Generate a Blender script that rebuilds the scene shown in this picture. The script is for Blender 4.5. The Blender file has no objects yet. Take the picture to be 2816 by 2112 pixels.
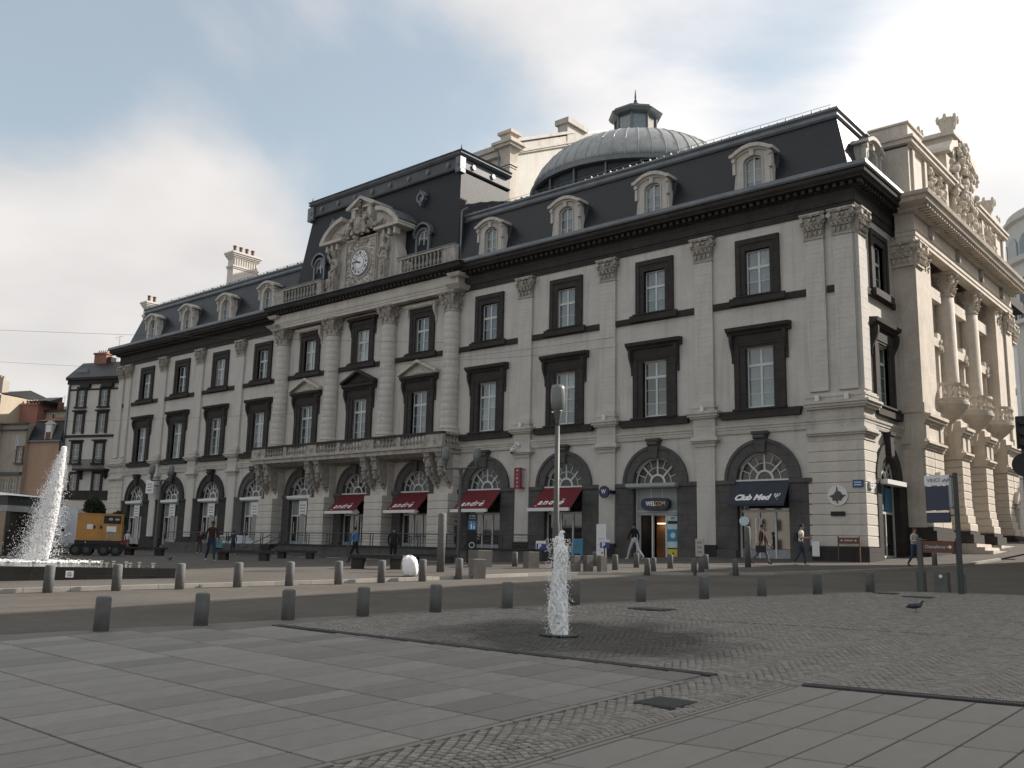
import bpy, math, random
import numpy as np
from mathutils import Vector, Matrix
random.seed(7); np.random.seed(7)
PI = math.pi; rad = math.radians
SC = bpy.context.scene
COL = SC.collection
# ------------------------------------------------------------------ camera
F_PX = 2567.387
CAM = Vector((16.57435, -45.68473, 0.25948))
_pi, _ro, _ya = rad(10.0959), rad(1.3202), rad(-40.7398)
_f = Vector((math.sin(_ya)*math.cos(_pi), math.cos(_ya)*math.cos(_pi), math.sin(_pi)))
_r = Vector((math.cos(_ya), -math.sin(_ya), 0)); _u = _r.cross(_f)
_r2 = _r*math.cos(_ro)+_u*math.sin(_ro); _u2 = -_r*math.sin(_ro)+_u*math.cos(_ro)
cam = bpy.data.objects.new('camera', bpy.data.cameras.new('camera')); COL.objects.link(cam)
cam.matrix_world = Matrix(((_r2.x, _u2.x, -_f.x, CAM.x), (_r2.y, _u2.y, -_f.y, CAM.y), (_r2.z, _u2.z, -_f.z, CAM.z), (0, 0, 0, 1)))
cam.data.sensor_width = 36; cam.data.lens = 36*F_PX/2816
cam.data.clip_start = 0.1; cam.data.clip_end = 6000
SC.camera = cam
SC.render.resolution_x = 1024; SC.render.resolution_y = 768
# ------------------------------------------------------------------ light
SUN_AZ, SUN_EL = rad(28), rad(33)          # azimuth from +Y towards +X
SC.view_settings.view_transform = 'Standard'; SC.view_settings.look = 'None'
SC.view_settings.gamma = 1; SC.view_settings.exposure = EXPOSURE = 0.6
SC.view_settings.use_curve_mapping = False
W = bpy.data.worlds.new('World'); SC.world = W; W.use_nodes = True
def build_world():
    nt = W.node_tree; N = nt.nodes; L = nt.links; N.clear()
    out = N.new('ShaderNodeOutputWorld'); bg = N.new('ShaderNodeBackground'); bg.inputs['Strength'].default_value = 0.068
    sky = N.new('ShaderNodeTexSky'); sky.sky_type = 'NISHITA'; sky.sun_disc = False
    sky.sun_elevation = SUN_EL; sky.sun_rotation = SUN_AZ; sky.altitude = 400; sky.dust_density = 2.0; sky.air_density = 1.0; sky.ozone_density = 1.0
    tc = N.new('ShaderNodeTexCoord')
    sep = N.new('ShaderNodeSeparateXYZ'); L.new(tc.outputs['Generated'], sep.inputs[0])
    zc = N.new('ShaderNodeMath'); zc.operation = 'MAXIMUM'; L.new(sep.outputs['Z'], zc.inputs[0]); zc.inputs[1].default_value = 0.0
    za = N.new('ShaderNodeMath'); za.operation = 'ADD'; L.new(zc.outputs[0], za.inputs[0]); za.inputs[1].default_value = 0.28
    div = N.new('ShaderNodeVectorMath'); div.operation = 'DIVIDE'; L.new(tc.outputs['Generated'], div.inputs[0])
    cmb = N.new('ShaderNodeCombineXYZ')
    for i in range(3): L.new(za.outputs[0], cmb.inputs[i])
    L.new(cmb.outputs[0], div.inputs[1])
    mp = N.new('ShaderNodeMapping'); L.new(div.outputs[0], mp.inputs[0]); mp.inputs['Location'].default_value = CLOUD_OFF; mp.inputs['Scale'].default_value = (1, 1, 0.0)
    n1 = N.new('ShaderNodeTexNoise'); n1.inputs['Scale'].default_value = 0.95; n1.inputs['Detail'].default_value = 7; n1.inputs['Roughness'].default_value = 0.56; n1.inputs['Distortion'].default_value = 0.35
    L.new(mp.outputs[0], n1.inputs['Vector'])
    n2 = N.new('ShaderNodeTexNoise'); n2.inputs['Scale'].default_value = 2.1; n2.inputs['Detail'].default_value = 4; n2.inputs['Roughness'].default_value = 0.5
    L.new(mp.outputs[0], n2.inputs['Vector'])
    cov = n1.outputs['Fac']
    for x_, y_, z_, am, rr in CLOUD_MASSES:         # where the larger cloud masses and gaps lie, as directions in the sky
        d1 = N.new('ShaderNodeVectorMath'); d1.operation = 'DOT_PRODUCT'; L.new(tc.outputs['Generated'], d1.inputs[0]); d1.inputs[1].default_value = (x_, y_, z_)
        m1 = N.new('ShaderNodeMapRange'); m1.interpolation_type = 'SMOOTHSTEP'; L.new(d1.outputs['Value'], m1.inputs['Value'])
        m1.inputs['From Min'].default_value = math.cos(rad(rr*1.25)); m1.inputs['From Max'].default_value = math.cos(rad(rr*.15)); m1.inputs['To Min'].default_value = 0; m1.inputs['To Max'].default_value = am
        ad = N.new('ShaderNodeMath'); ad.operation = 'ADD'; L.new(cov, ad.inputs[0]); L.new(m1.outputs[0], ad.inputs[1]); cov = ad.outputs[0]
    mr = N.new('ShaderNodeMapRange'); mr.interpolation_type = 'SMOOTHSTEP'; L.new(cov, mr.inputs['Value'])
    mr.inputs['From Min'].default_value = 0.40; mr.inputs['From Max'].default_value = 0.62; mr.inputs['To Min'].default_value = 0.12; mr.inputs['To Max'].default_value = 0.97
    # towards the horizon the cloud deck closes up
    hz = N.new('ShaderNodeMapRange'); L.new(zc.outputs[0], hz.inputs['Value']); hz.inputs['From Min'].default_value = 0.0; hz.inputs['From Max'].default_value = 0.35
    hz.inputs['To Min'].default_value = 0.85; hz.inputs['To Max'].default_value = 0.0
    mx = N.new('ShaderNodeMath'); mx.operation = 'MAXIMUM'; L.new(mr.outputs[0], mx.inputs[0]); L.new(hz.outputs[0], mx.inputs[1])
    # clouds are brighter near the sun (forward scattering)
    sd = (math.sin(SUN_AZ)*math.cos(SUN_EL), math.cos(SUN_AZ)*math.cos(SUN_EL), math.sin(SUN_EL))
    dt = N.new('ShaderNodeVectorMath'); dt.operation = 'DOT_PRODUCT'; L.new(tc.outputs['Generated'], dt.inputs[0]); dt.inputs[1].default_value = sd
    br = N.new('ShaderNodeMapRange'); L.new(dt.outputs['Value'], br.inputs['Value']); br.inputs['From Min'].default_value = 0.25; br.inputs['From Max'].default_value = 0.85
    br.inputs['To Min'].default_value = 8.1; br.inputs['To Max'].default_value = 11.0
    sh = N.new('ShaderNodeMapRange'); L.new(n2.outputs['Fac'], sh.inputs['Value']); sh.inputs['From Min'].default_value = 0.35; sh.inputs['From Max'].default_value = 0.65
    sh.inputs['To Min'].default_value = 0.86; sh.inputs['To Max'].default_value = 1.06
    mu = N.new('ShaderNodeMath'); mu.operation = 'MULTIPLY'; L.new(br.outputs[0], mu.inputs[0]); L.new(sh.outputs[0], mu.inputs[1])
    cc = N.new('ShaderNodeVectorMath'); cc.operation = 'SCALE'; cc.inputs[0].default_value = (1.0, 0.965, 0.945); L.new(mu.outputs[0], cc.inputs['Scale'])
    # thin veil desaturates and lifts the blue
    veil = N.new('ShaderNodeVectorMath'); veil.operation = 'MULTIPLY_ADD'; L.new(sky.outputs[0], veil.inputs[0]); veil.inputs[1].default_value = (1.5, 1.40, 1.15); veil.inputs[2].default_value = (1.75, 2.0, 2.2)
    mix = N.new('ShaderNodeMix'); mix.data_type = 'RGBA'; L.new(mx.outputs[0], mix.inputs['Factor']); L.new(veil.outputs[0], mix.inputs['A']); L.new(cc.outputs[0], mix.inputs['B'])
    L.new(mix.outputs['Result'], bg.inputs['Color']); L.new(bg.outputs[0], out.inputs[0])
CLOUD_OFF = (3.3, 7.7, 0.0)
CLOUD_MASSES = [(-0.853, 0.379, 0.359, 0.13, 14), (-0.897, 0.373, 0.236, 0.15, 13), (-0.801, 0.501, 0.328, 0.05, 6), (-0.406, 0.776, 0.483, 0.07, 14), (-0.548, 0.702, 0.455, 0.07, 10), (-0.235, 0.924, 0.302, 0.1, 12), (-0.202, 0.889, 0.411, 0.08, 8), (-0.697, 0.521, 0.492, -0.08, 9), (-0.737, 0.547, 0.397, -0.07, 7), (-0.675, 0.645, 0.359, -0.12, 10), (-0.803, 0.362, 0.473, -0.15, 10), (-0.834, 0.294, 0.467, -0.12, 8), (-0.294, 0.842, 0.452, -0.05, 8)]
build_world()
sun = bpy.data.objects.new('sun', bpy.data.lights.new('sun', 'SUN')); COL.objects.link(sun)
sun.data.energy = 5.0; sun.data.angle = rad(0.55); sun.data.color = (1.0, 0.92, 0.83)
sdir = Vector((math.sin(SUN_AZ)*math.cos(SUN_EL), math.cos(SUN_AZ)*math.cos(SUN_EL), math.sin(SUN_EL)))
sun.rotation_euler = sdir.to_track_quat('Z', 'Y').to_euler(); sun.location = sdir*200
# ------------------------------------------------------------------ materials
def mat(name, col, rough=0.8, var=0.12, scale=1.5, bump=0.0, bscale=20, metal=0.0, streak=0.0, joints=None, trans=0.0, emit=None, objvar=0.0, coat=0.0, spec=0.5, attr=None, dark=None, ior=1.45, alpha=1.0, spots=0.0, wet=None):
    m = bpy.data.materials.new(name); m.use_nodes = True; nt = m.node_tree; N = nt.nodes; L = nt.links
    b = N['Principled BSDF']; b.inputs['Roughness'].default_value = rough; b.inputs['Metallic'].default_value = metal
    b.inputs['Specular IOR Level'].default_value = spec; b.inputs['IOR'].default_value = ior
    if trans: b.inputs['Transmission Weight'].default_value = trans
    if coat: b.inputs['Coat Weight'].default_value = coat
    if alpha < 1: b.inputs['Alpha'].default_value = alpha
    if emit: b.inputs['Emission Color'].default_value = (*emit[:3], 1); b.inputs['Emission Strength'].default_value = emit[3]
    tc = N.new('ShaderNodeTexCoord'); src = tc.outputs['Object']
    cur = None
    rgb = N.new('ShaderNodeRGB'); rgb.outputs[0].default_value = (*col, 1); cur = rgb.outputs[0]
    def mulfac(cur, facout):
        mm = N.new('ShaderNodeVectorMath'); mm.operation = 'SCALE'; L.new(cur, mm.inputs[0]); L.new(facout, mm.inputs['Scale']); return mm.outputs[0]
    def rng(o, a, b_, c, d):
        r = N.new('ShaderNodeMapRange'); L.new(o, r.inputs['Value'])
        for k, v in zip(('From Min', 'From Max', 'To Min', 'To Max'), (a, b_, c, d)): r.inputs[k].default_value = v
        return r.outputs[0]
    if var:
        for sc_, am in ((scale, var), (scale*9, var*0.6)):
            n = N.new('ShaderNodeTexNoise'); n.inputs['Scale'].default_value = sc_; n.inputs['Detail'].default_value = 5; n.inputs['Roughness'].default_value = 0.6
            L.new(src, n.inputs['Vector']); cur = mulfac(cur, rng(n.outputs['Fac'], 0.3, 0.7, 1-am, 1+am))
    if streak:
        mp = N.new('ShaderNodeMapping'); mp.inputs['Scale'].default_value = (2.2, 2.2, 0.16); L.new(src, mp.inputs[0])
        n = N.new('ShaderNodeTexNoise'); n.inputs['Scale'].default_value = 1.0; n.inputs['Detail'].default_value = 6; n.inputs['Roughness'].default_value = 0.65
        L.new(mp.outputs[0], n.inputs['Vector']); cur = mulfac(cur, rng(n.outputs['Fac'], 0.52, 0.72, 1, 1-streak))
    if spots:
        n = N.new('ShaderNodeTexNoise'); n.inputs['Scale'].default_value = 7; n.inputs['Detail'].default_value = 3; L.new(src, n.inputs['Vector'])
        cur = mulfac(cur, rng(n.outputs['Fac'], 0.64, 0.72, 1, 1-spots))
    if objvar:
        oi = N.new('ShaderNodeObjectInfo'); cur = mulfac(cur, rng(oi.outputs['Random'], 0, 1, 1-objvar, 1+objvar))
    if wet:          # wet stone round the water jet: darker and glossier
        ds = N.new('ShaderNodeVectorMath'); ds.operation = 'SUBTRACT'; L.new(src, ds.inputs[0]); ds.inputs[1].default_value = (wet[0]+.25, wet[1]+.1, 0)
        dm = N.new('ShaderNodeVectorMath'); dm.operation = 'MULTIPLY'; L.new(ds.outputs[0], dm.inputs[0]); dm.inputs[1].default_value = (.95, 1.0, 0)
        dl = N.new('ShaderNodeVectorMath'); dl.operation = 'LENGTH'; L.new(dm.outputs[0], dl.inputs[0])
        nz = N.new('ShaderNodeTexNoise'); nz.inputs['Scale'].default_value = .9; nz.inputs['Detail'].default_value = 5; L.new(src, nz.inputs['Vector'])
        sm_ = N.new('ShaderNodeMath'); sm_.operation = 'MULTIPLY_ADD'; L.new(nz.outputs['Fac'], sm_.inputs[0]); sm_.inputs[1].default_value = 2.6; L.new(dl.outputs['Value'], sm_.inputs[2])
        wf = rng(sm_.outputs[0], wet[2]+.7, wet[2]+1.9, 1, 0)
        cur = mulfac(cur, rng(wf, 0, 1, 1, .27)); L.new(rng(wf, 0, 1, rough, .25), b.inputs['Roughness'])
    if attr:
        at = N.new('ShaderNodeAttribute'); at.attribute_name = attr[0]; cur = mulfac(cur, rng(at.outputs['Fac'], 0, 1, 1-attr[1], 1+attr[1]))
    height = None
    if joints:      # (block width, block height, joint width, joint darkness)
        sp = N.new('ShaderNodeSeparateXYZ'); L.new(src, sp.inputs[0]); cm = N.new('ShaderNodeCombineXYZ')
        ad = N.new('ShaderNodeMath'); ad.operation = 'ADD'; L.new(sp.outputs['X'], ad.inputs[0]); L.new(sp.outputs['Y'], ad.inputs[1])
        L.new(ad.outputs[0], cm.inputs[0]); L.new(sp.outputs['Z'], cm.inputs[1])
        br = N.new('ShaderNodeTexBrick'); L.new(cm.outputs[0], br.inputs['Vector']); br.inputs['Scale'].default_value = 1.0
        br.inputs['Brick Width'].default_value = joints[0]; br.inputs['Row Height'].default_value = joints[1]; br.inputs['Mortar Size'].default_value = joints[2]; br.inputs['Mortar Smooth'].default_value = 0.3
        br.inputs['Color1'].default_value = (1, 1, 1, 1); br.inputs['Color2'].default_value = (0.97, 0.97, 0.97, 1); br.inputs['Mortar'].default_value = (joints[3],)*3+(1,)
        mm = N.new('ShaderNodeVectorMath'); mm.operation = 'MULTIPLY'; L.new(cur, mm.inputs[0]); L.new(br.outputs['Color'], mm.inputs[1]); cur = mm.outputs[0]
        height = (br.outputs['Fac'], -0.012 if joints[3] < .9 else -.004)
    L.new(cur, b.inputs['Base Color'])
    if bump or height:
        bp = N.new('ShaderNodeBump'); bp.inputs['Distance'].default_value = 0.02; bp.inputs['Strength'].default_value = 1.0
        n = N.new('ShaderNodeTexNoise'); n.inputs['Scale'].default_value = bscale; n.inputs['Detail'].default_value = 4; L.new(src, n.inputs['Vector'])
        m1 = N.new('ShaderNodeMath'); m1.operation = 'MULTIPLY'; L.new(n.outputs['Fac'], m1.inputs[0]); m1.inputs[1].default_value = bump
        h = m1.outputs[0]
        if height:
            m2 = N.new('ShaderNodeMath'); m2.operation = 'MULTIPLY_ADD'; L.new(height[0], m2.inputs[0]); m2.inputs[1].default_value = height[1]*50; L.new(h, m2.inputs[2]); h = m2.outputs[0]
        L.new(h, bp.inputs['Height']); L.new(bp.outputs[0], b.inputs['Normal'])
    m.diffuse_color = (*col, 1)
    return m
M = {}
M['plaster'] = mat('pale_stone', (0.53, 0.51, 0.475), 0.85, 0.07, 0.7, 0.25, 14, streak=0.24, joints=(2.4, 0.52, 0.007, 0.95))
M['stone'] = mat('light_stone', (0.49, 0.465, 0.425), 0.85, 0.12, 0.9, 0.4, 10, streak=0.25)
M['colstone'] = mat('column_stone', (0.53, 0.505, 0.465), 0.85, 0.08, 0.7, 0.25, 14, streak=0.22)
M['plainstone'] = mat('smooth_white_stone', (0.62, 0.59, 0.54), 0.85, 0.06, 0.9, 0.2, 10)
M['course'] = mat('rusticated_stone', (0.53, 0.50, 0.45), 0.85, 0.10, 1.2, 0.4, 12, streak=0.18, objvar=0.05)
M['pstone'] = mat('portico_stone', (0.54, 0.49, 0.425), 0.85, 0.14, 0.8, 0.4, 10, streak=0.25)
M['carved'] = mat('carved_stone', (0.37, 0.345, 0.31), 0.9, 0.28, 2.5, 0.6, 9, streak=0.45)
M['lava'] = mat('dark_lava_stone', (0.040, 0.036, 0.034), 0.9, 0.25, 1.2, 0.5, 14, streak=0.2, joints=(1.6, 0.55, 0.008, 0.6))
M['lavag'] = mat('grey_lava_stone', (0.085, 0.081, 0.079), 0.85, 0.25, 1.5, 0.5, 14, spots=0.2, joints=(1.3, 0.6, 0.008, 0.75))
M['slate'] = mat('slate_roof', (0.015, 0.018, 0.023), 0.36, 0.12, 1.0, 0.2, 16, joints=(0.30, 0.16, 0.012, 0.6))
M['slatem'] = mat('matt_slate_roof', (0.018, 0.021, 0.026), 0.62, 0.10, 1.0, 0.2, 16, joints=(0.30, 0.16, 0.015, 0.55))
M['zinc'] = mat('weathered_zinc', (0.15, 0.165, 0.18), 0.42, 0.18, 1.2, 0.2, 6, metal=0.35)
M['leadp'] = mat('lead_sheet', (0.09, 0.098, 0.108), 0.6, 0.2, 1.2, 0.2, 6)
M['zincd'] = mat('dark_zinc', (0.085, 0.09, 0.10), 0.45, 0.2, 1.2, 0.2, 6, metal=0.3)
M['domezinc'] = mat('dome_zinc', (0.30, 0.315, 0.315), 0.42, 0.16, 0.9, 0.2, 6, metal=0.35, streak=0.25)
M['white'] = mat('white_paint', (0.66, 0.66, 0.65), 0.5, 0.05, 2)
M['framewhite'] = mat('window_frame_paint', (0.55, 0.56, 0.56), 0.5, 0.06, 2)
M['pane'] = mat('window_glass', (0.13, 0.165, 0.17), 0.04, 0.25, 0.6, 0, spec=0.9, objvar=0.45, ior=1.6)
M['panecurtain'] = mat('glass_over_curtain', (0.24, 0.27, 0.265), 0.06, 0.2, 0.9, spec=0.9, ior=1.6, objvar=0.25)
M['panedeep'] = mat('deep_window_glass', (0.055, 0.07, 0.075), 0.03, 0.4, 0.9, spec=0.9, ior=1.6, objvar=0.5)
M['panedark'] = mat('dark_window_glass', (0.02, 0.024, 0.026), 0.03, 0.3, 0.8, spec=0.9, ior=1.6, objvar=0.3)
M['fanglass'] = mat('fanlight_glass', (0.035, 0.04, 0.04), 0.04, 0.5, 1.2, spec=0.5)
M['shopglass'] = mat('shop_glass', (0.03, 0.027, 0.024), 0.03, 0.5, 1.3, spec=0.9, ior=1.6)
M['blind'] = mat('pale_blind_behind_glass', (0.24, 0.27, 0.275), 0.08, 0.1, 1, spec=0.8)
M['greymetal'] = mat('grey_painted_metal', (0.30, 0.33, 0.34), 0.45, 0.06, 2)
M['shoppanel'] = mat('shop_panel_paint', (0.27, 0.29, 0.295), 0.5, 0.08, 2)
M['dmetal'] = mat('dark_metal', (0.045, 0.048, 0.05), 0.5, 0.15, 3)
M['black'] = mat('black', (0.012, 0.012, 0.013), 0.6, 0.1, 3)
M['red'] = mat('dark_red_canvas', (0.125, 0.012, 0.017), 0.8, 0.08, 3)
M['redp'] = mat('red_sign_panel', (0.19, 0.012, 0.02), 0.4, 0.05, 3)
M['navyc'] = mat('charcoal_canvas', (0.033, 0.042, 0.055), 0.8, 0.08, 3)
M['navy'] = mat('navy_sign', (0.016, 0.022, 0.07), 0.35, 0.08, 3)
M['gold'] = mat('yellow_lettering', (0.62, 0.42, 0.10), 0.5, 0)
M['letter'] = mat('white_lettering', (0.80, 0.80, 0.80), 0.5, 0)
M['dial'] = mat('clock_enamel', (0.72, 0.74, 0.76), 0.3, 0.04, 3)
M['asphalt'] = mat('asphalt', (0.106, 0.097, 0.086), 0.9, 0.16, 0.35, 0.6, 60, spec=0.15, spots=0.15)
M['tar'] = mat('tar_joint', (0.035, 0.033, 0.03), 0.8, 0.1, 3)
M['pave'] = mat('pavement_slabs', (0.100, 0.092, 0.083), 0.85, 0.14, 0.5, 0.3, 30, spec=0.15, joints=None)
M['kerb'] = mat('pale_kerb_stone', (0.33, 0.31, 0.28), 0.8, 0.12, 1.5, 0.3, 20, objvar=0.08)
M['slab'] = mat('plaza_slab', (0.178, 0.170, 0.155), 0.62, 0.14, 0.8, 0.25, 40, objvar=0.20, spots=0.12)
M['slabr'] = mat('plaza_slab_smooth', (0.185, 0.176, 0.160), 0.6, 0.09, 0.8, 0.2, 40, objvar=0.07, spots=0.12)
M['joint'] = mat('joint_bed', (0.135, 0.128, 0.117), 0.9, 0.15, 3, 0.3, 30)
M['bollard'] = mat('bollard_stone', (0.115, 0.117, 0.115), 0.75, 0.2, 3, 0.5, 40, objvar=0.1)
M['block'] = mat('basalt_block', (0.13, 0.12, 0.11), 0.8, 0.2, 2, 0.5, 25, objvar=0.1)
M['lampmetal'] = mat('lamp_grey_metal', (0.085, 0.09, 0.088), 0.5, 0.08, 2)
M['lamphead'] = mat('lamp_shade_glazed', (0.16, 0.175, 0.17), 0.3, 0.05, 2)
M['plastic'] = mat('white_plastic_bag', (0.80, 0.79, 0.80), 0.55, 0.05, 2)
M['yellow'] = mat('ochre_painted_steel', (0.42, 0.215, 0.055), 0.5, 0.12, 1.5, streak=0.35)
M['vanwhite'] = mat('white_vehicle_paint', (0.56, 0.60, 0.64), 0.3, 0.04, 1, coat=0.4)
M['rubber'] = mat('tyre_rubber', (0.015, 0.015, 0.016), 0.8, 0.1, 3)
M['tile'] = mat('black_glazed_tile', (0.022, 0.020, 0.017), 0.25, 0.25, 2, objvar=0.3)
M['grout'] = mat('tile_grout', (0.13, 0.125, 0.11), 0.9, 0.1, 3)
M['chrome'] = mat('brushed_steel', (0.6, 0.58, 0.55), 0.25, 0.05, 3, metal=0.9)
M['spray'] = mat('spray_water', (0.96, 0.97, 0.98), 0.2, 0, trans=0.12, ior=1.33)
M['foam'] = mat('white_foaming_water', (0.93, 0.96, 0.98), 0.35, 0.05, 30, 0.5, 40)
M['poolwater'] = mat('pool_water', (0.05, 0.055, 0.055), 0.06, 0.2, 2, 0.6, 5, spec=0.9)
M['orange'] = mat('apricot_render', (0.40, 0.265, 0.19), 0.9, 0.08, 0.5, 0.2, 8, streak=0.15)
M['beige'] = mat('beige_render', (0.42, 0.36, 0.28), 0.9, 0.10, 0.5, 0.2, 8, streak=0.2)
M['beige2'] = mat('grey_beige_render', (0.36, 0.32, 0.27), 0.9, 0.12, 0.5, 0.2, 8, streak=0.25)
M['brickred'] = mat('red_brick_wall', (0.30, 0.15, 0.115), 0.9, 0.15, 0.8, 0.3, 8, joints=(0.45, 0.15, 0.015, 0.8))
M['whiteren'] = mat('white_render', (0.56, 0.54, 0.50), 0.9, 0.06, 0.5, 0.2, 8, streak=0.12)
M['deco'] = mat('cream_render', (0.56, 0.555, 0.53), 0.9, 0.05, 0.3)
M['foliage'] = mat('dark_foliage', (0.028, 0.040, 0.018), 0.7, 0.4, 3, attr=('rnd', 0.5))
M['sett'] = mat('granite_sett', (0.222, 0.208, 0.186), 0.55, 0.10, 4, 0.5, 60, attr=('rnd', 0.18), wet=(7.2, -33.5, 2.3))
M['settp'] = mat('granite_sett_part', (0.215, 0.202, 0.181), 0.62, 0.10, 4, 0.5, 60, objvar=0.25)
M['grate'] = mat('cast_iron_grate', (0.055, 0.058, 0.06), 0.6, 0.2, 5)
M['bluesign'] = mat('blue_sign', (0.03, 0.06, 0.22), 0.35, 0)
M['brownsign'] = mat('brown_sign', (0.13, 0.055, 0.038), 0.5, 0.1, 3)
M['greybluesign'] = mat('slate_blue_panel', (0.030, 0.037, 0.075), 0.4, 0.06, 2)
M['wood'] = mat('warm_wood_interior', (0.20, 0.09, 0.04), 0.6, 0.5, 1.5)
M['warm'] = mat('lit_shop_lamp', (1, 0.9, 0.7), 0.5, 0, emit=(1.0, 0.86, 0.62, 6))
M['warmdim'] = mat('glowing_display_wall', (0.5, 0.42, 0.30), 0.6, 0.4, 2, emit=(1.0, 0.75, 0.45, 0.10))  # faint emission in the wall material stands in for shop lighting
def basic(nm, c, r=0.7, v=0.08): M[nm] = mat(nm, c, r, v, 4)
basic('paper', (0.70, 0.71, 0.72)); basic('print_grey', (0.25, 0.25, 0.26)); basic('teal', (0.08, 0.20, 0.22)); basic('blueprint', (0.06, 0.22, 0.36))
basic('yellowprint', (0.55, 0.48, 0.06)); basic('palecyan', (0.45, 0.60, 0.62)); basic('pale_pot', (0.45, 0.40, 0.36))

def gz(x, y):
    """height of the plaza: it falls towards the viewer and rises along the side street"""
    xr = max(min(x, 60), -8); ys = min(y, 40)
    if y < 0: zr = -.016-.0121*xr+.0293*max(y, -75)
    else: zr = -.016-.0121*xr+.065*min(1, max(0, (x+12)/10))*ys
    zl = .08+.0293*max(min(y, -24), -60)
    t = min(1, max(0, (-9-x)/9)); t = t*t*(3-2*t)
    return zr*(1-t)+zl*t
# ------------------------------------------------------------------ mesh helpers
_ICO = None
def ico():
    global _ICO
    if _ICO is None:
        t = (1+5**.5)/2; v = []
        for a, b in ((1, t), (-1, t), (1, -t), (-1, -t)): v += [(0, a, b), (a, b, 0), (b, 0, a)]
        v = np.array(v, float); v /= np.linalg.norm(v[0])
        from itertools import combinations
        d = 1.06; f = []
        for i, j, k in combinations(range(12), 3):
            if max(np.linalg.norm(v[i]-v[j]), np.linalg.norm(v[j]-v[k]), np.linalg.norm(v[i]-v[k])) < d:
                n = np.cross(v[j]-v[i], v[k]-v[i]); f.append((i, j, k) if n@v[i] > 0 else (i, k, j))
        _ICO = (v, f)
    return _ICO
class MB:
    def __init__(s): s.v = []; s.f = []; s.mi = []; s.cur = 0
    def add(s, vs, fs):
        o = len(s.v); s.v += [tuple(p) for p in vs]; s.f += [tuple(i+o for i in f) for f in fs]; s.mi += [s.cur]*len(fs); return s
    def box(s, x0, x1, y0, y1, z0, z1):
        return s.add([(x0, y0, z0), (x1, y0, z0), (x1, y1, z0), (x0, y1, z0), (x0, y0, z1), (x1, y0, z1), (x1, y1, z1), (x0, y1, z1)],
                     [(0, 3, 2, 1), (4, 5, 6, 7), (0, 1, 5, 4), (1, 2, 6, 5), (2, 3, 7, 6), (3, 0, 4, 7)])
    def frustum(s, b, t, z0, z1):
        (x0, x1, y0, y1), (X0, X1, Y0, Y1) = b, t
        return s.add([(x0, y0, z0), (x1, y0, z0), (x1, y1, z0), (x0, y1, z0), (X0, Y0, z1), (X1, Y0, z1), (X1, Y1, z1), (X0, Y1, z1)],
                     [(0, 3, 2, 1), (4, 5, 6, 7), (0, 1, 5, 4), (1, 2, 6, 5), (2, 3, 7, 6), (3, 0, 4, 7)])
    def prism(s, poly, ax, a, b):
        n = len(poly)
        def P(p, t): return (t, p[0], p[1]) if ax == 'x' else ((p[0], t, p[1]) if ax == 'y' else (p[0], p[1], t))
        ar = sum(poly[i][0]*poly[(i+1) % n][1]-poly[(i+1) % n][0]*poly[i][1] for i in range(n))
        if (ar < 0) != (ax == 'y'): poly = poly[::-1]
        vs = [P(p, a) for p in poly]+[P(p, b) for p in poly]
        fs = [tuple(range(n))[::-1], tuple(range(n, 2*n))]+[(i, (i+1) % n, n+(i+1) % n, n+i) for i in range(n)]
        if b < a: fs = [f[::-1] for f in fs]
        return s.add(vs, fs)
    def lathe(s, prof, cx=0, cy=0, n=16, a0=0.0, a1=2*PI):
        full = abs(a1-a0-2*PI) < 1e-6; k = n if full else n+1; vs = []; fs = []
        for r, z in prof:
            for i in range(k):
                a = a0+(a1-a0)*i/n; vs.append((cx+r*math.cos(a), cy+r*math.sin(a), z))
        for j in range(len(prof)-1):
            for i in range(n):
                i2 = (i+1) % k if full else i+1
                fs.append((j*k+i, j*k+i2, (j+1)*k+i2, (j+1)*k+i))
        if full:
            if prof[0][0] > 1e-4: fs.append(tuple(range(k))[::-1])
            if prof[-1][0] > 1e-4: fs.append(tuple(range((len(prof)-1)*k, len(prof)*k)))
        return s.add(vs, fs)
    def tube(s, p, q, r0, r1=None, n=8):
        r1 = r0 if r1 is None else r1; p = Vector(p); q = Vector(q); d = (q-p).normalized()
        u = d.orthogonal().normalized(); w = d.cross(u); vs = []
        for c, r in ((p, r0), (q, r1)):
            for i in range(n): a = 2*PI*i/n; vs.append(c+u*(r*math.cos(a))+w*(r*math.sin(a)))
        return s.add(vs, [tuple(range(n))[::-1], tuple(range(n, 2*n))]+[(i, (i+1) % n, n+(i+1) % n, n+i) for i in range(n)])
    def blob(s, c, r, rot=0):
        v, f = ico(); r = (r, r, r) if not hasattr(r, '__len__') else r
        ca, sa = math.cos(rot), math.sin(rot)
        vs = [(c[0]+(p[0]*r[0])*ca-(p[2]*r[2])*sa, c[1]+p[1]*r[1], c[2]+(p[0]*r[0])*sa+(p[2]*r[2])*ca) for p in v]
        return s.add(vs, f)
    def arc(s, cx, cz, ri, ro, y0, y1, a0=0.0, a1=PI, n=16):      # arch band in the XZ plane
        for i in range(n):
            a = a0+(a1-a0)*i/n; b = a0+(a1-a0)*(i+1)/n
            poly = [(cx+ri*math.cos(a), cz+ri*math.sin(a)), (cx+ro*math.cos(a), cz+ro*math.sin(a)), (cx+ro*math.cos(b), cz+ro*math.sin(b)), (cx+ri*math.cos(b), cz+ri*math.sin(b))]
            s.prism(poly, 'y', y0, y1)
        return s
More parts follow.
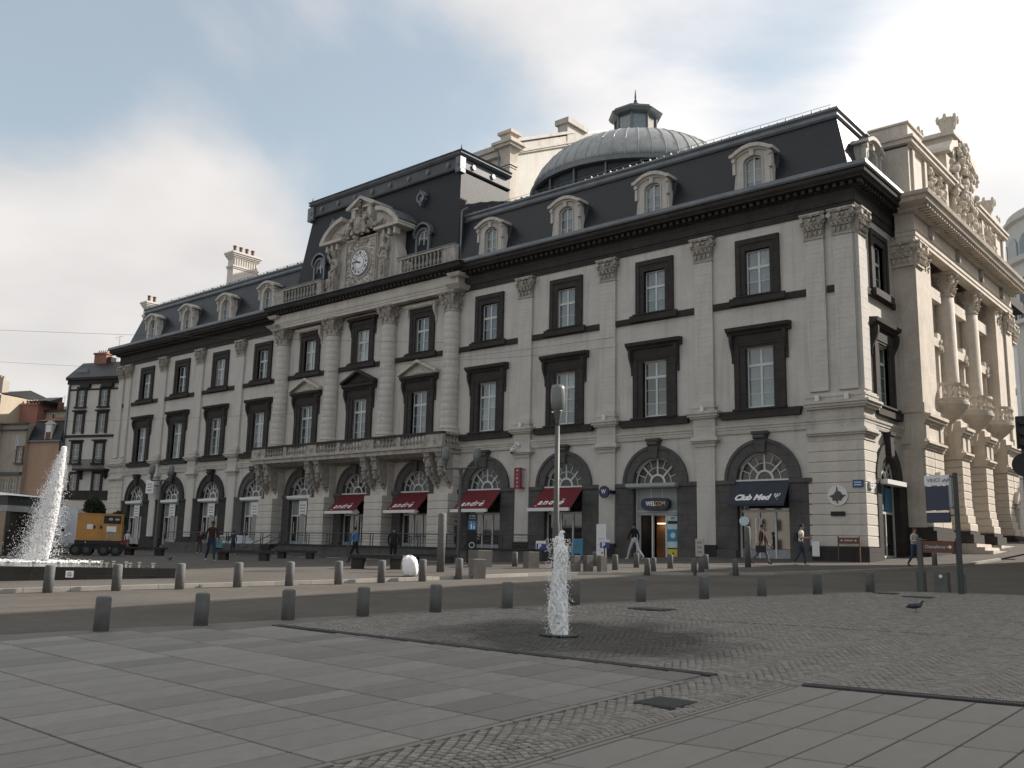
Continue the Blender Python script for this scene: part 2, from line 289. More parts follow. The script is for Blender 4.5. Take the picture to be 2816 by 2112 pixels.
    def arcring(s, cx, cz, ri, ro, y0, y1, a0=0.0, a1=PI, n=20):   # continuous arch band, no inner walls
        vs = []; fs = []
        for i in range(n+1):
            a = a0+(a1-a0)*i/n; c, d = math.cos(a), math.sin(a)
            vs += [(cx+ri*c, y0, cz+ri*d), (cx+ro*c, y0, cz+ro*d), (cx+ro*c, y1, cz+ro*d), (cx+ri*c, y1, cz+ri*d)]
        for i in range(n):
            o = 4*i; p = o+4
            fs += [(o, o+1, p+1, p), (o+1, o+2, p+2, p+1), (o+2, o+3, p+3, p+2), (o+3, o, p, p+3)]
        fs += [(0, 3, 2, 1), (4*n, 4*n+1, 4*n+2, 4*n+3)]
        return s.add(vs, fs)
    def disc(s, cx, cz, r, y0, y1, n=24, a0=0.0, a1=2*PI, rx=None):
        rx = rx or r; full = abs(a1-a0-2*PI) < 1e-6
        pts = [(cx+rx*math.cos(a0+(a1-a0)*i/n), cz+r*math.sin(a0+(a1-a0)*i/n)) for i in range(n if full else n+1)]
        return s.prism(pts, 'y', y0, y1)
    def build(s, name, m, parent=None, loc=(0, 0, 0), rz=0.0, smooth=False, rot=None):
        me = s.mesh(name, m, smooth); return obj(name, me, parent, loc, rz, rot)
    def mesh(s, name, m, smooth=False):
        me = bpy.data.meshes.new(name); me.from_pydata(s.v, [], s.f)
        ms = m if isinstance(m, (list, tuple)) else [m]
        for x in ms: me.materials.append(M[x] if isinstance(x, str) else x)
        if len(ms) > 1: me.polygons.foreach_set('material_index', s.mi)
        if smooth: me.polygons.foreach_set('use_smooth', [True]*len(s.f))
        me.update(); return me
def obj(name, me, parent=None, loc=(0, 0, 0), rz=0.0, rot=None, scale=None):
    o = bpy.data.objects.new(name, me); COL.objects.link(o); o.location = loc
    o.rotation_euler = rot if rot else (0, 0, rz)
    if scale: o.scale = scale
    if parent: o.parent = parent
    return o
def thing(name, label, cat, loc=(0, 0, 0), rz=0.0, group=None):
    o = obj(name, None, None, loc, rz); return tag(o, label, cat, group)
def tag(o, label, cat, group=None, kind=None):
    o['label'] = label; o['category'] = cat
    if group: o['group'] = group
    if kind: o['kind'] = kind
    return o
def structure(o, label=None, cat=None):
    o['kind'] = 'structure'
    if label: o['label'] = label
    if cat: o['category'] = cat
    return o
def dup(root, loc, rz, label=None):
    def cp(o, par):
        c = o.copy(); COL.objects.link(c)
        if par: c.parent = par
        for ch in list(o.children): cp(ch, c)
        return c
    r = cp(root, None); r.location = loc; r.rotation_euler = (0, 0, rz)
    if label: r['label'] = label
    return r
def text(name, body, size, m, parent, loc, rot, shear=0.0, bold=0.0, ext=0.012, align='CENTER', sx=1.0, space=1.0):
    cu = bpy.data.curves.new(name, 'FONT'); cu.body = body; cu.size = size; cu.align_x = align; cu.align_y = 'CENTER'
    cu.shear = shear; cu.offset = bold; cu.extrude = ext; cu.space_character = space; cu.resolution_u = 3
    o = bpy.data.objects.new(name, cu); COL.objects.link(o)
    dg = bpy.context.evaluated_depsgraph_get(); me = bpy.data.meshes.new_from_object(o.evaluated_get(dg))
    bpy.data.objects.remove(o); bpy.data.curves.remove(cu); me.materials.clear(); me.materials.append(M[m]); me.name = name
    return obj(name, me, parent, loc, rot=rot, scale=(sx, 1, 1))
UP = (PI/2, 0, 0)       # text standing upright, read from -Y
# ================================================================== OPERA HOUSE
OP = thing('opera_house', 'long pale stone opera house with dark lava window frames, slate mansard roof and clock', 'opera house')
BAY = [-5.3-6.53*k for k in range(11)]
XL, XR, YB = -76.2, 0.0, 5.65
def sweep(path, prof, mb=None):
    mb = mb or MB(); n = len(path); nr = []
    for i in range(n-1):
        dx, dy = path[i+1][0]-path[i][0], path[i+1][1]-path[i][1]; l = math.hypot(dx, dy); nr.append((dy/l, -dx/l))
    vs = []; k = len(prof)
    for i in range(n):
        a = nr[max(i-1, 0)]; b = nr[min(i, n-2)]; d = 1+a[0]*b[0]+a[1]*b[1]; m = ((a[0]+b[0])/d, (a[1]+b[1])/d)
        for o, z in prof: vs.append((path[i][0]+m[0]*o, path[i][1]+m[1]*o, z))
    fs = []
    for i in range(n-1):
        for j in range(k): j2 = (j+1) % k; fs.append((i*k+j, i*k+j2, (i+1)*k+j2, (i+1)*k+j))
    fs += [tuple(range(k))[::-1], tuple(range((n-1)*k, n*k))]
    ar = sum(prof[i][0]*prof[(i+1) % k][1]-prof[(i+1) % k][0]*prof[i][1] for i in range(k))
    if ar < 0: fs = [f[::-1] for f in fs]
    return mb.add(vs, fs)
PATH = [(XL, 9), (XL, 0), (XR, 0), (XR, YB)]
# ---- walls with real openings
def wall_bay(mb, c, h=3.265, hl=None):
    hl = hl or h; y0, y1 = 0.0, 0.5; L_, R_ = c-hl, c+h
    mb.box(L_, c-1.5, y0, y1, -1.2, 4.12); mb.box(c+1.5, R_, y0, y1, -1.2, 4.12)
    for s, e in ((-1, L_), (1, R_)):
        pts = [(e, 4.12), (c+s*1.5, 4.12)]+[(c+s*1.5*math.cos(a), 4.12+1.5*math.sin(a)) for a in [PI/2*i/8 for i in range(1, 9)]]+[(c, 6.4), (e, 6.4)]
        mb.prism(pts, 'y', y0, y1)
    mb.box(L_, R_, y0, y1, 6.4, 8.0)
    mb.box(L_, c-.8, y0, y1, 8.0, 11.25); mb.box(c+.8, R_, y0, y1, 8.0, 11.25); mb.box(L_, R_, y0, y1, 11.25, 14.15)
    mb.box(L_, c-.72, y0, y1, 14.15, 16.75); mb.box(c+.72, R_, y0, y1, 14.15, 16.75); mb.box(L_, R_, y0, y1, 16.75, 18.0)
w = MB()
for i, c in enumerate(BAY): wall_bay(w, c, 3.265 if i else -c, 3.265 if i < 10 else c-XL)
w.build('wall', 'plaster', OP)
w = MB(); wall_bay(w, 3.25, YB-3.25, 2.74)      # starts behind the front wall's end
w.build('side_wall', 'plaster', OP, rz=PI/2)
MB().box(XL, XL+.5, .5, 14, -1.2, 19).box(XL+.5, -26, 13.5, 14, -1.2, 19).build('rear_wall', 'plaster', OP)
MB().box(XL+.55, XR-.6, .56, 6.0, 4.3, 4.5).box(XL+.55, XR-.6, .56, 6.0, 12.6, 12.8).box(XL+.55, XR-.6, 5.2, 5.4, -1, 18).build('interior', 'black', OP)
# ---- windows
def frame_mesh(w_, z0, z1, rows, nm):
    """returns frame mesh, and list of (pane mesh width,height,x,z)"""
    mb = MB(); f = .075; mb.box(-w_, -w_+f, .16, .24, z0, z1); mb.box(w_-f, w_, .16, .24, z0, z1); mb.box(-w_+f, w_-f, .16, .24, z0, z0+f+.03); mb.box(-w_+f, w_-f, .16, .24, z1-f, z1)
    mb.box(-.06, .06, .15, .25, z0+f+.03, z1-f); panes = []
    zt = rows[-2]; mb.box(-w_+f, -.06, .145, .245, zt-.085, zt+.065); mb.box(.06, w_-f, .145, .245, zt-.085, zt+.065)
    for r in rows[1:-2]: mb.box(-w_+f, -.06, .18, .22, r-.014, r+.014); mb.box(.06, w_-f, .18, .22, r-.014, r+.014)
    for a, b in zip(rows[:-1], rows[1:]):
        for sx in (-1, 1): panes.append((sx*(w_-f+.06)/2, (a+b)/2, (w_-f-.06), b-a))
    return mb.mesh(nm, 'framewhite'), panes
midF, midP = frame_mesh(.8, 8.02, 11.25, [8.05, 8.82, 9.6, 10.36, 11.2], 'sash_frame')
topF, topP = frame_mesh(.72, 14.17, 16.75, [14.2, 15.0, 15.8, 16.7], 'sash_frame')
_pm = {}
def pane_mesh(w_, h_, m='pane'):
    k = (round(w_, 2), round(h_, 2), m)
    if k not in _pm: _pm[k] = MB().box(-w_/2, w_/2, 0, .012, -h_/2, h_/2).mesh('pane', m)
    return _pm[k]
def scroll(mb, x0, x1, yb, z0, z1, out_top, out_bot):
    n = 10; pts = [(yb, z1)]
    for i in range(n+1):
        t = i/n; o = out_top*(1-t)+out_bot*t+.07*math.sin(t*2*PI); pts.append((yb-max(.03, o), z1-(z1-z0)*t))
    pts.append((yb, z0)); mb.prism(pts, 'x', x0, x1)
def surround_top():
    mb = MB()
    for x0, x1, z0, z1 in ((-1.28, -.72, 14.16, 17.42), (.72, 1.28, 14.16, 17.42), (-.72, .72, 16.75, 17.42)): mb.box(x0, x1, -.10, .16, z0, z1)
    for x0, x1, z0, z1 in ((-1.28, -1.0, 14.16, 17.42), (1.0, 1.28, 14.16, 17.42), (-1.0, 1.0, 17.14, 17.42)): mb.box(x0, x1, -.15, -.10, z0, z1)
    return mb.mesh('window', 'lava')
def sill_top():
    mb = MB(); mb.box(-2.7, 2.75, -.13, .0, 13.66, 14.02); mb.box(-1.6, 1.6, -.30, -.13, 13.72, 14.10); mb.box(-1.35, 1.35, -.36, .2, 14.10, 14.16); return mb.mesh('sill', 'lava')
def surround_mid():
    mb = MB(); mb.box(-1.45, -.8, -.12, .16, 7.98, 11.3); mb.box(.8, 1.45, -.12, .16, 7.98, 11.3); mb.box(-1.45, 1.45, -.12, .16, 11.3, 12.05)
    mb.box(-1.45, -1.15, -.17, -.12, 7.98, 11.9); mb.box(1.15, 1.45, -.17, -.12, 7.98, 11.9); mb.box(-1.15, 1.15, -.16, -.12, 11.42, 11.9)
    return mb.mesh('window', 'lava')
def hood_mid():
    mb = MB()
    for s in (-1, 1): a, b = (s*1.46, s*1.62); scroll(mb, min(a, b), max(a, b), 0, 10.55, 12.05, .42, .10)
    mb.prism([(0, 12.05), (-.22, 12.05), (-.26, 12.16), (-.45, 12.26), (-.50, 12.44), (0, 12.50)], 'x', -1.82, 1.82)
    return mb.mesh('hood', 'lava')
def sill_mid():
    mb = MB(); mb.prism([(-2.25, 7.46), (2.2, 7.46), (2.32, 7.88), (-2.37, 7.88)], 'y', -.28, 0); mb.box(-1.5, 1.5, -.36, .2, 7.88, 7.97); return mb.mesh('sill', 'lava')
SUR_T, SIL_T, SUR_M, HOOD_M, SIL_M = surround_top(), sill_top(), surround_mid(), hood_mid(), sill_mid()
wrnd = random.Random(21)
def bpl(mx, my):     # local facade coordinates are rotated for the side
    return (mx, my, 0)
def place_window(kind, c, rz=0.0, sill=True, hood=True, label=None):
    R = Matrix.Rotation(rz, 3, 'Z'); loc = tuple(R @ Vector((c, 0, 0)))
    win = obj('window', SUR_T if kind == 't' else SUR_M, OP, loc, rz)
    obj('sash_frame', topF if kind == 't' else midF, win)
    rr = wrnd.random(); pm_ = 'pane' if rr < .5 else ('panecurtain' if rr < .72 else 'panedeep')
    if c < -48: pm_ = 'panedeep' if rr < .55 else 'panecurtain'
    for x, z, w_, h_ in (topP if kind == 't' else midP): obj('pane', pane_mesh(w_, h_, pm_), win, (x, .19, z), rot=(wrnd.uniform(-.006, .006), 0, wrnd.uniform(-.008, .008)))
    if rr > .86 or .3 < rr < .36: MB().box(-.72 if kind == 'm' else -.64, -.30, .215, .23, (8.1 if kind == 'm' else 14.25), (10.3 if kind == 'm' else 15.75)).build('curtain', 'blind', win)
    if sill: obj('sill', SIL_T if kind == 't' else SIL_M, win)
    if kind == 'm' and hood: obj('hood', HOOD_M, win)
    if label: win['label'] = label
    return win
for i, c in enumerate(BAY):
    place_window('t', c)
    place_window('m', c, sill=not 4 <= i <= 6)
place_window('t', 3.25, PI/2, sill=False); place_window('m', 3.25, PI/2, sill=False)
MB().box(1.2, 5.4, -.14, 0, 13.66, 14.0).box(1.9, 4.7, -.34, -.14, 13.74, 14.12).build('sill', 'lava', OP, rz=PI/2)
MB().prism([(1.6, 7.46), (5.2, 7.46), (5.3, 7.88), (1.5, 7.88)], 'y', -.30, 0).box(1.8, 4.75, -.38, .0, 7.88, 7.97).build('sill', 'lava', OP, rz=PI/2)
# pediments over the three middle windows
def pediment(m):
    mb = MB(); o = .52
    mb.prism([(-1.9, 12.50), (1.9, 12.50), (1.9, 12.58), (0, 13.42), (-1.9, 12.58)], 'y', -.14, 0)
    for s in (-1, 1): mb.prism([(s*1.95, 12.50), (s*1.95, 12.70), (0, 13.56), (0, 13.36)], 'y', -o, -.14)
    mb.prism([(-.7, 12.6), (.7, 12.6), (0, 12.95)], 'y', -.22, -.14)
    return mb.mesh('pediment', m)
for i, m in ((4, 'stone'), (5, 'lava'), (6, 'stone')): obj('pediment', pediment(m), OP, (BAY[i], 0, 0))
# small bracketed hoods over the upper middle windows
for i, m in ((4, 'stone'), (5, 'lava'), (6, 'stone')):
    mb = MB()
    for s in (-1, 1): a, b = s*1.29, s*1.46; scroll(mb, min(a, b), max(a, b), 0, 16.3, 17.45, .34, .08)
    mb.prism([(0, 17.45), (-.30, 17.45), (-.42, 17.56), (-.46, 17.68), (0, 17.70)], 'x', -1.62, 1.62); mb.build('hood', m, OP, (BAY[i], 0, 0))
# ---- capitals
def leaf(mb, x, y, z, s=1.0, dx=0, dy=-1):
    mb.blob((x, y, z), (.10*s, .07*s, .19*s)); mb.blob((x+dx*.10*s, y+dy*.13*s, z+.16*s), (.085*s, .08*s, .055*s)); mb.blob((x-.06*s, y+dy*.04, z+.02*s), (.04*s, .05*s, .12*s)); mb.blob((x+.06*s, y+dy*.04, z+.02*s), (.04*s, .05*s, .12*s))
def cap_flat(w_=1.1):
    mb = MB(); h = 1.35; mb.frustum((-w_/2, w_/2, -.20, .02), (-w_*.62, w_*.62, -.30, .02), 0, 1.18); mb.box(-w_/2-.04, w_/2+.04, -.24, .02, -.02, .07)
    for x in (-.42, -.14, .14, .42): leaf(mb, x*w_/1.1, -.26, .30, 1.05)
    for x in (-.52, -.28, 0, .28, .52): leaf(mb, x*w_/1.1, -.31, .62, 1.0)
    for s in (-1, 1):
        mb.tube((s*w_*.58, -.46, 1.03), (s*w_*.58, -.06, 1.03), .15, .15, 9); mb.tube((s*.13, -.42, 1.02), (s*.13, -.1, 1.02), .09, .09, 7); mb.blob((s*w_*.60, -.30, .86), (.09, .09, .12))
    mb.box(-w_*.64, w_*.64, -.42, .02, 1.20, 1.27); mb.box(-w_*.68, w_*.68, -.46, .02, 1.27, 1.37); mb.blob((0, -.46, 1.22), (.12, .07, .12))
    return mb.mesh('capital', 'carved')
def cap_round(r=.6):
    mb = MB(); mb.lathe([(r, -.05), (r+.06, -.03), (r+.06, .05), (r*.95, .08), (r*1.0, .6), (r*1.3, 1.2)], n=16)
    for k in range(8):
        a = 2*PI*k/8+PI/8; c, s = math.cos(a), math.sin(a); leaf(mb, (r+.07)*c, (r+.07)*s, .32, 1.15, c, s)
        a = 2*PI*k/8; c, s = math.cos(a), math.sin(a); leaf(mb, (r+.13)*c, (r+.13)*s, .68, 1.15, c, s)
    for a in (PI/4, 3*PI/4, 5*PI/4, 7*PI/4):
        c, s = math.cos(a), math.sin(a); q = r+.30; mb.blob((q*c, q*s, 1.05), (.17, .17, .17)); mb.blob(((q-.08)*c, (q-.08)*s, .9), (.11, .11, .14))
    for k in range(4): a = k*PI/2; mb.blob(((r+.28)*math.cos(a), (r+.28)*math.sin(a), 1.22), (.11, .11, .11))
    mb.box(-r-.2, r+.2, -r-.2, r+.2, 1.18, 1.26); mb.box(-r-.27, r+.27, -r-.27, r+.27, 1.26, 1.38)
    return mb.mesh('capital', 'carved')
CAPF, CAPR = cap_flat(), cap_round(.56)
# ---- giant order pilasters of the wings, with separate blocks
def pilaster_shaft(w_, z0, z1, d=.18, step=.52, m='plaster'):
    mb = MB(); z = z0; mb.box(-w_/2+.012, w_/2-.012, -d+.014, 0.0, z0, z1)
    while z < z1-.02:
        t = min(z+step, z1); mb.box(-w_/2, w_/2, -d, -.002, z+.006, t-.006); z += step
    return mb.mesh('pilaster', m)
PIL = pilaster_shaft(1.12, 8.55, 16.58); PILC = pilaster_shaft(1.0, 8.55, 16.58)
PED = MB()
for x, z0, z1, d in ((.66, 7.98, 8.20, .34), (.72, 8.20, 8.30, .38), (.62, 8.30, 8.42, .30), (.60, 8.42, 8.56, .25), (.92, 7.72, 7.86, .52), (.98, 7.86, 7.98, .60), (.82, 7.62, 7.72, .42), (.66, 7.20, 7.62, .28), (.66, 6.62, 7.2, .26), (.78, 6.50, 6.62, .36), (.88, 6.38, 6.50, .46), (.74, 6.28, 6.38, .34), (.62, 6.08, 6.28, .24)):
    PED.box(-x, x, -d, 0, z0, z1)
PED = PED.mesh('pedestal', 'stone')
LOWP = pilaster_shaft(1.12, .78, 6.08, .17)
LOWB = MB().box(-.62, .62, -.26, 0, -1.2, .78).mesh('plinth', 'lava')
for i in range(10):
    x = BAY[i]-3.265
    if 3 <= i <= 6: continue
    obj('pilaster', PIL, OP, (x, 0, 0)); obj('capital', CAPF, OP, (x, 0, 16.6)); obj('pedestal', PED, OP, (x, 0, 0)); obj('pilaster', LOWP, OP, (x, 0, 0)); obj('plinth', LOWB, OP, (x, 0, 0))
for x in (-2.05, -.55, XL+.55, XL+2.05):
    obj('pilaster', PILC, OP, (x, 0, 0)); obj('capital', CAPF, OP, (x, 0, 16.6), scale=(.92, 1, 1))
obj('pilaster', PILC, OP, (0, .55, 0), PI/2); obj('capital', CAPF, OP, (0, .62, 16.6), PI/2, scale=(.92, 1, 1))
# corner piers, each rusticated course a stone
def courses(parent, x0, x1, y0, y1, z0, z1, step, name='stone_course', m='course', core=True, rz=0):
    n = max(1, round((z1-z0)/step)); h = (z1-z0)/n; w_, d_ = x1-x0, y1-y0
    b = .035; me = MB(); e = h/2-.004
    pts = [(0, -e), (-b, -e+b), (-b, e-b), (0, e)]
    vs = []; q = [(b, -e), (0, -e+b), (0, e-b), (b, e)]
    for o, z in q: vs += [(o, o, z), (w_-o, o, z), (w_-o, d_-o, z), (o, d_-o, z)]
    fs = [(0, 3, 2, 1), (12, 13, 14, 15)]
    for j in range(3):
        for k in range(4): k2 = (k+1) % 4; fs.append((4*j+k, 4*j+k2, 4*j+4+k2, 4*j+4+k))
    me.add(vs, fs); me = me.mesh(name, m)
    for i in range(n): obj(name, me, parent, (x0, y0, z0+h*(i+.5)), rz)
courses(OP, -2.78, .09, -.14, 1.55, .79, 6.0, .52)
MB().box(-2.84, .15, -.2, 1.6, -1.2, .78).build('plinth', 'lava', OP)
courses(OP, XL-.08, XL+2.7, -.14, 1.5, .4, 6.0, .52)
MB().box(XL-.14, XL+2.76, -.2, 1.6, -1.4, .39).build('plinth', 'lava', OP)
def corner_pedestal(x0, x1, y1, left=False):
    mb = MB(); path = [(x0, y1), (x0, 0), (x1, 0)] if left else [(x0, 0), (x1, 0), (x1, y1)]
    for z0, z1, d in ((7.98, 8.20, .30), (8.20, 8.30, .34), (8.30, 8.42, .26), (7.72, 7.86, .46), (7.86, 7.98, .55), (7.62, 7.72, .36), (7.20, 7.62, .16), (6.62, 7.2, .15), (6.50, 6.62, .26), (6.38, 6.50, .36), (6.28, 6.38, .26), (6.0, 6.28, .13)):
        sweep(path, [(0, z0), (d, z0), (d, z1), (0, z1)], mb)
    mb.build('pedestal', 'stone', OP)
corner_pedestal(-2.75, 0.0, 1.5); corner_pedestal(XL, XL+2.7, 1.5, True)
# ---- mouldings running along the front and round the corner
sweep(PATH, [(0, 6.67), (.10, 6.67), (.13, 6.80), (.13, 6.86), (.17, 6.90), (.17, 6.98), (.22, 7.04), (.24, 7.16), (0, 7.22)]).build('string_course', 'stone', OP)
sweep(PATH, [(0, 17.96), (.10, 17.96), (.10, 18.30), (.16, 18.32), (.16, 18.98), (.30, 19.02), (.30, 19.22), (0, 19.22)]).build('frieze', 'lava', OP)
sweep(PATH, [(0, 19.22), (.80, 19.26), (.84, 19.34), (.98, 19.44), (1.02, 19.62), (0, 19.66)]).build('cornice', 'lava', OP)
sweep(PATH, [(-.5, 19.665), (1.08, 19.67), (1.14, 19.76), (1.10, 19.98), (.9, 20.02), (-.5, 20.06)]).build('gutter', 'zinc', OP)
mb = MB(); x = XL-.2
while x < .75:
    mb.box(x, x+.20, -.62, -.28, 19.03, 19.23); x += .42
y = -.2
while y < YB:
    mb.box(.28, .62, y, y+.20, 19.03, 19.23); y += .42
o = mb.build('dentils', 'lava', OP); o['kind'] = 'stuff'
# downpipe and small fittings
MB().tube((-27.55, -.35, 23.9), (-27.55, -.35, 20.2), .07).tube((-27.55, -.35, 23.9), (-27.2, -.1, 24.15), .07).build('downpipe', 'zinc', OP)
MB().box(-1.48, -.95, -.12, -.0, 13.66, 14.02).build('corner_block', 'lava', OP)
MB().box(XL+.95, XL+1.45, -.12, -.0, 13.66, 14.02).build('corner_block', 'lava', OP)
# ---- ground floor: dark arch surrounds, fanlights, doors
def arch_surround():
    mb = MB()
    for s in (-1, 1):
        a, b = s*1.5, s*2.64; mb.box(min(a, b), max(a, b), -.13, .0, .0, 3.98); mb.box(min(a, b)-.0, max(a, b), -.2, .35, -.4, 0.0) if False else None
        mb.box(min(a, b), max(a, b)+(.06 if s > 0 else 0), -.22, -.0, 3.98, 4.2)
        mb.box(min(s*1.44, s*1.5), max(s*1.44, s*1.5), -.12, .40, .0, 4.12)
        mb.box(min(a, b), max(a, b), -.24, 0, -1.2, .55)
    mb.arcring(0, 4.2, 1.46, 2.12, -.15, 0.35, n=24); mb.arcring(0, 4.2, 1.96, 2.14, -.20, -.15, n=24)
    mb.prism([(-.25, 5.6), (.25, 5.6), (.36, 6.55), (-.36, 6.55)], 'y', -.34, 0); mb.box(-.44, .44, -.42, 0, 6.55, 6.72); mb.tube((-.33, -.38, 6.42), (.33, -.38, 6.42), .1, .1, 8)
    return mb
ASUR = {m: arch_surround().mesh('arch_surround', m) for m in ('lava', 'lavag')}
def fan_frame():
    mb = MB(); z = 4.2; mb.arcring(0, z, 1.36, 1.46, .20, .30, n=28); mb.box(-1.46, 1.46, .18, .32, z-.12, z+.02)
    mb.arcring(0, z+.02, .40, .52, .19, .31, n=16); mb.arcring(0, z+.02, .86, .90, .22, .28, n=20)
    for k in range(1, 8):
        a = PI*k/8; r0, wd = (.5, .05) if k % 2 == 0 else (.5 if False else .88, .022)
        c, s = math.cos(a), math.sin(a); px, pz = -s*wd, c*wd
        mb.prism([(r0*c+px, z+r0*s+pz), (1.38*c+px, z+1.38*s+pz), (1.38*c-px, z+1.38*s-pz), (r0*c-px, z+r0*s-pz)], 'y', .2, .3)
    return mb.mesh('fanlight_frame', 'framewhite')
FANF = fan_frame()
_a = PI/8; FANP = MB().prism([(.42, 0), (1.38, 0)]+[(1.38*math.cos(_a*t/3), 1.38*math.sin(_a*t/3)) for t in (1, 2, 3)]+[(.42*math.cos(_a), .42*math.sin(_a))], 'y', 0, .01).mesh('fan_pane', 'fanglass')
FANC = MB().disc(0, 0, .41, 0, .01, 12, 0, PI).mesh('fan_pane', 'fanglass')
def door_frame(cfg):
    mb = MB(); zt = 2.58
    mb.box(-1.44, -1.34, .18, .32, 0, 4.08); mb.box(1.34, 1.44, .18, .32, 0, 4.08)
    if cfg != 'open': mb.box(-1.34, 1.34, .18, .32, zt-.06, zt+.06)
    for x in ((-.62, .35) if cfg == 'left' else (-.35, .55)): mb.box(x-.045, x+.045, .18, .32, .0, zt-.06)
    return mb.mesh('door_frame', 'framewhite')
DF = {k: door_frame(k) for k in ('left', 'shop')}
PANELB = MB().box(-1.34, 1.34, .22, .28, 0.05, .60).mesh('base_panel', 'shoppanel')
for i, c in enumerate(BAY):
    su = obj('arch', ASUR['lavag' if i < 8 else 'lava'], OP, (c, 0, 0))
    fl = obj('fanlight', FANF, OP, (c, 0, 0))
    for k in range(8): obj('fan_pane', FANP, fl, (0, .245, 4.2), rot=(0, -PI*k/8, 0))
    obj('fan_pane', FANC, fl, (0, .245, 4.23))
    dr = obj('shop_door' if i < 6 else 'door', DF['shop' if i < 6 else 'left'], OP, (c, 0, 0))
    if i >= 6:
        MB().box(-1.34, 1.34, .24, .25, 2.64, 4.0).build('pane', 'blind', dr)
        MB().box(-1.34, -.67, .24, .25, .6, 2.52).box(-.57, .3, .24, .25, .6, 2.52).box(.4, 1.34, .24, .25, .6, 2.52).build('pane', 'panedark', dr)
        obj('base_panel', PANELB, dr)
        MB().box(-1.5, 1.5, -.38, .05, 3.92, 4.12).prism([(-.38, 3.92), (.05, 3.92), (.05, 3.8), (-.25, 3.82)], 'x', -1.45, 1.45).build('shutter_box', 'white', dr)
        pz = MB().box(-.20, .80, -.06, -.04, 2.62, 3.74).build('poster', 'paper', dr)
        for r in range(4): MB().box(-.08+.02*r, .62-.05*(r % 2), -.066, -.06, 3.35-.24*r, 3.43-.24*r).build('printed_line', 'print_grey', pz)
        MB().tube((-.95, .10, 1.1), (-.95, .10, 2.1), .02).build('handle', 'chrome', dr)
    elif i == 1:
        MB().box(-1.34, .56, .24, .27, 2.64, 4.0).box(.56, 1.34, .24, .27, 2.64, 4.0).box(-1.34, 1.34, .16, .30, 2.40, 2.60).build('fascia_panel', 'greymetal', dr)
        for x in (-.45, .3): MB().box(x-.02, x+.02, .22, .24, 2.7, 3.98).build('fascia_strip', 'white', dr)
        MB().box(-1.66, 1.6, -.62, .02, 3.98, 4.16).prism([(-.62, 3.98), (0, 3.98), (0, 3.88), (-.55, 3.9)], 'x', -1.6, 1.55).build('awning_box', 'greymetal', dr)
    else:
        MB().box(-1.34, 1.34, .24, .25, .62, 2.52).box(-1.34, 1.34, .24, .25, 2.64, 4.05).build('pane', 'shopglass', dr)
        obj('base_panel', PANELB, dr)
        for x in (-.5, -.2): MB().tube((x, .08, .9), (x, .08, 2.2), .02).build('handle', 'chrome', dr)
        if i != 0: MB().box(-1.3, 1.3, 1.2, 1.25, .3, 2.5).build('display_wall', 'warmdim', dr)
# side door under the arch facing the street on the right
sd_ = MB(); sd_.arcring(3.2, 4.2, 1.30, 1.9, -.15, .35, n=20); sd_.box(1.35, 1.9, -.13, .3, -1.0, 4.2); sd_.box(4.5, 5.6, -.16, .3, -1.0, 4.0); sd_.box(4.5, 5.62, -.2, .3, 4.0, 4.2); sd_.prism([(2.98, 5.45), (3.42, 5.45), (3.5, 6.5), (2.9, 6.5)], 'y', -.34, 0); sd_.box(2.84, 3.56, -.4, 0, 6.5, 6.66)
sa = sd_.build('arch', 'lava', OP, rz=PI/2)
fl = obj('fanlight', FANF, OP, (0, 3.2, 0), PI/2, scale=(.9, 1, 1))
for k in range(8): obj('fan_pane', FANP, fl, (0, .245, 4.2), rot=(0, -PI*k/8, 0))
sdo = MB().box(1.9, 2.0, .18, .3, .3, 4.1).box(4.4, 4.5, .18, .3, .3, 4.1).box(2.0, 4.4, .18, .3, 2.5, 2.62).box(3.15, 3.24, .18, .3, .3, 2.5).box(2.0, 4.4, .18, .3, .3, .42).build('door', 'framewhite', OP, rz=PI/2)
MB().box(2.0, 4.4, .23, .24, .42, .9).build('pane', 'panedark', sdo); MB().box(2.0, 3.15, .23, .24, .95, 2.5).box(3.24, 4.4, .23, .24, .95, 2.5).box(2.0, 4.4, .23, .24, 2.62, 4.1).build('pane', 'shopglass', sdo)
MB().box(1.75, 4.65, -.5, .0, 3.95, 4.18).build('awning_box', 'white', sdo)
for zz in (2.7, 3.3): MB().box(2.2, 3.0, .20, .225, zz, zz+.5).box(3.3, 4.3, .20, .225, zz-.05, zz+.55).build('poster', 'blueprint', sdo)
# ---- awnings
def awning(i, m, txt=None, proj=1.0, z1=4.1, z0=2.82, xw=1.5, valance='white'):
    c = BAY[i]
    aw = MB()
    aw.add([(-xw, -.05, z1), (xw, -.05, z1), (xw+.05, -proj, z0), (-xw-.05, -proj, z0), (-xw, -.05, z1+.02), (xw, -.05, z1+.02), (xw+.05, -proj, z0+.02), (-xw-.05, -proj, z0+.02)],
           [(0, 1, 2, 3), (4, 7, 6, 5), (0, 4, 5, 1), (1, 5, 6, 2), (2, 6, 7, 3), (3, 7, 4, 0)])
    a = aw.build('awning', m, OP, (c, 0, 0))
    MB().box(-xw-.03, xw+.03, -.12, 0.0, z1, z1+.09).build('awning_box', 'framewhite', a)
    for s in (-1, 1): MB().tube((s*(xw-.1), -.1, z1-.1), (s*(xw-.3), -.55, z0+.35), .02).tube((s*(xw-.3), -.55, z0+.35), (s*(xw-.1), -proj+.04, z0), .02).build('awning_arm', 'dmetal', a)
    return a, math.atan2(z1-z0, proj-.05)
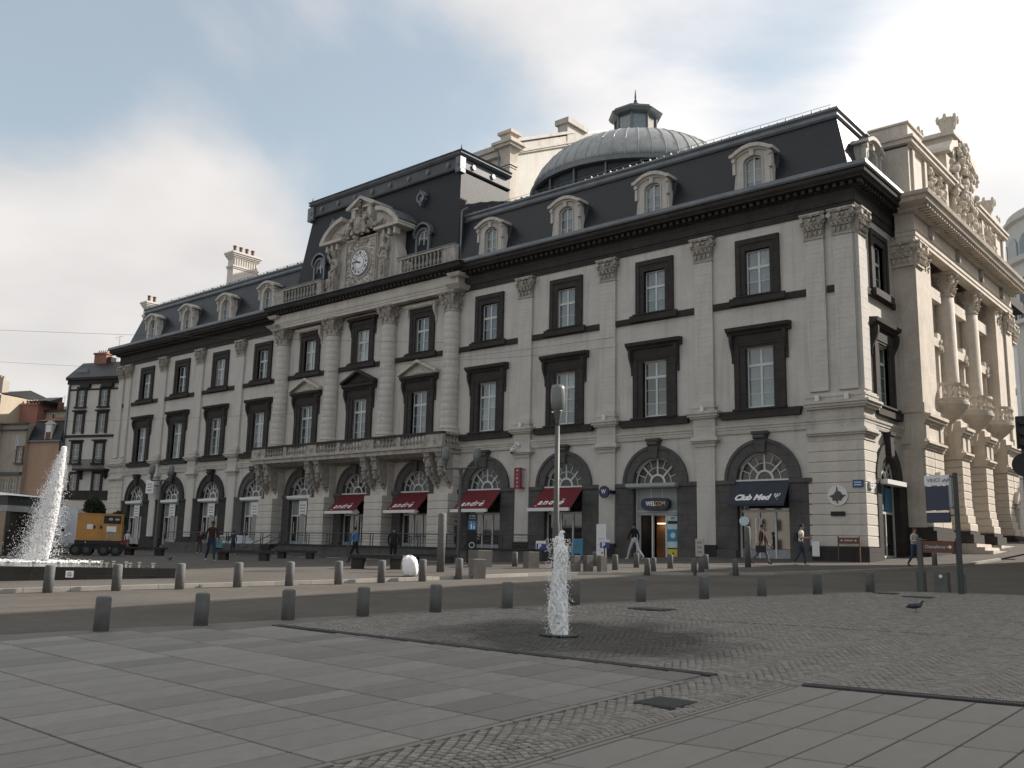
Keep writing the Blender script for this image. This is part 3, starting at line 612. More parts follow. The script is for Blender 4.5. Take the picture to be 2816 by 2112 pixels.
for i, off in ((2, -.25), (3, -.2), (4, -.25), (5, -.2)):
    a, tilt = awning(i, 'red', proj=1.35)
    MB().box(-1.72, 1.45, -1.5, -1.33, 2.62, 2.82).build('front_bar', 'white', a)
    text('lettering', 'andre', .66, 'letter', a, (off, -1.0, 3.17), (tilt, 0, 0), shear=.28, bold=.014, sx=1.05, space=1.22)
    MB().add([(-.0, 0, 0), (.2, 0, 0), (.2, .0, .05), (0, 0, .05)], [(0, 1, 2, 3)]).build('lettering', 'letter', a, (off+.80, -.885, 3.33), rot=(-(PI/2-tilt), 0, 0))
    MB().add([(-.0, 0, 0), (.16, 0, 0), (.16, .0, .05), (0, 0, .05)], [(0, 1, 2, 3)]).build('lettering', 'letter', a, (off-1.04, -1.30, 2.93), rot=(-(PI/2-tilt), 0, 0))
a, tilt = awning(0, 'navyc', proj=.95, z1=4.12, z0=2.88)
MB().box(-1.55, 1.55, -.98, -.93, 2.78, 2.90).build('valance', 'navyc', a)
text('lettering', 'Club Med', .50, 'letter', a, (-.30, -.735, 3.22), (tilt, 0, 0), shear=.25, bold=.022, sx=.98)
text('emblem', 'Ψ', .40, 'letter', a, (1.02, -.70, 3.28), (tilt, 0, 0), shear=.2, bold=.004); MB().blob((0, 0, 0), .03).blob((-.07, 0, .25), .02).build('emblem', 'letter', a, (1.12, -.80, 3.12))
# bay 1: phone shop, its sign, lit doorway and posters
d1 = BAY[1]
s1 = MB(); s1.prism([(-.75+.33*math.cos(t), 3.02+.33*math.sin(t)) for t in [PI/2+PI*k/10 for k in range(11)]]+[(.75-.33+.33*math.cos(t)+.0, 3.02+.33*math.sin(t)) for t in [-PI/2+PI*k/10 for k in range(11)]], 'y', -.2, .1)
sg = s1.build('shop_sign', 'navy', OP, (d1+.2, 0, 0))
text('lettering', 'WEL', .36, 'letter', sg, (-.42, -.215, 3.02), UP, bold=.008, sx=.85); text('lettering', 'COM', .36, 'gold', sg, (.20, -.215, 3.02), UP, bold=.004, sx=.85)
MB().box(-.95, .62, 1.6, 1.7, 0, 2.38).build('interior_wall', 'wood', OP, (d1, 0, 0)); MB().box(-.7, .4, 1.3, 1.4, 1.96, 1.99).build('ceiling_light', 'warm', OP, (d1, 0, 0)); MB().box(-1.2, -1.15, .4, 1.6, 0.0, 2.4).box(-1.2, .62, .4, 1.6, 2.4, 2.42).build('interior_wall', 'black', OP, (d1, 0, 0))
dp = MB().box(.62, 1.34, .18, .22, .6, 2.36).build('poster', 'palecyan', OP, (d1, 0, 0))
MB().box(.64, 1.32, .16, .178, .95, 1.62).build('printed_panel', 'blueprint', dp); MB().box(.66, 1.32, .155, .178, 1.92, 2.08).build('printed_panel', 'black', dp); MB().disc(1.0, 1.28, .16, .15, .16, 14).build('printed_panel', 'palecyan', dp); MB().disc(.98, 2.24, .08, .15, .178, 12, rx=.14).build('printed_panel', 'print_grey', dp)
dq = MB().box(.62, 1.34, .18, .22, -.08, .52).build('poster', 'yellowprint', OP, (d1, 0, 0)); MB().disc(.98, .27, .07, .165, .178, 12).build('printed_panel', 'black', dq)
MB().box(-1.34, -1.14, .2, .26, 0, 2.4).build('door_leaf', 'greymetal', OP, (d1, 0, 0))
# projecting signs and lamps fixed to the wall
sg = MB().disc(-14.9, 3.73, .36, -.75, -.62, 20, rx=.34).build('projecting_sign', 'navy', OP); MB().box(-14.6, -14.5, -.7, -.1, 3.62, 3.82).build('bracket', 'navy', sg)
text('lettering', 'W', .36, 'letter', sg, (-14.9, -.765, 3.73), UP, bold=.004, sx=.8)
sg = MB().box(-21.95, -21.42, -.55, -.43, 4.08, 5.42).build('projecting_sign', 'redp', OP); MB().box(-21.42, -21.36, -.5, 0, 5.3, 5.36).box(-21.42, -21.36, -.5, 0, 4.12, 4.18).build('bracket', 'redp', sg)
for k, ch in enumerate('andre'): text('lettering', ch, .26, 'letter', sg, (-21.69, -.565, 4.24+.25*k), (PI/2, -PI/2, 0))
cm = MB().blob((-22.1, -.62, 6.55), (.16, .16, .2)).tube((-22.05, -.3, 7.05), (-21.75, -.3, 6.85), .09).tube((-21.8, -.55, 6.8), (-22.1, -.62, 6.75), .05).build('security_camera', 'white', OP); MB().blob((-22.12, -.64, 6.40), .11).build('lens', 'black', cm)
md = MB().disc(-1.3, 3.28, .5, -.20, -.145, 32).build('medallion', 'white', OP)
MB().prism([(-1.72, 3.25), (-1.5, 3.33), (-1.36, 3.5), (-1.33, 3.74), (-1.28, 3.5), (-1.15, 3.46), (-1.05, 3.3), (-.88, 3.3), (-1.05, 3.18), (-1.15, 3.02), (-1.27, 3.06), (-1.32, 2.86), (-1.38, 3.04), (-1.55, 3.02), (-1.55, 3.16)], 'y', -.24, -.2).build('relief_figure', 'lavag', md)
MB().box(-1.68, -.97, -.2, -.145, 2.28, 2.5).build('plaque', 'black', OP)
sg = MB().box(-.53, -.02, -.2, -.145, 3.66, 4.02).build('street_name_sign', 'bluesign', OP)
for zz in (3.90, 3.78): MB().box(-.46, -.1, -.206, -.2, zz-.03, zz+.03).build('lettering', 'palecyan', sg)
sg = MB().box(.2, .62, -.2, -.1, 3.62, 3.96).build('street_name_sign', 'paper', OP, rz=PI/2)
for zz in (3.86, 3.74): MB().box(.27, .55, -.206, -.2, zz-.02, zz+.02).build('lettering', 'bluesign', sg)
for x in (-8.565, -15.1, -21.6, -2.05, -.55): MB().box(x-.1, x+.1, -.55, -.36, 7.99, 8.3).build('floodlight', 'white', OP)
# ================================================================== central pavilion
PX0, PX1, PC = -48.55, -27.2, -37.95
COLX = [BAY[4]+3.265, BAY[4]-3.265, BAY[5]-3.265, BAY[6]-3.265]
colm = MB(); z = 8.5; prof = []
nd = 16
for k in range(nd):
    a, b = 8.55+(16.55-8.55)*k/nd, 8.55+(16.55-8.55)*(k+1)/nd
    r = .60-.05*(max(0, k-4)/nd)**1.3; prof += [(r-.003, a), (r, a+.006), (r, b-.006), (r-.003, b)]
colm.lathe(prof, n=28); colm = colm.mesh('column', 'colstone', True)
basm = MB().lathe([(.82, 7.98), (.82, 8.14), (.74, 8.18), (.70, 8.24), (.74, 8.34), (.70, 8.42), (.62, 8.5), (.6, 8.56)], n=28).mesh('column_base', 'stone')
for x in COLX:
    obj('column', colm, OP, (x, -.30, 0)); obj('capital', CAPR, OP, (x, -.30, 16.58), scale=(1.0, 1.0, 1)); obj('column_base', basm, OP, (x, -.30, 0))
    MB().box(x-1.0, x+1.0, -.16, 0, 8.0, 17.95).build('pilaster', 'plaster', OP) if False else None
ppath = [(PX0+.3, 0.3), (PX0+.3, -.55), (PX1-.3, -.55), (PX1-.3, .3)]
sweep(ppath, [(-.3, 17.96), (.30, 17.96), (.30, 18.18), (.34, 18.2), (.34, 18.36), (.38, 18.38), (.42, 18.52), (.30, 18.56), (.30, 19.12), (-.3, 19.12)]).build('architrave', 'stone', OP)
sweep(ppath, [(-.5, 19.13), (.34, 19.13), (.34, 19.36), (.80, 19.40), (.90, 19.48), (.96, 19.66), (1.02, 19.74), (-.5, 19.78)]).build('cornice', 'lava', OP)
mb = MB(); x = PX0
while x < PX1-.1: mb.box(x, x+.2, -1.22, -.88, 19.15, 19.37); x += .42
o = mb.build('dentils', 'lava', OP); o['kind'] = 'stuff'
sweep(ppath, [(-.5, 19.785), (1.06, 19.79), (1.06, 19.86), (-.5, 19.95)]).build('gutter', 'zinc', OP)
for s, x in ((-1, PX0+.15), (1, PX1-.15)):
    mb = MB(); mb.frustum((x-.45, x+.45, -1.0, .2), (x-.7, x+.7, -1.35, .2), 18.0, 18.3); mb.frustum((x-.5, x+.5, -1.15, .2), (x-.62, x+.62, -1.3, .2), 18.9, 19.12); mb.build('corner_bracket', 'stone', OP)
# balustrades
def baluster(h, m='carved', r=.085):
    return MB().lathe([(r*.9, 0), (r*.9, .06*h), (r*.5, .10*h), (r*1.15, .30*h), (r*.95, .42*h), (r*.45, .62*h), (r*.5, .80*h), (r*.9, .88*h), (r*.9, h)], n=8).mesh('baluster', m)
BAL = baluster(.86); BALR = baluster(.80)
def dress_balustrade(nm, x0, x1, y, z, h, piers, n, mesh, m='carved', rail='carved'):
    MB().box(x0, x1, y-.16, y+.16, z, z+.16).build(nm+'_base', m, OP); MB().box(x0, x1, y-.19, y+.19, z+h-.16, z+h).build(nm+'_rail', rail, OP)
    for a, b in piers: MB().box(a, b, y-.15, y+.15, z+.16, z+h-.16).build(nm+'_pier', m, OP)
    ed = sorted(piers); gaps = [(ed[k][1], ed[k+1][0]) for k in range(len(ed)-1)]
    for (a, b), k in zip(gaps, n):
        for j in range(k): obj('baluster', mesh, OP, (a+(b-a)*(j+.5)/k, y, z+.16))
# roof balustrade either side of the clock
for x0, x1 in ((PX0+.1, -42.2), (-33.3, PX1-.1)):
    if x0 < -40: pr = [(x0, x0+1.25), (x1-.5, x1)]
    else: pr = [(x0, x0+.5), (x1-1.25, x1)]
    dress_balustrade('parapet', x0, x1, -.95, 19.88, 1.35, pr, [11], baluster(1.03, 'carved', .10), rail='carved')
    MB().box(x0+.02, x1-.02, -1.2, -.7, 21.235, 21.30).build('parapet_cap', 'zinc', OP)
# balcony on paired carved brackets
bx0, bx1, by = -48.95, -27.15, -1.95
MB().box(bx0, bx1, by, 0, 6.62, 6.90).box(bx0-.12, bx1+.12, by-.12, 0, 6.90, 6.98).prism([(by+.1, 6.62), (0, 6.62), (0, 6.3), (by+.7, 6.4)], 'x', bx0+.2, bx1-.2).build('balcony_slab', 'carved', OP)
piers = []
for k, x in enumerate(COLX[::-1]): piers.append((x-.65, x+.65))
piers[0] = (bx0, piers[0][1]); piers[-1] = (piers[-1][0], bx1)
mids = [((piers[k][1]+piers[k+1][0])/2-.16, (piers[k][1]+piers[k+1][0])/2+.16) for k in range(3)]
dress_balustrade('balcony', bx0, bx1, by+.2, 6.98, 1.0, piers+mids, [7]*6, baluster(.68, 'carved', .10), rail='lava')
for x in (bx0+.16, bx1-.16):
    MB().box(x-.16, x+.16, by+.4, -.0, 6.98, 7.12).box(x-.18, x+.18, by+.4, 0, 7.82, 7.98).build('balcony_rail', 'carved', OP)
    for j in range(4): obj('baluster', baluster(.68, 'carved', .10), OP, (x, by+.65+.33*j, 7.14))
for x in [(a+b)/2 for a, b in piers]:
    q = MB().disc(x, 7.48, .24, by+.02, by+.05, 20); q.disc(x, 7.48, .14, by-.02, by+.02, 14); q.build('roundel', 'carved', OP)
def bracket():
    mb = MB(); pts = [(0, 2.75), (-1.75, 2.75), (-1.78, 2.45), (-1.6, 2.30), (-1.62, 1.95), (-1.45, 1.62), (-1.30, 1.5), (-1.2, 1.1), (-.85, .75), (-.55, .62), (-.35, .25), (-.2, 0), (0, 0)]
    mb.prism(pts, 'x', -.27, .27); mb.box(-.33, .33, -1.85, 0, 2.62, 2.75)
    mb.blob((0, -1.52, 1.50), (.23, .26, .30)); mb.blob((0, -1.74, 1.46), (.07, .09, .09)); mb.blob((0, -1.6, 1.78), (.28, .2, .14)); mb.blob((0, -1.5, 1.22), (.20, .2, .2))
    for s in (-1, 1): mb.blob((s*.10, -1.74, 1.58), (.05, .04, .035)); mb.blob((s*.26, -1.35, 1.5), (.1, .22, .25)); mb.tube((s*.30, -1.55, 2.2), (s*.24, -1.55, 2.2), .22, .22, 12)
    for k in range(7): mb.blob((.05*math.sin(k*2.1), -1.12+.13*k, .98-.15*k), (.20-.012*k, .14, .13))
    for k in range(4): mb.blob((0, -.22, .02-.14*k), (.15-.02*k, .1, .11))
    return mb.mesh('balcony_bracket', 'carved')
BRK = bracket()
for x in COLX:
    for s in (-.58, .58): obj('balcony_bracket', BRK, OP, (x+s, -.0, 3.95), scale=(1, 1, .985))
    courses(OP, x-.96, x+.96, -1.12, .0, .30, 3.9, .51); courses(OP, x-.9, x+.9, -.62, 0.0, 3.9, 6.6, .54)
    MB().box(x-1.0, x+1.0, -1.16, -.0, -.9, .29).build('plinth', 'lava', OP)
# ---- clock gable
cx = -37.9
ag = MB()
ag.box(cx-3.6, cx+3.6, -.55, .6, 19.9, 24.0)
ag.box(cx-1.85, cx+1.85, -.72, -.55, 20.0, 24.0)
for s in (-1, 1):      # side volutes sweeping out at the foot
    pts = [(3.6, 19.9), (4.75, 19.9), (4.85, 20.5), (4.8, 21.05), (4.5, 21.4), (4.15, 21.45), (4.05, 21.75), (3.95, 22.3), (3.75, 22.8), (3.6, 23.2)]
    ag.prism([(cx+s*a, b) for a, b in pts], 'y', -.5, .4)
    ag.tube((cx+s*4.45, -.62, 20.95), (cx+s*4.45, .3, 20.95), .36, .36, 16)
    ag.box(cx+s*3.15-.35, cx+s*3.15+.35, -.68, -.55, 19.9, 23.4)
    for k in range(3): q = cx+s*(2.45+.62*k+.3); ag.box(q-.12, q+.12, -1.0, -.5, 23.45, 23.95)
ag.build('clock_gable', 'stone', OP)
for s in (-1, 1):
    cg = MB()
    cg.box(min(cx+s*1.9, cx+s*4.65), max(cx+s*1.9, cx+s*4.65), -1.25, .5, 24.0, 24.22)
    pts = [(4.7, 24.22), (4.5, 24.5), (4.1, 24.95), (3.5, 25.4), (2.8, 25.75), (2.0, 25.95)]
    low = [(2.0, 25.62), (2.75, 25.45), (3.35, 25.12), (3.9, 24.72), (4.2, 24.22)]
    cg.prism([(cx+s*a, b) for a, b in pts+low], 'y', -1.25, .6)
    cg.prism([(cx+s*a, b) for a, b in [(1.6, 24.22), (4.2, 24.22), (3.8, 24.75), (3.3, 25.15), (2.7, 25.47), (1.6, 25.6)]], 'y', -.7, .5)
    cg.build('broken_pediment', 'stone', OP)
for s in (-1, 1):
    MB().prism([(cx+s*a, b) for a, b in [(4.6, 24.42), (4.1, 24.97), (3.5, 25.42), (2.8, 25.77), (2.0, 25.97), (2.0, 26.03), (2.85, 25.84), (3.58, 25.48), (4.2, 25.02), (4.7, 24.45)]], 'y', -1.2, 2.0).build('zinc_hood', 'zinc', OP)
tb = MB(); tb.box(cx-1.15, cx+1.15, -.7, .8, 25.0, 26.35)
for s in (-1, 1): tb.box(cx+s*.95-.22, cx+s*.95+.22, -.95, -.6, 25.2, 26.35); tb.prism([(cx+s*1.3, 26.35), (cx+s*1.65, 26.35), (cx+s*1.65, 26.55), (cx, 27.3), (cx, 27.05), (cx+s*.55, 26.75)], 'y', -1.15, .8)
tb.box(cx-1.5, cx+1.5, -1.0, .7, 26.3, 26.45); tb.prism([(cx-1.2, 26.45), (cx+1.2, 26.45), (cx, 27.0)], 'y', -.8, .6); tb.build('gable_crest', 'stone', OP)
rn = random.Random(3)
cv = MB()        # carved cartouche, garlands and relief round the clock
cv.blob((cx, -1.05, 24.85), (.78, .30, .82)); cv.blob((cx, -1.2, 24.9), (.5, .3, .56))
for s in (-1, 1): cv.tube((cx+s*.75, -1.3, 25.35), (cx+s*.75, -.9, 25.35), .2, .2, 10); cv.tube((cx+s*.7, -1.25, 24.3), (cx+s*.7, -.9, 24.3), .17, .17, 10); cv.blob((cx+s*1.35, -1.05, 24.65), (.22, .2, .5), s*.5); cv.blob((cx, -.95, 26.0), (.34, .25, .38)); cv.blob((cx, -1.15, 26.45), (.22, .2, .26)); cv.blob((cx, -1.1, 26.75), (.28, .2, .16))
for k in range(46):
    a = rn.uniform(0, 2*PI); r = rn.uniform(.6, 1.15); cv.blob((cx+r*math.cos(a)*1.2, -.85-rn.random()*.25, 24.9+r*math.sin(a)*.9), (rn.uniform(.08, .17), .14, rn.uniform(.1, .22)), a)
for s in (-1, 1):
    for k in range(18): t = k/17; cv.blob((cx+s*(1.1+1.5*t), -.95-rn.random()*.15, 25.35-.5*math.sin(t*PI)-.5*t+rn.uniform(-.1, .1)), rn.uniform(.1, .18))
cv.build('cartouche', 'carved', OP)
rv = MB()
for k in range(330):
    x = rn.uniform(-1.62, 1.62); z_ = rn.uniform(20.15, 23.75)
    if math.hypot(x, z_-21.92) < 1.3: continue
    rv.blob((cx+x, -.74, z_), (rn.uniform(.03, .08), .09, rn.uniform(.05, .13)), rn.uniform(0, PI))
for q0, q1, r0_, r1_ in ((-1.78, -1.66, 20.05, 23.9), (1.66, 1.78, 20.05, 23.9), (-1.66, 1.66, 23.78, 23.9), (-1.66, 1.66, 20.05, 20.17)): rv.box(cx+q0, cx+q1, -.80, -.72, r0_, r1_)
rv.arcring(cx, 21.92, 1.14, 1.28, -.80, -.72, 0, 2*PI, 36)
rv.build('relief_panel', 'carved', OP)
def figure(s):          # half-nude supporting figure ending in a sheath
    mb = MB(); x = cx+s*3.0; y = -1.0
    mb.blob((x, y-.02, 23.05), (.21, .23, .27)); mb.blob((x, y, 23.22), (.26, .25, .17)); mb.blob((x, y-.2, 23.02), (.05, .06, .07)); mb.tube((x, y, 22.65), (x, y, 22.95), .11, .10, 8)
    mb.blob((x, y, 22.42), (.42, .27, .34)); mb.blob((x-.14, y-.2, 22.42), .14); mb.blob((x+.14, y-.2, 22.42), .14); mb.blob((x, y, 22.02), (.30, .23, .34)); mb.blob((x, y, 21.7), (.37, .26, .26))
    for q, (e, h) in ((s, ((.62, 23.05), (.2, 23.45))), (-s, ((.55, 21.98), (.12, 21.66)))):
        sh = (x+q*.36, y, 22.56); el = (x+q*e[0], y-.12, e[1]); ha = (x+q*h[0], y-.3, h[1]); mb.tube(sh, el, .12, .09, 8); mb.tube(el, ha, .09, .065, 8); mb.blob(ha, .09)
    for k in range(14): mb.blob((x+rn.uniform(-.38, .38), y-.12, 21.52+rn.uniform(-.16, .12)), (.10, .12, .16))
    mb.frustum((x-.20, x+.20, y-.12, -.5), (x-.33, x+.33, y-.22, -.5), 20.1, 21.5); mb.box(x-.36, x+.36, y-.2, -.5, 19.9, 20.1)
    for k in range(5): mb.blob((x+rn.uniform(-.12, .12), y-.25, 21.2-.18*k), (.13-.01*k, .1, .13))
    return mb.build('supporting_figure', 'carved', OP)
figure(-1); figure(1)
ck = MB().disc(cx, 21.92, 1.12, -.84, -.72, 40).build('clock', 'carved', OP)
dl = MB().disc(cx, 21.92, 1.02, -.87, -.84, 40); dl.build('dial', 'dial', ck)
rg = MB(); rg.arcring(cx, 21.92, 1.0, 1.04, -.89, -.87, 0, 2*PI, 48); rg.arcring(cx, 21.92, .50, .525, -.885, -.87, 0, 2*PI, 36)
for k in range(12):
    a = PI/12+k*PI/6; c, s = math.cos(a), math.sin(a); rg.prism([(cx+.52*c-.009*s, 21.92+.52*s+.009*c), (cx+1.0*c-.009*s, 21.92+1.0*s+.009*c), (cx+1.0*c+.009*s, 21.92+1.0*s-.009*c), (cx+.52*c+.009*s, 21.92+.52*s-.009*c)], 'y', -.882, -.87)
rg.build('dial_ring', 'black', ck)
for k, n_ in enumerate(['XII', 'I', 'II', 'III', 'IIII', 'V', 'VI', 'VII', 'VIII', 'IX', 'X', 'XI']):
    a = PI/2-k*PI/6; text('numeral', n_, .36, 'black', ck, (cx+.76*math.cos(a), -.875, 21.92+.76*math.sin(a)), (PI/2, -(a-PI/2), 0), ext=.004, bold=.012, sx=.62)
def hand(l, w_, deg, y):
    a = rad(90-deg); c, s = math.cos(a), math.sin(a)
    pts = [(-.18, w_*.5), (l*.55, w_), (l*.7, w_*1.6), (l, 0), (l*.7, -w_*1.6), (l*.55, -w_), (-.18, -w_*.5)]
    MB().prism([(cx+p*c-q*s, 21.92+p*s+q*c) for p, q in pts], 'y', y, y+.008).disc(cx, 21.92, .07, y, y+.01, 12).build('hand', 'black', ck)
hand(.60, .035, 294, -.90); hand(.90, .026, 277, -.915)
# ================================================================== roofs
MR = MB().frustum((XL+.1, XR-.1, .15, 7.0), (XL+1.3, XR-1.25, 1.45, 7.0), 19.75, 24.0).build('mansard_roof', 'slate', OP)
MB().frustum((XL+1.3, XR-1.25, 1.45, 12), (XL+4, XR-4, 6, 12), 24.0, 24.7).build('upper_roof', 'zincd', OP)
rp = [(XL+1.3, 7), (XL+1.3, 1.45), (XR-1.25, 1.45), (XR-1.25, 7)]
sweep(rp, [(-.15, 23.72), (.14, 23.74), (.22, 23.84), (.12, 23.92), (.12, 24.10), (.24, 24.22), (.20, 24.36), (-.2, 24.40)]).build('ridge_moulding', 'zinc', OP)
mb = MB()
for k in range(150):
    x = XL+1.6+k*.5
    if -48 < x < -28.5 or x > XR-1.4: continue
    mb.box(x, x+.06, 1.4, 1.6, 24.38, 24.50 if k % 3 else 24.56)
o = mb.build('roof_hooks', 'zincd', OP); o['kind'] = 'stuff'
MB().tube((-26.8, 1.5, 24.66), (-1.5, 1.5, 24.66), .014, .014, 5).build('safety_cable', 'zinc', OP); MB().tube((XL+1.4, 1.5, 24.62), (-48.2, 1.5, 24.62), .014, .014, 5).build('safety_cable', 'zinc', OP)
# wing dormers
def dormer():
    mb = MB()
    for s in (-1, 1):
        a, b = s*.60, s*1.10; mb.box(min(a, b), max(a, b), -.16, .5, 0, 1.86)
        mb.frustum((min(s*1.10, s*1.30), max(s*1.10, s*1.30), -.1, .5), (min(s*1.10, s*1.14), max(s*1.10, s*1.14), -.1, .5), 0, 1.6)
        arc_in = [(s*.60*math.sin(t), 1.86+.30*math.cos(t)) for t in [PI/2*(1-i/6) for i in range(7)]]
        arc_out = [(s*1.22*math.sin(t)/1.0, 1.70+.95*math.cos(t*.9)) for t in [PI/2*i/6 for i in range(7)]]
        mb.prism([(s*1.10, 1.86)]+arc_in+[(0, 2.62), (s*.5, 2.56), (s*.9, 2.40), (s*1.10, 2.26)], 'y', -.16, .5)
        mb.prism([(0, 2.58), (s*.5, 2.52), (s*.95, 2.34), (s*1.2, 2.20), (s*1.42, 2.20), (s*1.42, 2.36), (s*1.25, 2.40), (s*.95, 2.56), (s*.5, 2.73), (0, 2.79)], 'y', -.46, .5)
        mb.prism([(0, 2.46), (s*.5, 2.40), (s*.92, 2.24), (s*1.18, 2.10), (s*1.18, 2.20), (s*.95, 2.34), (s*.5, 2.52), (0, 2.58)], 'y', -.28, .0)
        mb.tube((s*1.18, -.36, 2.04), (s*1.18, -.08, 2.04), .13, .13, 10); mb.box(s*1.18-.09, s*1.18+.09, -.27, 0, 1.25, 1.98)
        mb.box(min(s*.60, s*.70), max(s*.60, s*.70), -.2, -.16, 0, 1.86)
    mb.box(-.15, .15, -.3, -.1, 2.12, 2.5); mb.box(-1.2, 1.2, -.22, .5, -.1, .06)
    return mb.mesh('dormer', 'stone')
DOR = dormer()
DORR = MB().prism([(-1.3, 0), (1.3, 0), (1.35, 2.25), (.9, 2.6), (0, 2.75), (-.9, 2.6), (-1.35, 2.25)], 'y', .45, 1.7).mesh('dormer_roof', 'zincd')
dfm = MB(); dfm.box(-.6, -.53, .06, .12, .06, 1.9); dfm.box(.53, .6, .06, .12, .06, 1.9); dfm.box(-.05, .05, .05, .13, .06, 2.1); dfm.prism([(-.6, 1.86), (-.52, 2.0), (-.3, 2.12), (0, 2.16), (.3, 2.12), (.52, 2.0), (.6, 1.86), (.52, 1.86), (.46, 1.94), (.27, 2.04), (0, 2.08), (-.27, 2.04), (-.46, 1.94), (-.52, 1.86)], 'y', .06, .12); dfm.box(-.53, .53, .06, .12, .06, .14)
for zz in (.75, 1.4): dfm.box(-.53, -.05, .07, .11, zz-.018, zz+.018); dfm.box(.05, .53, .07, .11, zz-.018, zz+.018)
DFM = dfm.mesh('sash_frame', 'framewhite')
DPN = [(sx*.29, (a+b)/2, .48, b-a) for a, b in ((.14, .73), (.77, 1.38), (1.42, 2.0)) for sx in (-1, 1)]
def put_dormer(loc, rz=0):
    d = obj('dormer', DOR, OP, loc, rz, scale=(.92, 1, 1.02)); obj('dormer_roof', DORR, d); obj('sash_frame', DFM, d)
    for x, z_, w_, h_ in DPN: obj('pane', pane_mesh(w_, h_), d, (x, .09, z_))
for i, c in enumerate(BAY):
    if 4 <= i <= 6: continue
    put_dormer((c-.2, .22, 20.08))
put_dormer((-.25, 3.4, 20.08), PI/2)
# central steep roof
MB().frustum((PC-9.85, PC+9.55, .25, 8.2), (PC-8.75, PC+8.75, 1.15, 6.4), 19.9, 28.2).build('pavilion_roof', 'slatem', OP)
MB().frustum((PC-8.8, PC+8.8, 1.05, 6.5), (PC-8.75, PC+8.75, 1.0, 6.55), 28.0, 28.95).build('lead_band', 'leadp', OP)
lp = [(PC-8.8, 6.5), (PC-8.8, 1.02), (PC+8.8, 1.02), (PC+8.8, 6.5)]
sweep(lp, [(-.2, 27.95), (.10, 27.95), (.16, 28.05), (.05, 28.12), (-.2, 28.12)]).build('lead_moulding', 'zincd', OP)
sweep(lp, [(-.3, 28.93), (.14, 28.95), (.30, 29.1), (.22, 29.25), (.34, 29.36), (.2, 29.45), (-.3, 29.5)]).build('ridge_moulding', 'zinc', OP)
MB().frustum((PC-8.8, PC+8.8, 1.0, 6.5), (PC-7, PC+7, 3, 5), 29.45, 29.9).build('upper_roof', 'zincd', OP)
for k in range(8): x = PC-8.8+17.6*(k+.6)/8.2; obj('lead_boss', MB().disc(0, 0, .2, -.07, .06, 14).disc(0, 0, .11, -.12, -.07, 10).mesh('lead_boss', 'zinc'), OP, (x, 1.0, 28.55))
for k in range(2): obj('lead_boss', MB().disc(0, 0, .2, -.07, .06, 14).mesh('lead_boss', 'zinc'), OP, (PC+8.82, 2.4+2.2*k, 28.5), PI/2)
for s in (-1, 1):
    mb = MB(); x = PC+s*8.85
    mb.box(x-.4, x+.1 if s > 0 else x+.4, .82, 1.4, 27.7, 28.9); mb.blob((x-.1*s, .82, 28.4), (.22, .12, .28)); mb.blob((x-.1*s, .82, 27.8), (.3, .12, .2)); mb.tube((x, 1.0, 29.4), (x, 1.0, 29.85), .10, .02, 8); mb.build('corner_ornament', 'zinc', OP)
mb = MB()
for k in range(40): x = PC-8.6+k*.44; mb.box(x, x+.05, .95, 1.1, 29.44, 29.54)
o = mb.build('roof_hooks', 'zincd', OP); o['kind'] = 'stuff'
MB().box(PC-3.0, PC-1.6, 2.5, 3.6, 29.7, 30.0).box(PC-3.1, PC-1.5, 2.4, 3.7, 30.15, 30.25).box(PC-2.9, PC-2.8, 2.5, 3.6, 30, 30.15).box(PC-1.8, PC-1.7, 2.5, 3.6, 30, 30.15).build('roof_vent', 'zincd', OP)
def lead_dormer(x):
    mb = MB(); z_ = 21.9
    for s in (-1, 1): mb.box(min(s*.55, s*.75), max(s*.55, s*.75), -.1, .5, z_-1.0, z_+1.25); mb.tube((s*.78, -.16, z_+1.35), (s*.78, 0, z_+1.35), .13, .13, 10); mb.box(min(s*.7, s*.95), max(s*.7, s*.95), -.18, .5, z_+1.48, z_+1.58)
    mb.arcring(0, z_+1.25, .55, .74, -.1, .6, n=14); mb.arcring(0, z_+1.42, .78, .94, -.24, .7, n=14); mb.box(-.85, .85, -.2, .6, z_-1.1, z_-.95)
    d = mb.build('round_dormer', 'zinc', OP, (x, .45, 0))
    MB().prism([(-.75, z_-.9), (.75, z_-.9), (.85, z_+1.5), (.5, z_+2.1), (0, z_+2.3), (-.5, z_+2.1), (-.85, z_+1.5)], 'y', .5, 2.0).build('dormer_roof', 'zincd', d)
    f = MB(); f.box(-.55, -.47, .1, .16, z_-.95, z_+1.25); f.box(.47, .55, .1, .16, z_-.95, z_+1.25); f.box(-.04, .04, .09, .17, z_-.95, z_+1.75); f.arcring(0, z_+1.25, .46, .55, .1, .16, n=10)
    for zz in (z_-.2, z_+.5, z_+1.2): f.box(-.47, .47, .11, .15, zz-.02, zz+.02)
    f.build('sash_frame', 'framewhite', d)
    for zz in (z_-.58, z_+.15, z_+.85):
        for sx in (-1, 1): obj('pane', pane_mesh(.42, .64), d, (sx*.255, .13, zz))
    MB().disc(0, z_+1.25, .46, .13, .14, 12, 0, PI).build('pane', 'pane', d)
lead_dormer(-32.25); lead_dormer(-44.55+.0)
def oculus(x):
    mb = MB(); mb.arcring(x, 26.45, .27, .42, .55, .95, 0, 2*PI, 24); mb.prism([(x-.3, 26.2), (x, 25.75), (x+.3, 26.2)], 'y', .6, .95); mb.blob((x, .6, 26.95), (.14, .1, .12)); mb.arcring(x, 26.45, .42, .55, .65, .95, rad(10), rad(170), 12)
    o = mb.build('oculus', 'zinc', OP); MB().disc(x, 26.45, .27, .72, .75, 16).build('pane', 'pane', o)
oculus(-32.9); oculus(-43.35)
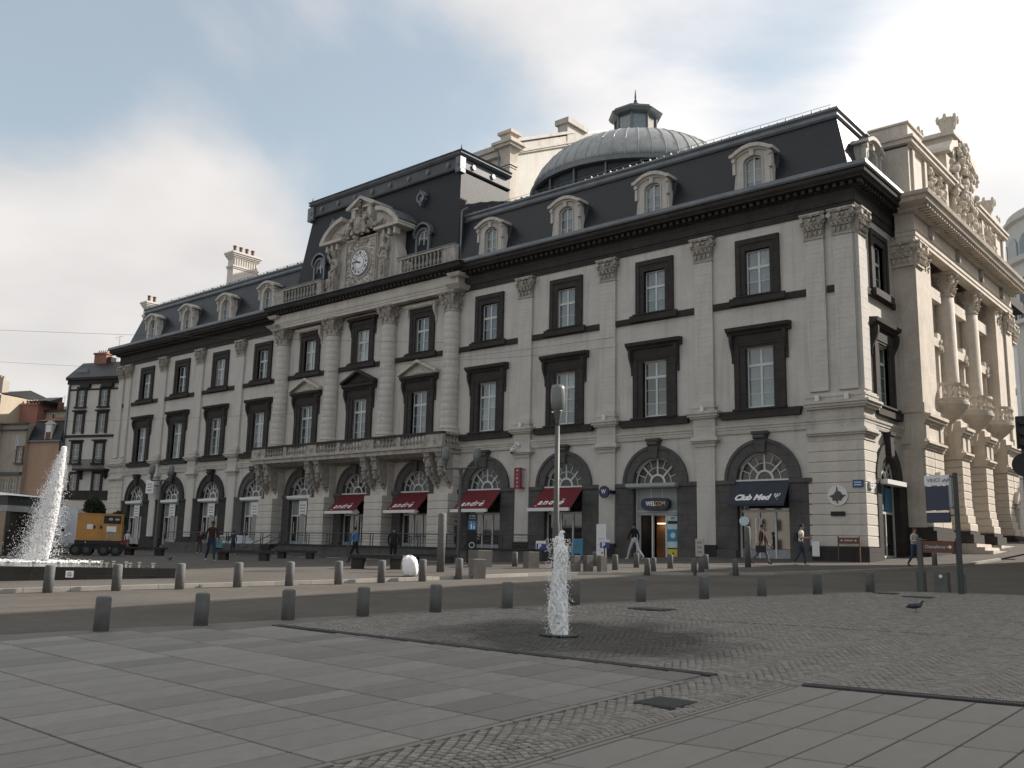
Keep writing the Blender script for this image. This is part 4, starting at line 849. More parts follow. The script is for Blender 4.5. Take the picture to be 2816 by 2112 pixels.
# chimneys on the left wing
def chimney(x0, x1, y0, y1, z1, pots):
    mb = MB(); mb.box(x0, x1, y0, y1, 22.5, z1-1.75)
    for z_, e in ((z1-1.75, .06), (z1-1.6, .12)): mb.box(x0-e, x1+e, y0-e, y1+e, z_, z_+.15)
    mb.box(x0+.0, x1-.0, y0, y1, z1-1.45, z1-.75)
    n = int((y1-y0)/.26)
    for k in range(n): yy = y0+(y1-y0)*(k+.5)/n; mb.box(x1, x1+.06, yy-.06, yy+.06, z1-1.4, z1-.8)
    for z_, e in ((z1-.75, .08), (z1-.6, .16), (z1-.45, .24), (z1-.28, .32)): mb.box(x0-e, x1+e, y0-e, y1+e, z_, z_+.18)
    ch = mb.build('chimney', 'plainstone', OP)
    pm = MB().lathe([(.17, 0), (.19, .15), (.15, .2), (.16, .62), (.2, .66), (.2, .74)], n=10).mesh('chimney_pot', 'brownsign')
    for k in range(pots): obj('chimney_pot', pm, ch, ((x0+x1)/2, y0+(y1-y0)*(k+.5)/pots, z1-.1))
    return ch
chimney(-62.0, -61.0, 2.6, 5.3, 28.35, 4); chimney(-76.1, -75.3, 1.7, 2.9, 25.4, 2)
# ---- dome behind the right wing
dx_, dy_, dr_, dz_ = -21.0, 12.0, 8.0, 27.0
MB().lathe([(dr_-.25, 22.0), (dr_-.25, dz_)], dx_, dy_, 64).build('drum', 'slate', OP)
for a in np.arange(rad(180), rad(360), rad(18)): MB().tube((dx_+(dr_-.1)*math.cos(a), dy_+(dr_-.1)*math.sin(a), 23), (dx_+(dr_-.1)*math.cos(a), dy_+(dr_-.1)*math.sin(a), dz_), .07).build('downpipe', 'zinc', OP)
prof = [(dr_, dz_-.12), (dr_+.16, dz_-.08), (dr_+.16, dz_+.22), (dr_-.02, dz_+.3)]
dome_prof = [(7.98, dz_+.3), (7.85, dz_+.85), (7.5, dz_+1.55), (6.95, dz_+2.25), (6.2, dz_+2.9), (5.3, dz_+3.45), (4.2, dz_+3.92), (3.1, dz_+4.22), (1.8, dz_+4.4)]
MB().lathe(prof, dx_, dy_, 64).build('dome_fascia', 'zinc', OP)
dm = MB().lathe(dome_prof, dx_, dy_, 64).build('dome', 'domezinc', OP, smooth=True)
sm = MB()
for j in range(len(dome_prof)-1):
    (r0, z0), (r1, z1) = dome_prof[j], dome_prof[j+1]; sm.tube((r0+.01, 0, z0), (r1+.01, 0, z1), .045, .045, 5)
sm = sm.mesh('standing_seam', 'domezinc')
for k in range(52): obj('standing_seam', sm, OP, (dx_, dy_, 0), 2*PI*k/52)
def octa(r, z): return [(r, z)]
ln = thing  # lantern of the dome
LB = MB().lathe([(1.8, dz_+4.2), (1.8, dz_+4.75), (1.65, dz_+4.8)], dx_, dy_, 8, PI/8, 2*PI+PI/8).build('lantern', 'zinc', OP)
MB().lathe([(1.55, dz_+4.7), (1.55, dz_+6.6)], dx_, dy_, 8, PI/8, 2*PI+PI/8).build('pane', 'pane', LB)
for k in range(8):
    a = PI/8+k*PI/4; MB().tube((dx_+1.6*math.cos(a), dy_+1.6*math.sin(a), dz_+4.7), (dx_+1.6*math.cos(a), dy_+1.6*math.sin(a), dz_+6.6), .10, .10, 6).build('mullion', 'zinc', LB)
MB().lathe([(1.6, dz_+6.5), (2.0, dz_+6.6), (2.15, dz_+6.85), (1.98, dz_+6.92), (1.9, dz_+7.1), (1.0, dz_+7.35), (.0, dz_+7.45)], dx_, dy_, 8, PI/8, 2*PI+PI/8).build('lantern_roof', 'zinc', LB)
MB().lathe([(.18, dz_+7.3), (.10, dz_+7.5), (.28, dz_+7.75), (.30, dz_+7.9), (.10, dz_+8.1), (.14, dz_+8.2), (.05, dz_+8.3), (.08, dz_+8.5), (.02, dz_+9.15)], dx_, dy_, 10).build('finial', 'dmetal', LB)
# ---- stage tower behind
ty, tx = 9.0, -31.35
yb, zb_ = 26.0, 41.3
TW = MB(); TW.box(-52, tx-.05, ty+.1, ty+.5, 18, 33.0)
TW.prism([(ty+.5, 18), (yb, 18), (yb, zb_-.5), (17.6, 37.0), (ty+.5, 33.1)], 'x', tx-.5, tx-.05)
TW.build('stage_tower', 'whiteren', OP)
TR = MB(); TR.prism([(ty-.2, 33.2), (17.6, 37.35), (yb, 41), (yb, 40.2), (17.6, 36.4), (ty-.2, 32.3)], 'x', tx-.02, tx+.25); TR.prism([(ty-.4, 33.3), (17.4, 37.4), (17.4, 37.65), (ty-.4, 33.6)], 'x', tx-.6, tx+.4); TR.prism([(ty, 32.5), (17.6, 36.6), (17.6, 36.8), (ty, 32.75)], 'x', tx+.25, tx+.4)
TR.build('raking_parapet', 'stone', OP)
MB().box(tx-.8, tx+.3, 16.4, 19.0, 36.0, 38.0).box(tx-1.0, tx+.55, 16.2, 19.2, 38.0, 38.5).build('parapet_block', 'stone', OP)
MB().box(-52, tx-.6, ty-.3, ty+.3, 32.5, 33.0).box(-52, tx-.6, ty-.5, ty+.3, 33.0, 33.45).build('tower_cornice', 'stone', OP)
MB().prism([(ty, 33.45), (24, 40.5), (24, 40.2), (ty, 33.1)], 'x', -52, tx-.6).build('tower_roof', 'slate', OP)
pb = MB(); pb.box(tx-.55, tx+.35, ty-.35, ty+.45, 24, 31.2)
for z_, e in ((31.2, .05), (31.4, .12)): pb.box(tx-.55-e, tx+.35+e, ty-.35-e, ty+.45+e, z_, z_+.14)
pb.frustum((tx-.5, tx+.3, ty-.3, ty+.4), (tx-.75, tx+.55, ty-.6, ty+.6), 31.55, 32.9)
pb.box(tx-1.0, tx+.85, ty-.9, ty+.8, 32.9, 33.15); pb.box(tx-1.15, tx+1.0, ty-1.05, ty+.95, 33.15, 33.4); pb.box(tx-.6, tx+.5, ty-.5, ty+.5, 33.4, 34.1); pb.box(tx-.8, tx+.7, ty-.7, ty+.7, 34.1, 34.35)
for z_ in range(8):
    for s in (-.25, .2): pb.blob((tx+s-.1, ty-.36, 27.4+z_*.5), .06)
pb.build('tower_pilaster', 'pstone', OP)
MB().tube((tx-.75, ty-.5, 33), (tx-.75, ty-.5, 24.5), .07).build('downpipe', 'zinc', OP)
# ================================================================== side portico (local x runs along the side street)
RB = PI/2
def P(mb, nm, m='pstone', **k): return mb.build(nm, m, OP, rz=RB, **k)
P(MB().box(5.65, 26.6, 0, 1, -.5, 19.6), 'portico_wall')
for a, b in ((5.65, 8.85), (22.9, 26.6)): P(MB().box(a+.05, b-.05, -1.05, 0, 1.9, 17.9), 'portico_wall')
pier = [(5.75, 7.22), (7.38, 8.85), (12.5, 14.1), (17.65, 19.25), (22.85, 24.4), (24.55, 26.1)]
def course_mesh(w_, d, h, m):
    e = h/2-.004; b = .04; q = [(b, -e), (0, -e+b), (0, e-b), (b, e)]; vs = []
    for o, z_ in q: vs += [(o, -d+o, z_), (w_-o, -d+o, z_), (w_-o, 0, z_), (o, 0, z_)]
    fs = [(0, 3, 2, 1), (12, 13, 14, 15)]+[(4*j+k, 4*j+(k+1) % 4, 4*j+4+(k+1) % 4, 4*j+4+k) for j in range(3) for k in range(4)]
    mb = MB(); mb.add(vs, fs); return mb.mesh('stone_course', m)
CM = [course_mesh(1.55, 1.15+e, .46, 'pstone') for e in (.22, .12, .04, 0)]
for a, b in pier:
    for k in range(9): obj('stone_course', CM[min(k, 3)], OP, (0, a+.02, 1.92+.46*(k+.5)), RB)
for a, b in ((5.7, 8.9), (12.45, 14.15), (17.6, 19.3), (22.8, 26.15)):
    mb = MB()
    for z0, z1, d in ((6.06, 6.22, 1.22), (6.22, 6.34, 1.32), (6.34, 6.46, 1.42), (6.46, 7.45, 1.18), (7.45, 7.6, 1.28), (7.6, 7.75, 1.45), (7.75, 7.92, 1.55), (7.92, 8.3, 1.22)): mb.box(a-.02, b+.02, -d, 0, z0, z1)
    for q in (a+.35, b-.35): mb.box(q-.25, q+.25, -1.25, -1.18, 6.6, 7.3)
    P(mb, 'pedestal')
    P(MB().box(a-.25, b+.25, -1.6, 0, 1.25, 1.75).box(a-.15, b+.15, -1.42, 0, 1.75, 1.92).box(a-.1, b+.1, -1.42, 0, -.4, 1.25), 'plinth', 'lava')
P(MB().box(5.55, 26.3, -.5, 0, 6.3, 7.9), 'string_course')
# columns, capitals
pc = MB(); prof = []
for k in range(14):
    a, b = 8.5+(16.1-8.5)*k/14, 8.5+(16.1-8.5)*(k+1)/14; r = .60-.05*(max(0, k-4)/14)**1.3; prof += [(r, a), (r, b-.004)]
PCOL = MB().lathe(prof, n=26).mesh('column', 'pstone', True)
CAPP = MB(); CAPP = cap_round(.56); CAPP = CAPP.copy(); CAPP.materials.clear(); CAPP.materials.append(M['pstone'])
BASP = MB().lathe([(.8, 8.0), (.8, 8.12), (.72, 8.18), (.7, 8.25), (.73, 8.33), (.62, 8.45), (.6, 8.52)], n=26).mesh('column_base', 'pstone')
for y in (8.15, 13.4, 18.6, 23.8):
    obj('column', PCOL, OP, (.42, y, 0)); obj('capital', CAPP, OP, (.42, y, 16.1)); obj('column_base', BASP, OP, (.42, y, 0))
P(MB().box(5.66, 6.9, -1.2, 0, 8.3, 16.1), 'corner_pilaster'); P(MB().box(25.0, 26.62, -1.2, 0, 8.3, 16.1), 'corner_pilaster')
P(MB().box(5.6, 7.0, -1.28, 0, 8.0, 8.5), 'pilaster_base'); P(MB().box(24.9, 26.7, -1.28, 0, 8.0, 8.5), 'pilaster_base')
cpl = CAPF.copy(); cpl.materials.clear(); cpl.materials.append(M['pstone'])
for y in (6.3, 25.6): obj('capital', cpl, OP, (1.08, y, 16.1), RB)
obj('capital', cpl, OP, (.55, 5.72, 16.1), 0)
for y in (10.67, 15.87, 21.02):      # bays between the columns
    P(MB().box(y-1.2, y-.9, -.45, 0, 8.4, 12.6).box(y+.9, y+1.2, -.45, 0, 8.4, 12.6).box(y-1.25, y+1.25, -.55, 0, 12.6, 13.1), 'window_surround'); P(MB().box(y-1.5, y+1.5, -.6, 0, 15.4, 16.1), 'lintel')
    w_ = P(MB().box(y-.9, y+.9, -.06, -.01, 8.4, 12.6), 'window', 'panedark')
    P(MB().box(y-.05, y+.05, -.12, -.07, 8.4, 12.6).box(y-.9, y+.9, -.12, -.07, 11.2, 11.3).box(y-.9, y-.8, -.12, -.07, 8.4, 12.6).box(y+.8, y+.9, -.12, -.07, 8.4, 12.6), 'window_frame', 'framewhite')
    mb = MB()
    for q in (y-1.05, y+1.05):
        mb.box(q-.3, q+.3, -.5, 0, 13.1, 13.5)
        for k in range(7): mb.blob((q+random.uniform(-.25, .25), -.55, 12.75+random.uniform(-.3, .3)), (.13, .14, .16))
    P(mb, 'bracket_capital', 'pstone')
    # round balcony on a tapering corbel
    mb = MB(); c0 = -.85
    mb.lathe([(.15, 7.2), (.34, 7.5), (.42, 7.95), (.7, 8.25), (1.05, 8.55), (1.25, 8.8), (1.34, 8.95), (1.34, 9.12), (1.25, 9.14)], y, c0, 20, PI, 2*PI); mb.lathe([(0, 9.13), (1.3, 9.13)], y, c0, 20, PI, 2*PI)
    bl = P(mb, 'balcony')
    rail = MB(); rail.lathe([(1.12, 9.98), (1.32, 9.98), (1.32, 10.14), (1.12, 10.14), (1.12, 9.98)], y, c0, 20, PI, 2*PI); rail.lathe([(1.12, 9.14), (1.28, 9.14), (1.28, 9.26), (1.12, 9.26)], y, c0, 20, PI, 2*PI)
    for s in (-1, 1): rail.box(y+s*1.2-.14, y+s*1.2+.14, c0-.18, c0+.12, 9.14, 10.1)
    rail.build('balustrade', 'pstone', bl)
    bmh = baluster(.72, 'pstone', .10)
    for k in range(9): a = PI+PI*(k+1)/10; obj('baluster', bmh, bl, (y+1.22*math.cos(a), c0+1.22*math.sin(a), 9.26))
    # steps and dark recess with door
    P(MB().box(y-1.75, y+1.75, -.1, -.01, 1.2, 6.0), 'entrance_recess', 'panedark')
    P(MB().box(y-1.5, y+1.5, -3.3, 0, -.3, .82).box(y-1.5, y+1.5, -2.9, 0, .82, 1.0).box(y-1.5, y+1.5, -2.5, 0, 1.0, 1.18), 'entrance_steps', 'pstone')
# entablature, dentils, modillions
pth = [(0.3, 5.62), (1.12, 5.62), (1.12, 26.3), (.3, 26.3)]
sweep(pth, [(-.4, 17.48), (.22, 17.48), (.22, 17.7), (.27, 17.72), (.27, 17.92), (.34, 18.0), (.22, 18.06), (.22, 18.95), (.34, 19.02), (-.4, 19.02)]).build('architrave', 'pstone', OP)
sweep(pth, [(-.4, 19.02), (.5, 19.02), (.5, 19.2), (1.15, 19.35), (1.2, 19.55), (1.32, 19.62), (1.38, 19.8), (-.4, 19.95)]).build('cornice', 'pstone', OP)
mb = MB(); y = 5.1
while y < 26.7: mb.box(1.45, 2.15, y, y+.2, 19.13, 19.33); y += .44
y = 5.2
while y < 26.6: mb.box(1.42, 1.58, y, y+.14, 18.9, 19.03); y += .26
o = mb.build('dentils', 'pstone', OP); o['kind'] = 'stuff'
for y in (8.05, 13.3, 18.45, 23.6): P(MB().box(y-.12, y+.12, -1.55, -1.3, 18.1, 18.9).box(y-.2, y+.2, -1.5, -1.3, 18.3, 18.8), 'frieze_ornament', 'carved')
P(MB().box(5.7, 26.2, -1.05, -.1, 8.3, 8.45), 'ledge') if False else None
# attic with sculpted gable
at = MB(); at.box(5.75, 26.1, -.95, 1, 19.95, 23.0); at.box(5.6, 8.6, -1.15, 1.2, 19.95, 23.1); at.box(23.4, 26.3, -1.15, 1.2, 19.95, 23.1)
for z0, z1, d in ((23.0, 23.15, 1.25), (23.15, 23.4, 1.45), (23.4, 23.55, 1.55)): at.box(5.75-(d-1.1), 26.1+(d-1.1), -d, 1.2, z0, z1)
for y in (6.2, 8.3, 12.4, 14.4, 18.4, 20.4, 23.8, 25.8): at.box(y-.18, y+.18, -1.28, -.9, 20.1, 22.9)
P(at, 'attic')
P(MB().box(5.9, 8.4, -1.1, 1.0, 23.55, 24.5).box(5.8, 8.5, -1.2, 1.1, 24.5, 24.6), 'attic_block'); P(MB().box(23.7, 26.2, -1.1, 1.0, 23.55, 24.5), 'attic_block')
gb = MB(); yc = 16.0
gb.box(yc-2.9, yc+2.9, -1.15, .8, 23.5, 25.2)
for s in (-1, 1): gb.prism([(yc+s*3.4, 25.2), (yc+s*3.3, 25.45), (yc+s*2.6, 26.1), (yc+s*1.4, 26.5), (yc+s*1.4, 26.1), (yc+s*2.4, 25.7), (yc+s*2.9, 25.2)], 'y', -1.5, .8)
gb.box(yc-1.5, yc+1.5, -1.2, .7, 25.2, 26.9); gb.box(yc-1.8, yc+1.8, -1.4, .8, 26.9, 27.15); gb.box(yc-.8, yc+.8, -.7, .5, 27.15, 27.6)
P(gb, 'sculpted_gable')
rn = random.Random(11)
def carve(nm, n, y0, y1, z0, z1, d, r0, r1):
    mb = MB()
    for k in range(n): mb.blob((rn.uniform(y0, y1), d-rn.random()*.45, rn.uniform(z0, z1)), (rn.uniform(r0, r1), rn.uniform(r0, r1), rn.uniform(r0, r1)*1.4), rn.uniform(-.6, .6))
    P(mb, nm, 'pstone')['kind'] = 'stuff'
carve('sculpture_group', 110, yc-2.4, yc+2.4, 20.6, 25.2, -1.15, .10, .30); carve('sculpture_group', 26, yc-.8, yc+.8, 25.2, 26.9, -1.2, .10, .26)
for y in (10.4, 21.6): carve('sculpture_group', 60, y-1.5, y+1.5, 20.4, 22.9, -.95, .08, .24)
def crown(y, z_, s=1.0):
    mb = MB(); mb.lathe([(.32*s, z_), (.28*s, z_+.2*s), (.42*s, z_+.5*s), (.55*s, z_+1.0*s), (.38*s, z_+.85*s)], y, -.6, 12)
    for k in range(6): a = k*PI/3; mb.blob((y+.52*s*math.cos(a), -.6+.52*s*math.sin(a), z_+1.0*s), (.12*s, .12*s, .28*s))
    P(mb, 'urn')
crown(8.15, 23.6, 1.15); crown(yc, 27.5, 1.15); crown(24.6, 24.5, 1.1); crown(25.8, 23.6)
# right return wing beyond the portico
MB().box(-14, -.02, 26.6, 31.5, -1, 18).build('side_wall', 'plaster', OP)
mb = MB(); mb.box(-14, 1.0, 26.7, 32.2, 18.9, 19.7); mb.box(-14, .2, 26.62, 31.8, 17.9, 18.9); mb.build('cornice', 'lava', OP)
P(MB().box(27.6, 30.2, -.14, 0, 8, 12.4).box(27.4, 30.4, -.5, 0, 12.4, 12.9).box(27.7, 30.1, -.12, 0, 14.1, 17.3), 'window', 'lava'); P(MB().box(28.2, 29.6, -.16, -.15, 8.2, 11.4).box(28.2, 29.6, -.16, -.15, 14.3, 16.7), 'pane', 'pane')
P(MB().box(30.6, 31.6, -.2, 0, 8.2, 16.5).box(26.7, 27.4, -.2, 0, 8.2, 16.5).box(26.7, 31.7, -.3, 0, 6.3, 7.9), 'pilaster', 'plaster')
for y in (27.1, 31.1): obj('capital', cpl, OP, (.2, y, 16.5), RB)
MB().frustum((-13, -.2, 26.8, 31.5), (-11, -1.4, 28, 30.3), 19.7, 24).build('mansard_roof', 'slate', OP)
courses(OP, -.12, .14, 26.9, 31.5, 1.6, 6.2, .52)
# small windows low between the lit courses
for y in (7.28, 24.5):
    P(MB().box(y-.28, y+.28, -1.30, -1.15, 2.3, 3.9), 'window_frame', 'pstone'); P(MB().box(y-.2, y+.2, -1.32, -1.30, 2.4, 3.8), 'pane', 'pane')
    P(MB().prism([(y-.55, 4.2), (y+.55, 4.2), (y, 4.9)], 'y', -1.42, -1.15).box(y-.6, y+.6, -1.4, -1.15, 4.05, 4.2), 'hood')
# ================================================================== THE GROUND
def np_mesh(name, verts, quads, m, rnd=None, smooth=False):
    me = bpy.data.meshes.new(name); v = np.asarray(verts, dtype=np.float32); q = np.asarray(quads, dtype=np.int32); k = q.shape[1]
    me.vertices.add(len(v)); me.vertices.foreach_set('co', v.ravel()); me.loops.add(q.size); me.loops.foreach_set('vertex_index', q.ravel())
    me.polygons.add(len(q)); me.polygons.foreach_set('loop_start', np.arange(0, q.size, k, dtype=np.int32)); me.polygons.foreach_set('loop_total', np.full(len(q), k, dtype=np.int32))
    if rnd is not None:
        a = me.attributes.new('rnd', 'FLOAT', 'FACE'); a.data.foreach_set('value', np.asarray(rnd, dtype=np.float32))
    me.materials.append(M[m]); me.update(); me.validate()
    if smooth: me.polygons.foreach_set('use_smooth', [True]*len(q))
    return me
def sheet(name, m, xs, ys, dz=0.0, zf=gz):
    V = []; Q = []
    for y in ys:
        for x in (xs if not callable(xs) else xs(y)): V.append((x, y, zf(x, y)+dz))
    nx = len(xs) if not callable(xs) else len(xs(ys[0]))
    for j in range(len(ys)-1):
        for i in range(nx-1): Q.append((j*nx+i, j*nx+i+1, (j+1)*nx+i+1, (j+1)*nx+i))
    return obj(name, np_mesh(name, V, Q, m, smooth=True))
far = [-3000, -1500, -700, -350, -220]
gx = far+list(np.arange(-160, -30, 5))+list(np.arange(-30, 30, 1.0))+list(np.arange(30, 80, 5))+[150, 350, 800, 3000]
gy = far+list(np.arange(-160, -60, 10))+list(np.arange(-60, 12, 1.0))+list(np.arange(12, 80, 4))+[120, 300, 800, 3000]
structure(sheet('ground', 'asphalt', gx, gy), 'grey brown asphalt roadway crossing between the two rows of stone bollards')
def interp(tab, y):
    if y <= tab[0][1]: a, b = tab[0], tab[1]
    elif y >= tab[-1][1]: a, b = tab[-2], tab[-1]
    else:
        for a, b in zip(tab, tab[1:]):
            if a[1] <= y <= b[1]: break
    return a[0]+(b[0]-a[0])*(y-a[1])/(b[1]-a[1])
NEAR = [(-1.0, -60), (-.3, -46), (1.15, -40), (1.45, -38.4), (1.95, -36.7), (2.25, -34.9), (2.75, -32.2), (3.3, -30), (3.85, -28.1), (4.7, -25.2), (5.5, -22.7), (6.6, -19.5), (7.6, -18.0), (9.6, -17.2), (14, -16.6)]
FARK = [(-10.5, -52), (-9.2, -44), (-7.0, -36.5), (-6.2, -33.4), (-5.4, -30.4), (-4.7, -27.6), (-4.25, -25), (-3.95, -22.8), (-3.7, -20.5), (-3.1, -18.9), (-2.0, -17.4), (-.2, -15.6), (1.3, -13), (2.4, -9), (3.2, -4.5), (3.9, 0), (4.4, 6), (5.0, 40)]
def xs_plaza(y):
    a = interp(NEAR, y) if y < -16.6 else 14; return [a, a+.25, a+.6]+list(np.linspace(a+1.2, 20, 12))+[26, 34, 60]
ysp = list(np.arange(-60, -17, 1.0))+[-17, -16.8]
structure(sheet('plaza', 'joint', xs_plaza, ysp, .012), 'shaded paved plaza in the foreground with slabs and cobbles')
def ribbon(name, tab, y0, y1, off, w_, m, dz, label, cat):
    V = []; n = int((y1-y0)/.8)
    for i in range(n+1):
        y = y0+(y1-y0)*i/n; x = tab(y)+off+.02*math.sin(y*3.1)+.015*math.sin(y*7.7)
        V += [(x-w_/2, y, gz(x, y)+dz), (x+w_/2, y, gz(x, y)+dz)]
    Q = [(2*i, 2*i+1, 2*i+3, 2*i+2) for i in range(n)]
    o = obj(name, np_mesh(name, V, Q, m)); o['kind'] = 'structure'; o['label'] = label; return o
ribbon('road_joint', lambda y: (interp(NEAR, y)+interp(FARK, y))/2, -50, -19, -.3, .035, 'tar', .004, 'thin dark tar joint running along the middle of the road', 'road joint')
ribbon('road_joint', lambda y: interp(FARK, y), -48, -20, 1.1, .03, 'tar', .004, 'thin dark tar joint near the far kerb', 'road joint')
def xs_far(y):
    b = interp(FARK, y); return [-160, -110, -80, -60, -45]+list(np.linspace(-38, b-1, 16))+[b]
ysf = list(np.arange(-52, 6, 1.0))+list(np.arange(6, 41, 3.0))
PAV = structure(sheet('pavement', 'pave', xs_far, ysf, .09), 'wide pale pavement in front of the opera house')
kb = 0
def kerb_line(tab, y0, y1, dz, step, side, w_, h_):
    global kb
    y = y0
    while y < y1:
        x0, x1 = interp(tab, y), interp(tab, y+step); a = math.atan2(step, x1-x0); L_ = math.hypot(step, x1-x0)-.012
        me = MB().box(0, L_, 0, side*w_, -.3, h_).mesh('kerb_stone', 'kerb') if side > 0 else MB().box(0, L_, -w_, 0, -.3, h_).mesh('kerb_stone', 'kerb')
        z0, z1 = gz(x0, y)+dz, gz(x1, y+step)+dz
        obj('kerb_stone', me, PAV, (x0, y, z0), rot=(0, -math.atan2(z1-z0, L_), a)); y += step
kerb_line(FARK, -44, 6, .09, 1.0, 1, .16, .012)
# foreground slabs: every slab an object of its own
SLABS = structure(obj('plaza_paving', None), 'rectangular stone slabs of the plaza foreground')
_sl = {}
def slab(x0, x1, y0, y1, m, sk=0.0, dz=.03):
    w_, d_ = round(x1-x0-.022, 3), round(y1-y0-.026, 3); k = (w_, d_, m, sk)
    if k not in _sl:
        s = sk*w_; b = .006; v = []
        for o, z in ((0, -.05), (0, -b), (b, 0)): v += [(o, o, z), (w_-o, o+s, z), (w_-o, d_-o+s, z), (o, d_-o, z)]
        f = [(8, 9, 10, 11)]+[(4*j+i, 4*j+(i+1) % 4, 4*j+4+(i+1) % 4, 4*j+4+i) for j in range(2) for i in range(4)]
        mb = MB(); mb.add(v, f); _sl[k] = mb.mesh('slab', m)
    o = obj('slab', _sl[k], SLABS, (x0+.011, y0+.013, gz(x0, y0)+dz+random.uniform(-.0015, .0015)))
    gx_ = (gz(x0+w_, y0)-gz(x0, y0))/w_; gy_ = (gz(x0, y0+d_)-gz(x0, y0))/d_
    o.rotation_euler = (math.atan(gy_), -math.atan(gx_), 0); return o
LSX = [1.0, 1.6, 2.1, 2.6, 3.1, 3.6, 4.1, 4.6, 5.1, 5.6, 6.1, 6.62, 7.1, 7.6, 8.1, 8.55, 8.87, 9.36, 9.85, 10.35, 10.80]
rs = random.Random(5)
for r in range(8):
    y0 = -43+r
    for i in range(len(LSX)-1):
        x0, x1 = LSX[i], LSX[i+1]
        if x0 < interp(NEAR, y0)+.75: continue
        if y0 >= -36 and not (x0 < 5 and y0 < -35.5): continue
        yy1 = y0+1 if y0 < -36.5 else y0+1
        if y0 == -36: continue
        if x0 < 7.5 and rs.random() < .35 and i+1 < len(LSX)-1 and False: continue
        slab(x0, x1, y0, yy1, 'slab')
for i in range(len(LSX)-1):      # trimmed row along the drain
    x0, x1 = LSX[i], LSX[i+1]; yt = -35.98+.085*(x0-3)
    if x0 > 2.9: slab(x0, x1, -36, -36+max(.1, yt+36-.02), 'slab') if yt+36 > .13 else None
for j in range(7):               # smooth skewed slabs on the right
    for i in range(12):
        x0 = 11.98+.432*i; y0 = -35.28-.02-1.145*(j+1)+.22*(x0-11.98)
        slab(x0, x0+.432, y0, y0+1.145, 'slabr', .22)
def border(x0, x1, y0, y1, n, ax='y', nm='border_stone', sl=0.0):
    for k in range(n):
        a, b = y0+(y1-y0)*k/n, y0+(y1-y0)*(k+1)/n
        if ax == 'y': slab(x0, x1, a, b, 'slabr', dz=.032).name = nm
border(10.82, 10.90, -43, -35.9, 7); border(11.84, 11.90, -43, -35.4, 7); border(11.91, 11.975, -43, -35.4, 7)
# drains, gratings and covers set in the paving
def strip(name, x0, y0, x1, y1, w_, m, label, cat='drain', n=None, dz=.036, bars=True):
    L_ = math.hypot(x1-x0, y1-y0); a = math.atan2(y1-y0, x1-x0); z0, z1 = gz(x0, y0)+dz, gz(x1, y1)+dz
    mb = MB(); mb.box(0, L_, -w_/2, w_/2, -.03, -.008)
    if bars:
        mb.box(0, L_, -w_/2, -w_/2+.012, -.02, .002); mb.box(0, L_, w_/2-.012, w_/2, -.02, .002); k = int(L_/.03)
        for i in range(k): mb.box(i*L_/k, i*L_/k+.014, -w_/2+.013, w_/2-.013, -.02, 0)
    o = mb.build(name, m, None, (x0, y0, z0)); o.rotation_euler = (0, -math.atan2(z1-z0, L_), a)
    return tag(o, label, cat)
strip('drain_channel', 3.0, -35.90, 10.9, -35.26, .17, 'grate', 'narrow grated drain channel left of the cobbled strip, nearest the jet')
strip('drain_channel', 11.95, -35.14, 18, -33.75, .17, 'grate', 'grated drain channel along the smooth slabs at lower right')
strip('drain_channel', 3.2, -30.45, 5.1, -30.35, .05, 'joint', 'thin dark slot drain running behind the water jet, left part', bars=False)
strip('drain_channel', 5.12, -30.35, 9.05, -29.25, .06, 'joint', 'thin dark slot drain running behind the water jet, middle part', bars=False)
strip('drain_channel', 9.07, -29.25, 16, -27.8, .07, 'joint', 'thin dark slot drain crossing the cobbles at far right', bars=False)
for x, y, wx, wy, lb in ((11.40, -37.2, .42, .50, 'square iron drain grating set in the cobbled strip'),):
    mb = MB(); mb.box(-wx/2, wx/2, -wy/2, wy/2, -.03, -.012)
    for k in range(11): q = -wx/2+wx*k/10; mb.box(q-.007, q+.007, -wy/2, wy/2, -.02, .004)
    for k in range(13): q = -wy/2+wy*k/12; mb.box(-wx/2, wx/2, q-.007, q+.007, -.02, .002)
    tag(mb.build('drain_grating', 'grate', None, (x, y, gz(x, y)+.038)), lb, 'grating')
for k, (x, y, wx, wy, lb) in enumerate(((5.75, -28.45, .75, .55, 'dark rectangular iron cover in the cobbles behind the water jet'), (7.55, -19.6, .5, .45, 'small iron cover near the kerb left of the sign posts'), (8.6, -20.3, .6, .5, 'iron cover in front of the brown direction sign'), (4.5, 7.0, .7, .7, 'manhole cover in the side street roadway'))):
    mb = MB(); mb.box(-wx/2, wx/2, -wy/2, wy/2, -.03, 0); mb.box(-wx/2-.03, wx/2+.03, -wy/2-.03, wy/2+.03, -.03, -.006)
    tag(mb.build('iron_cover', 'grate', None, (x, y, gz(x, y)+(.05 if k < 3 else .012))), lb, 'manhole cover')
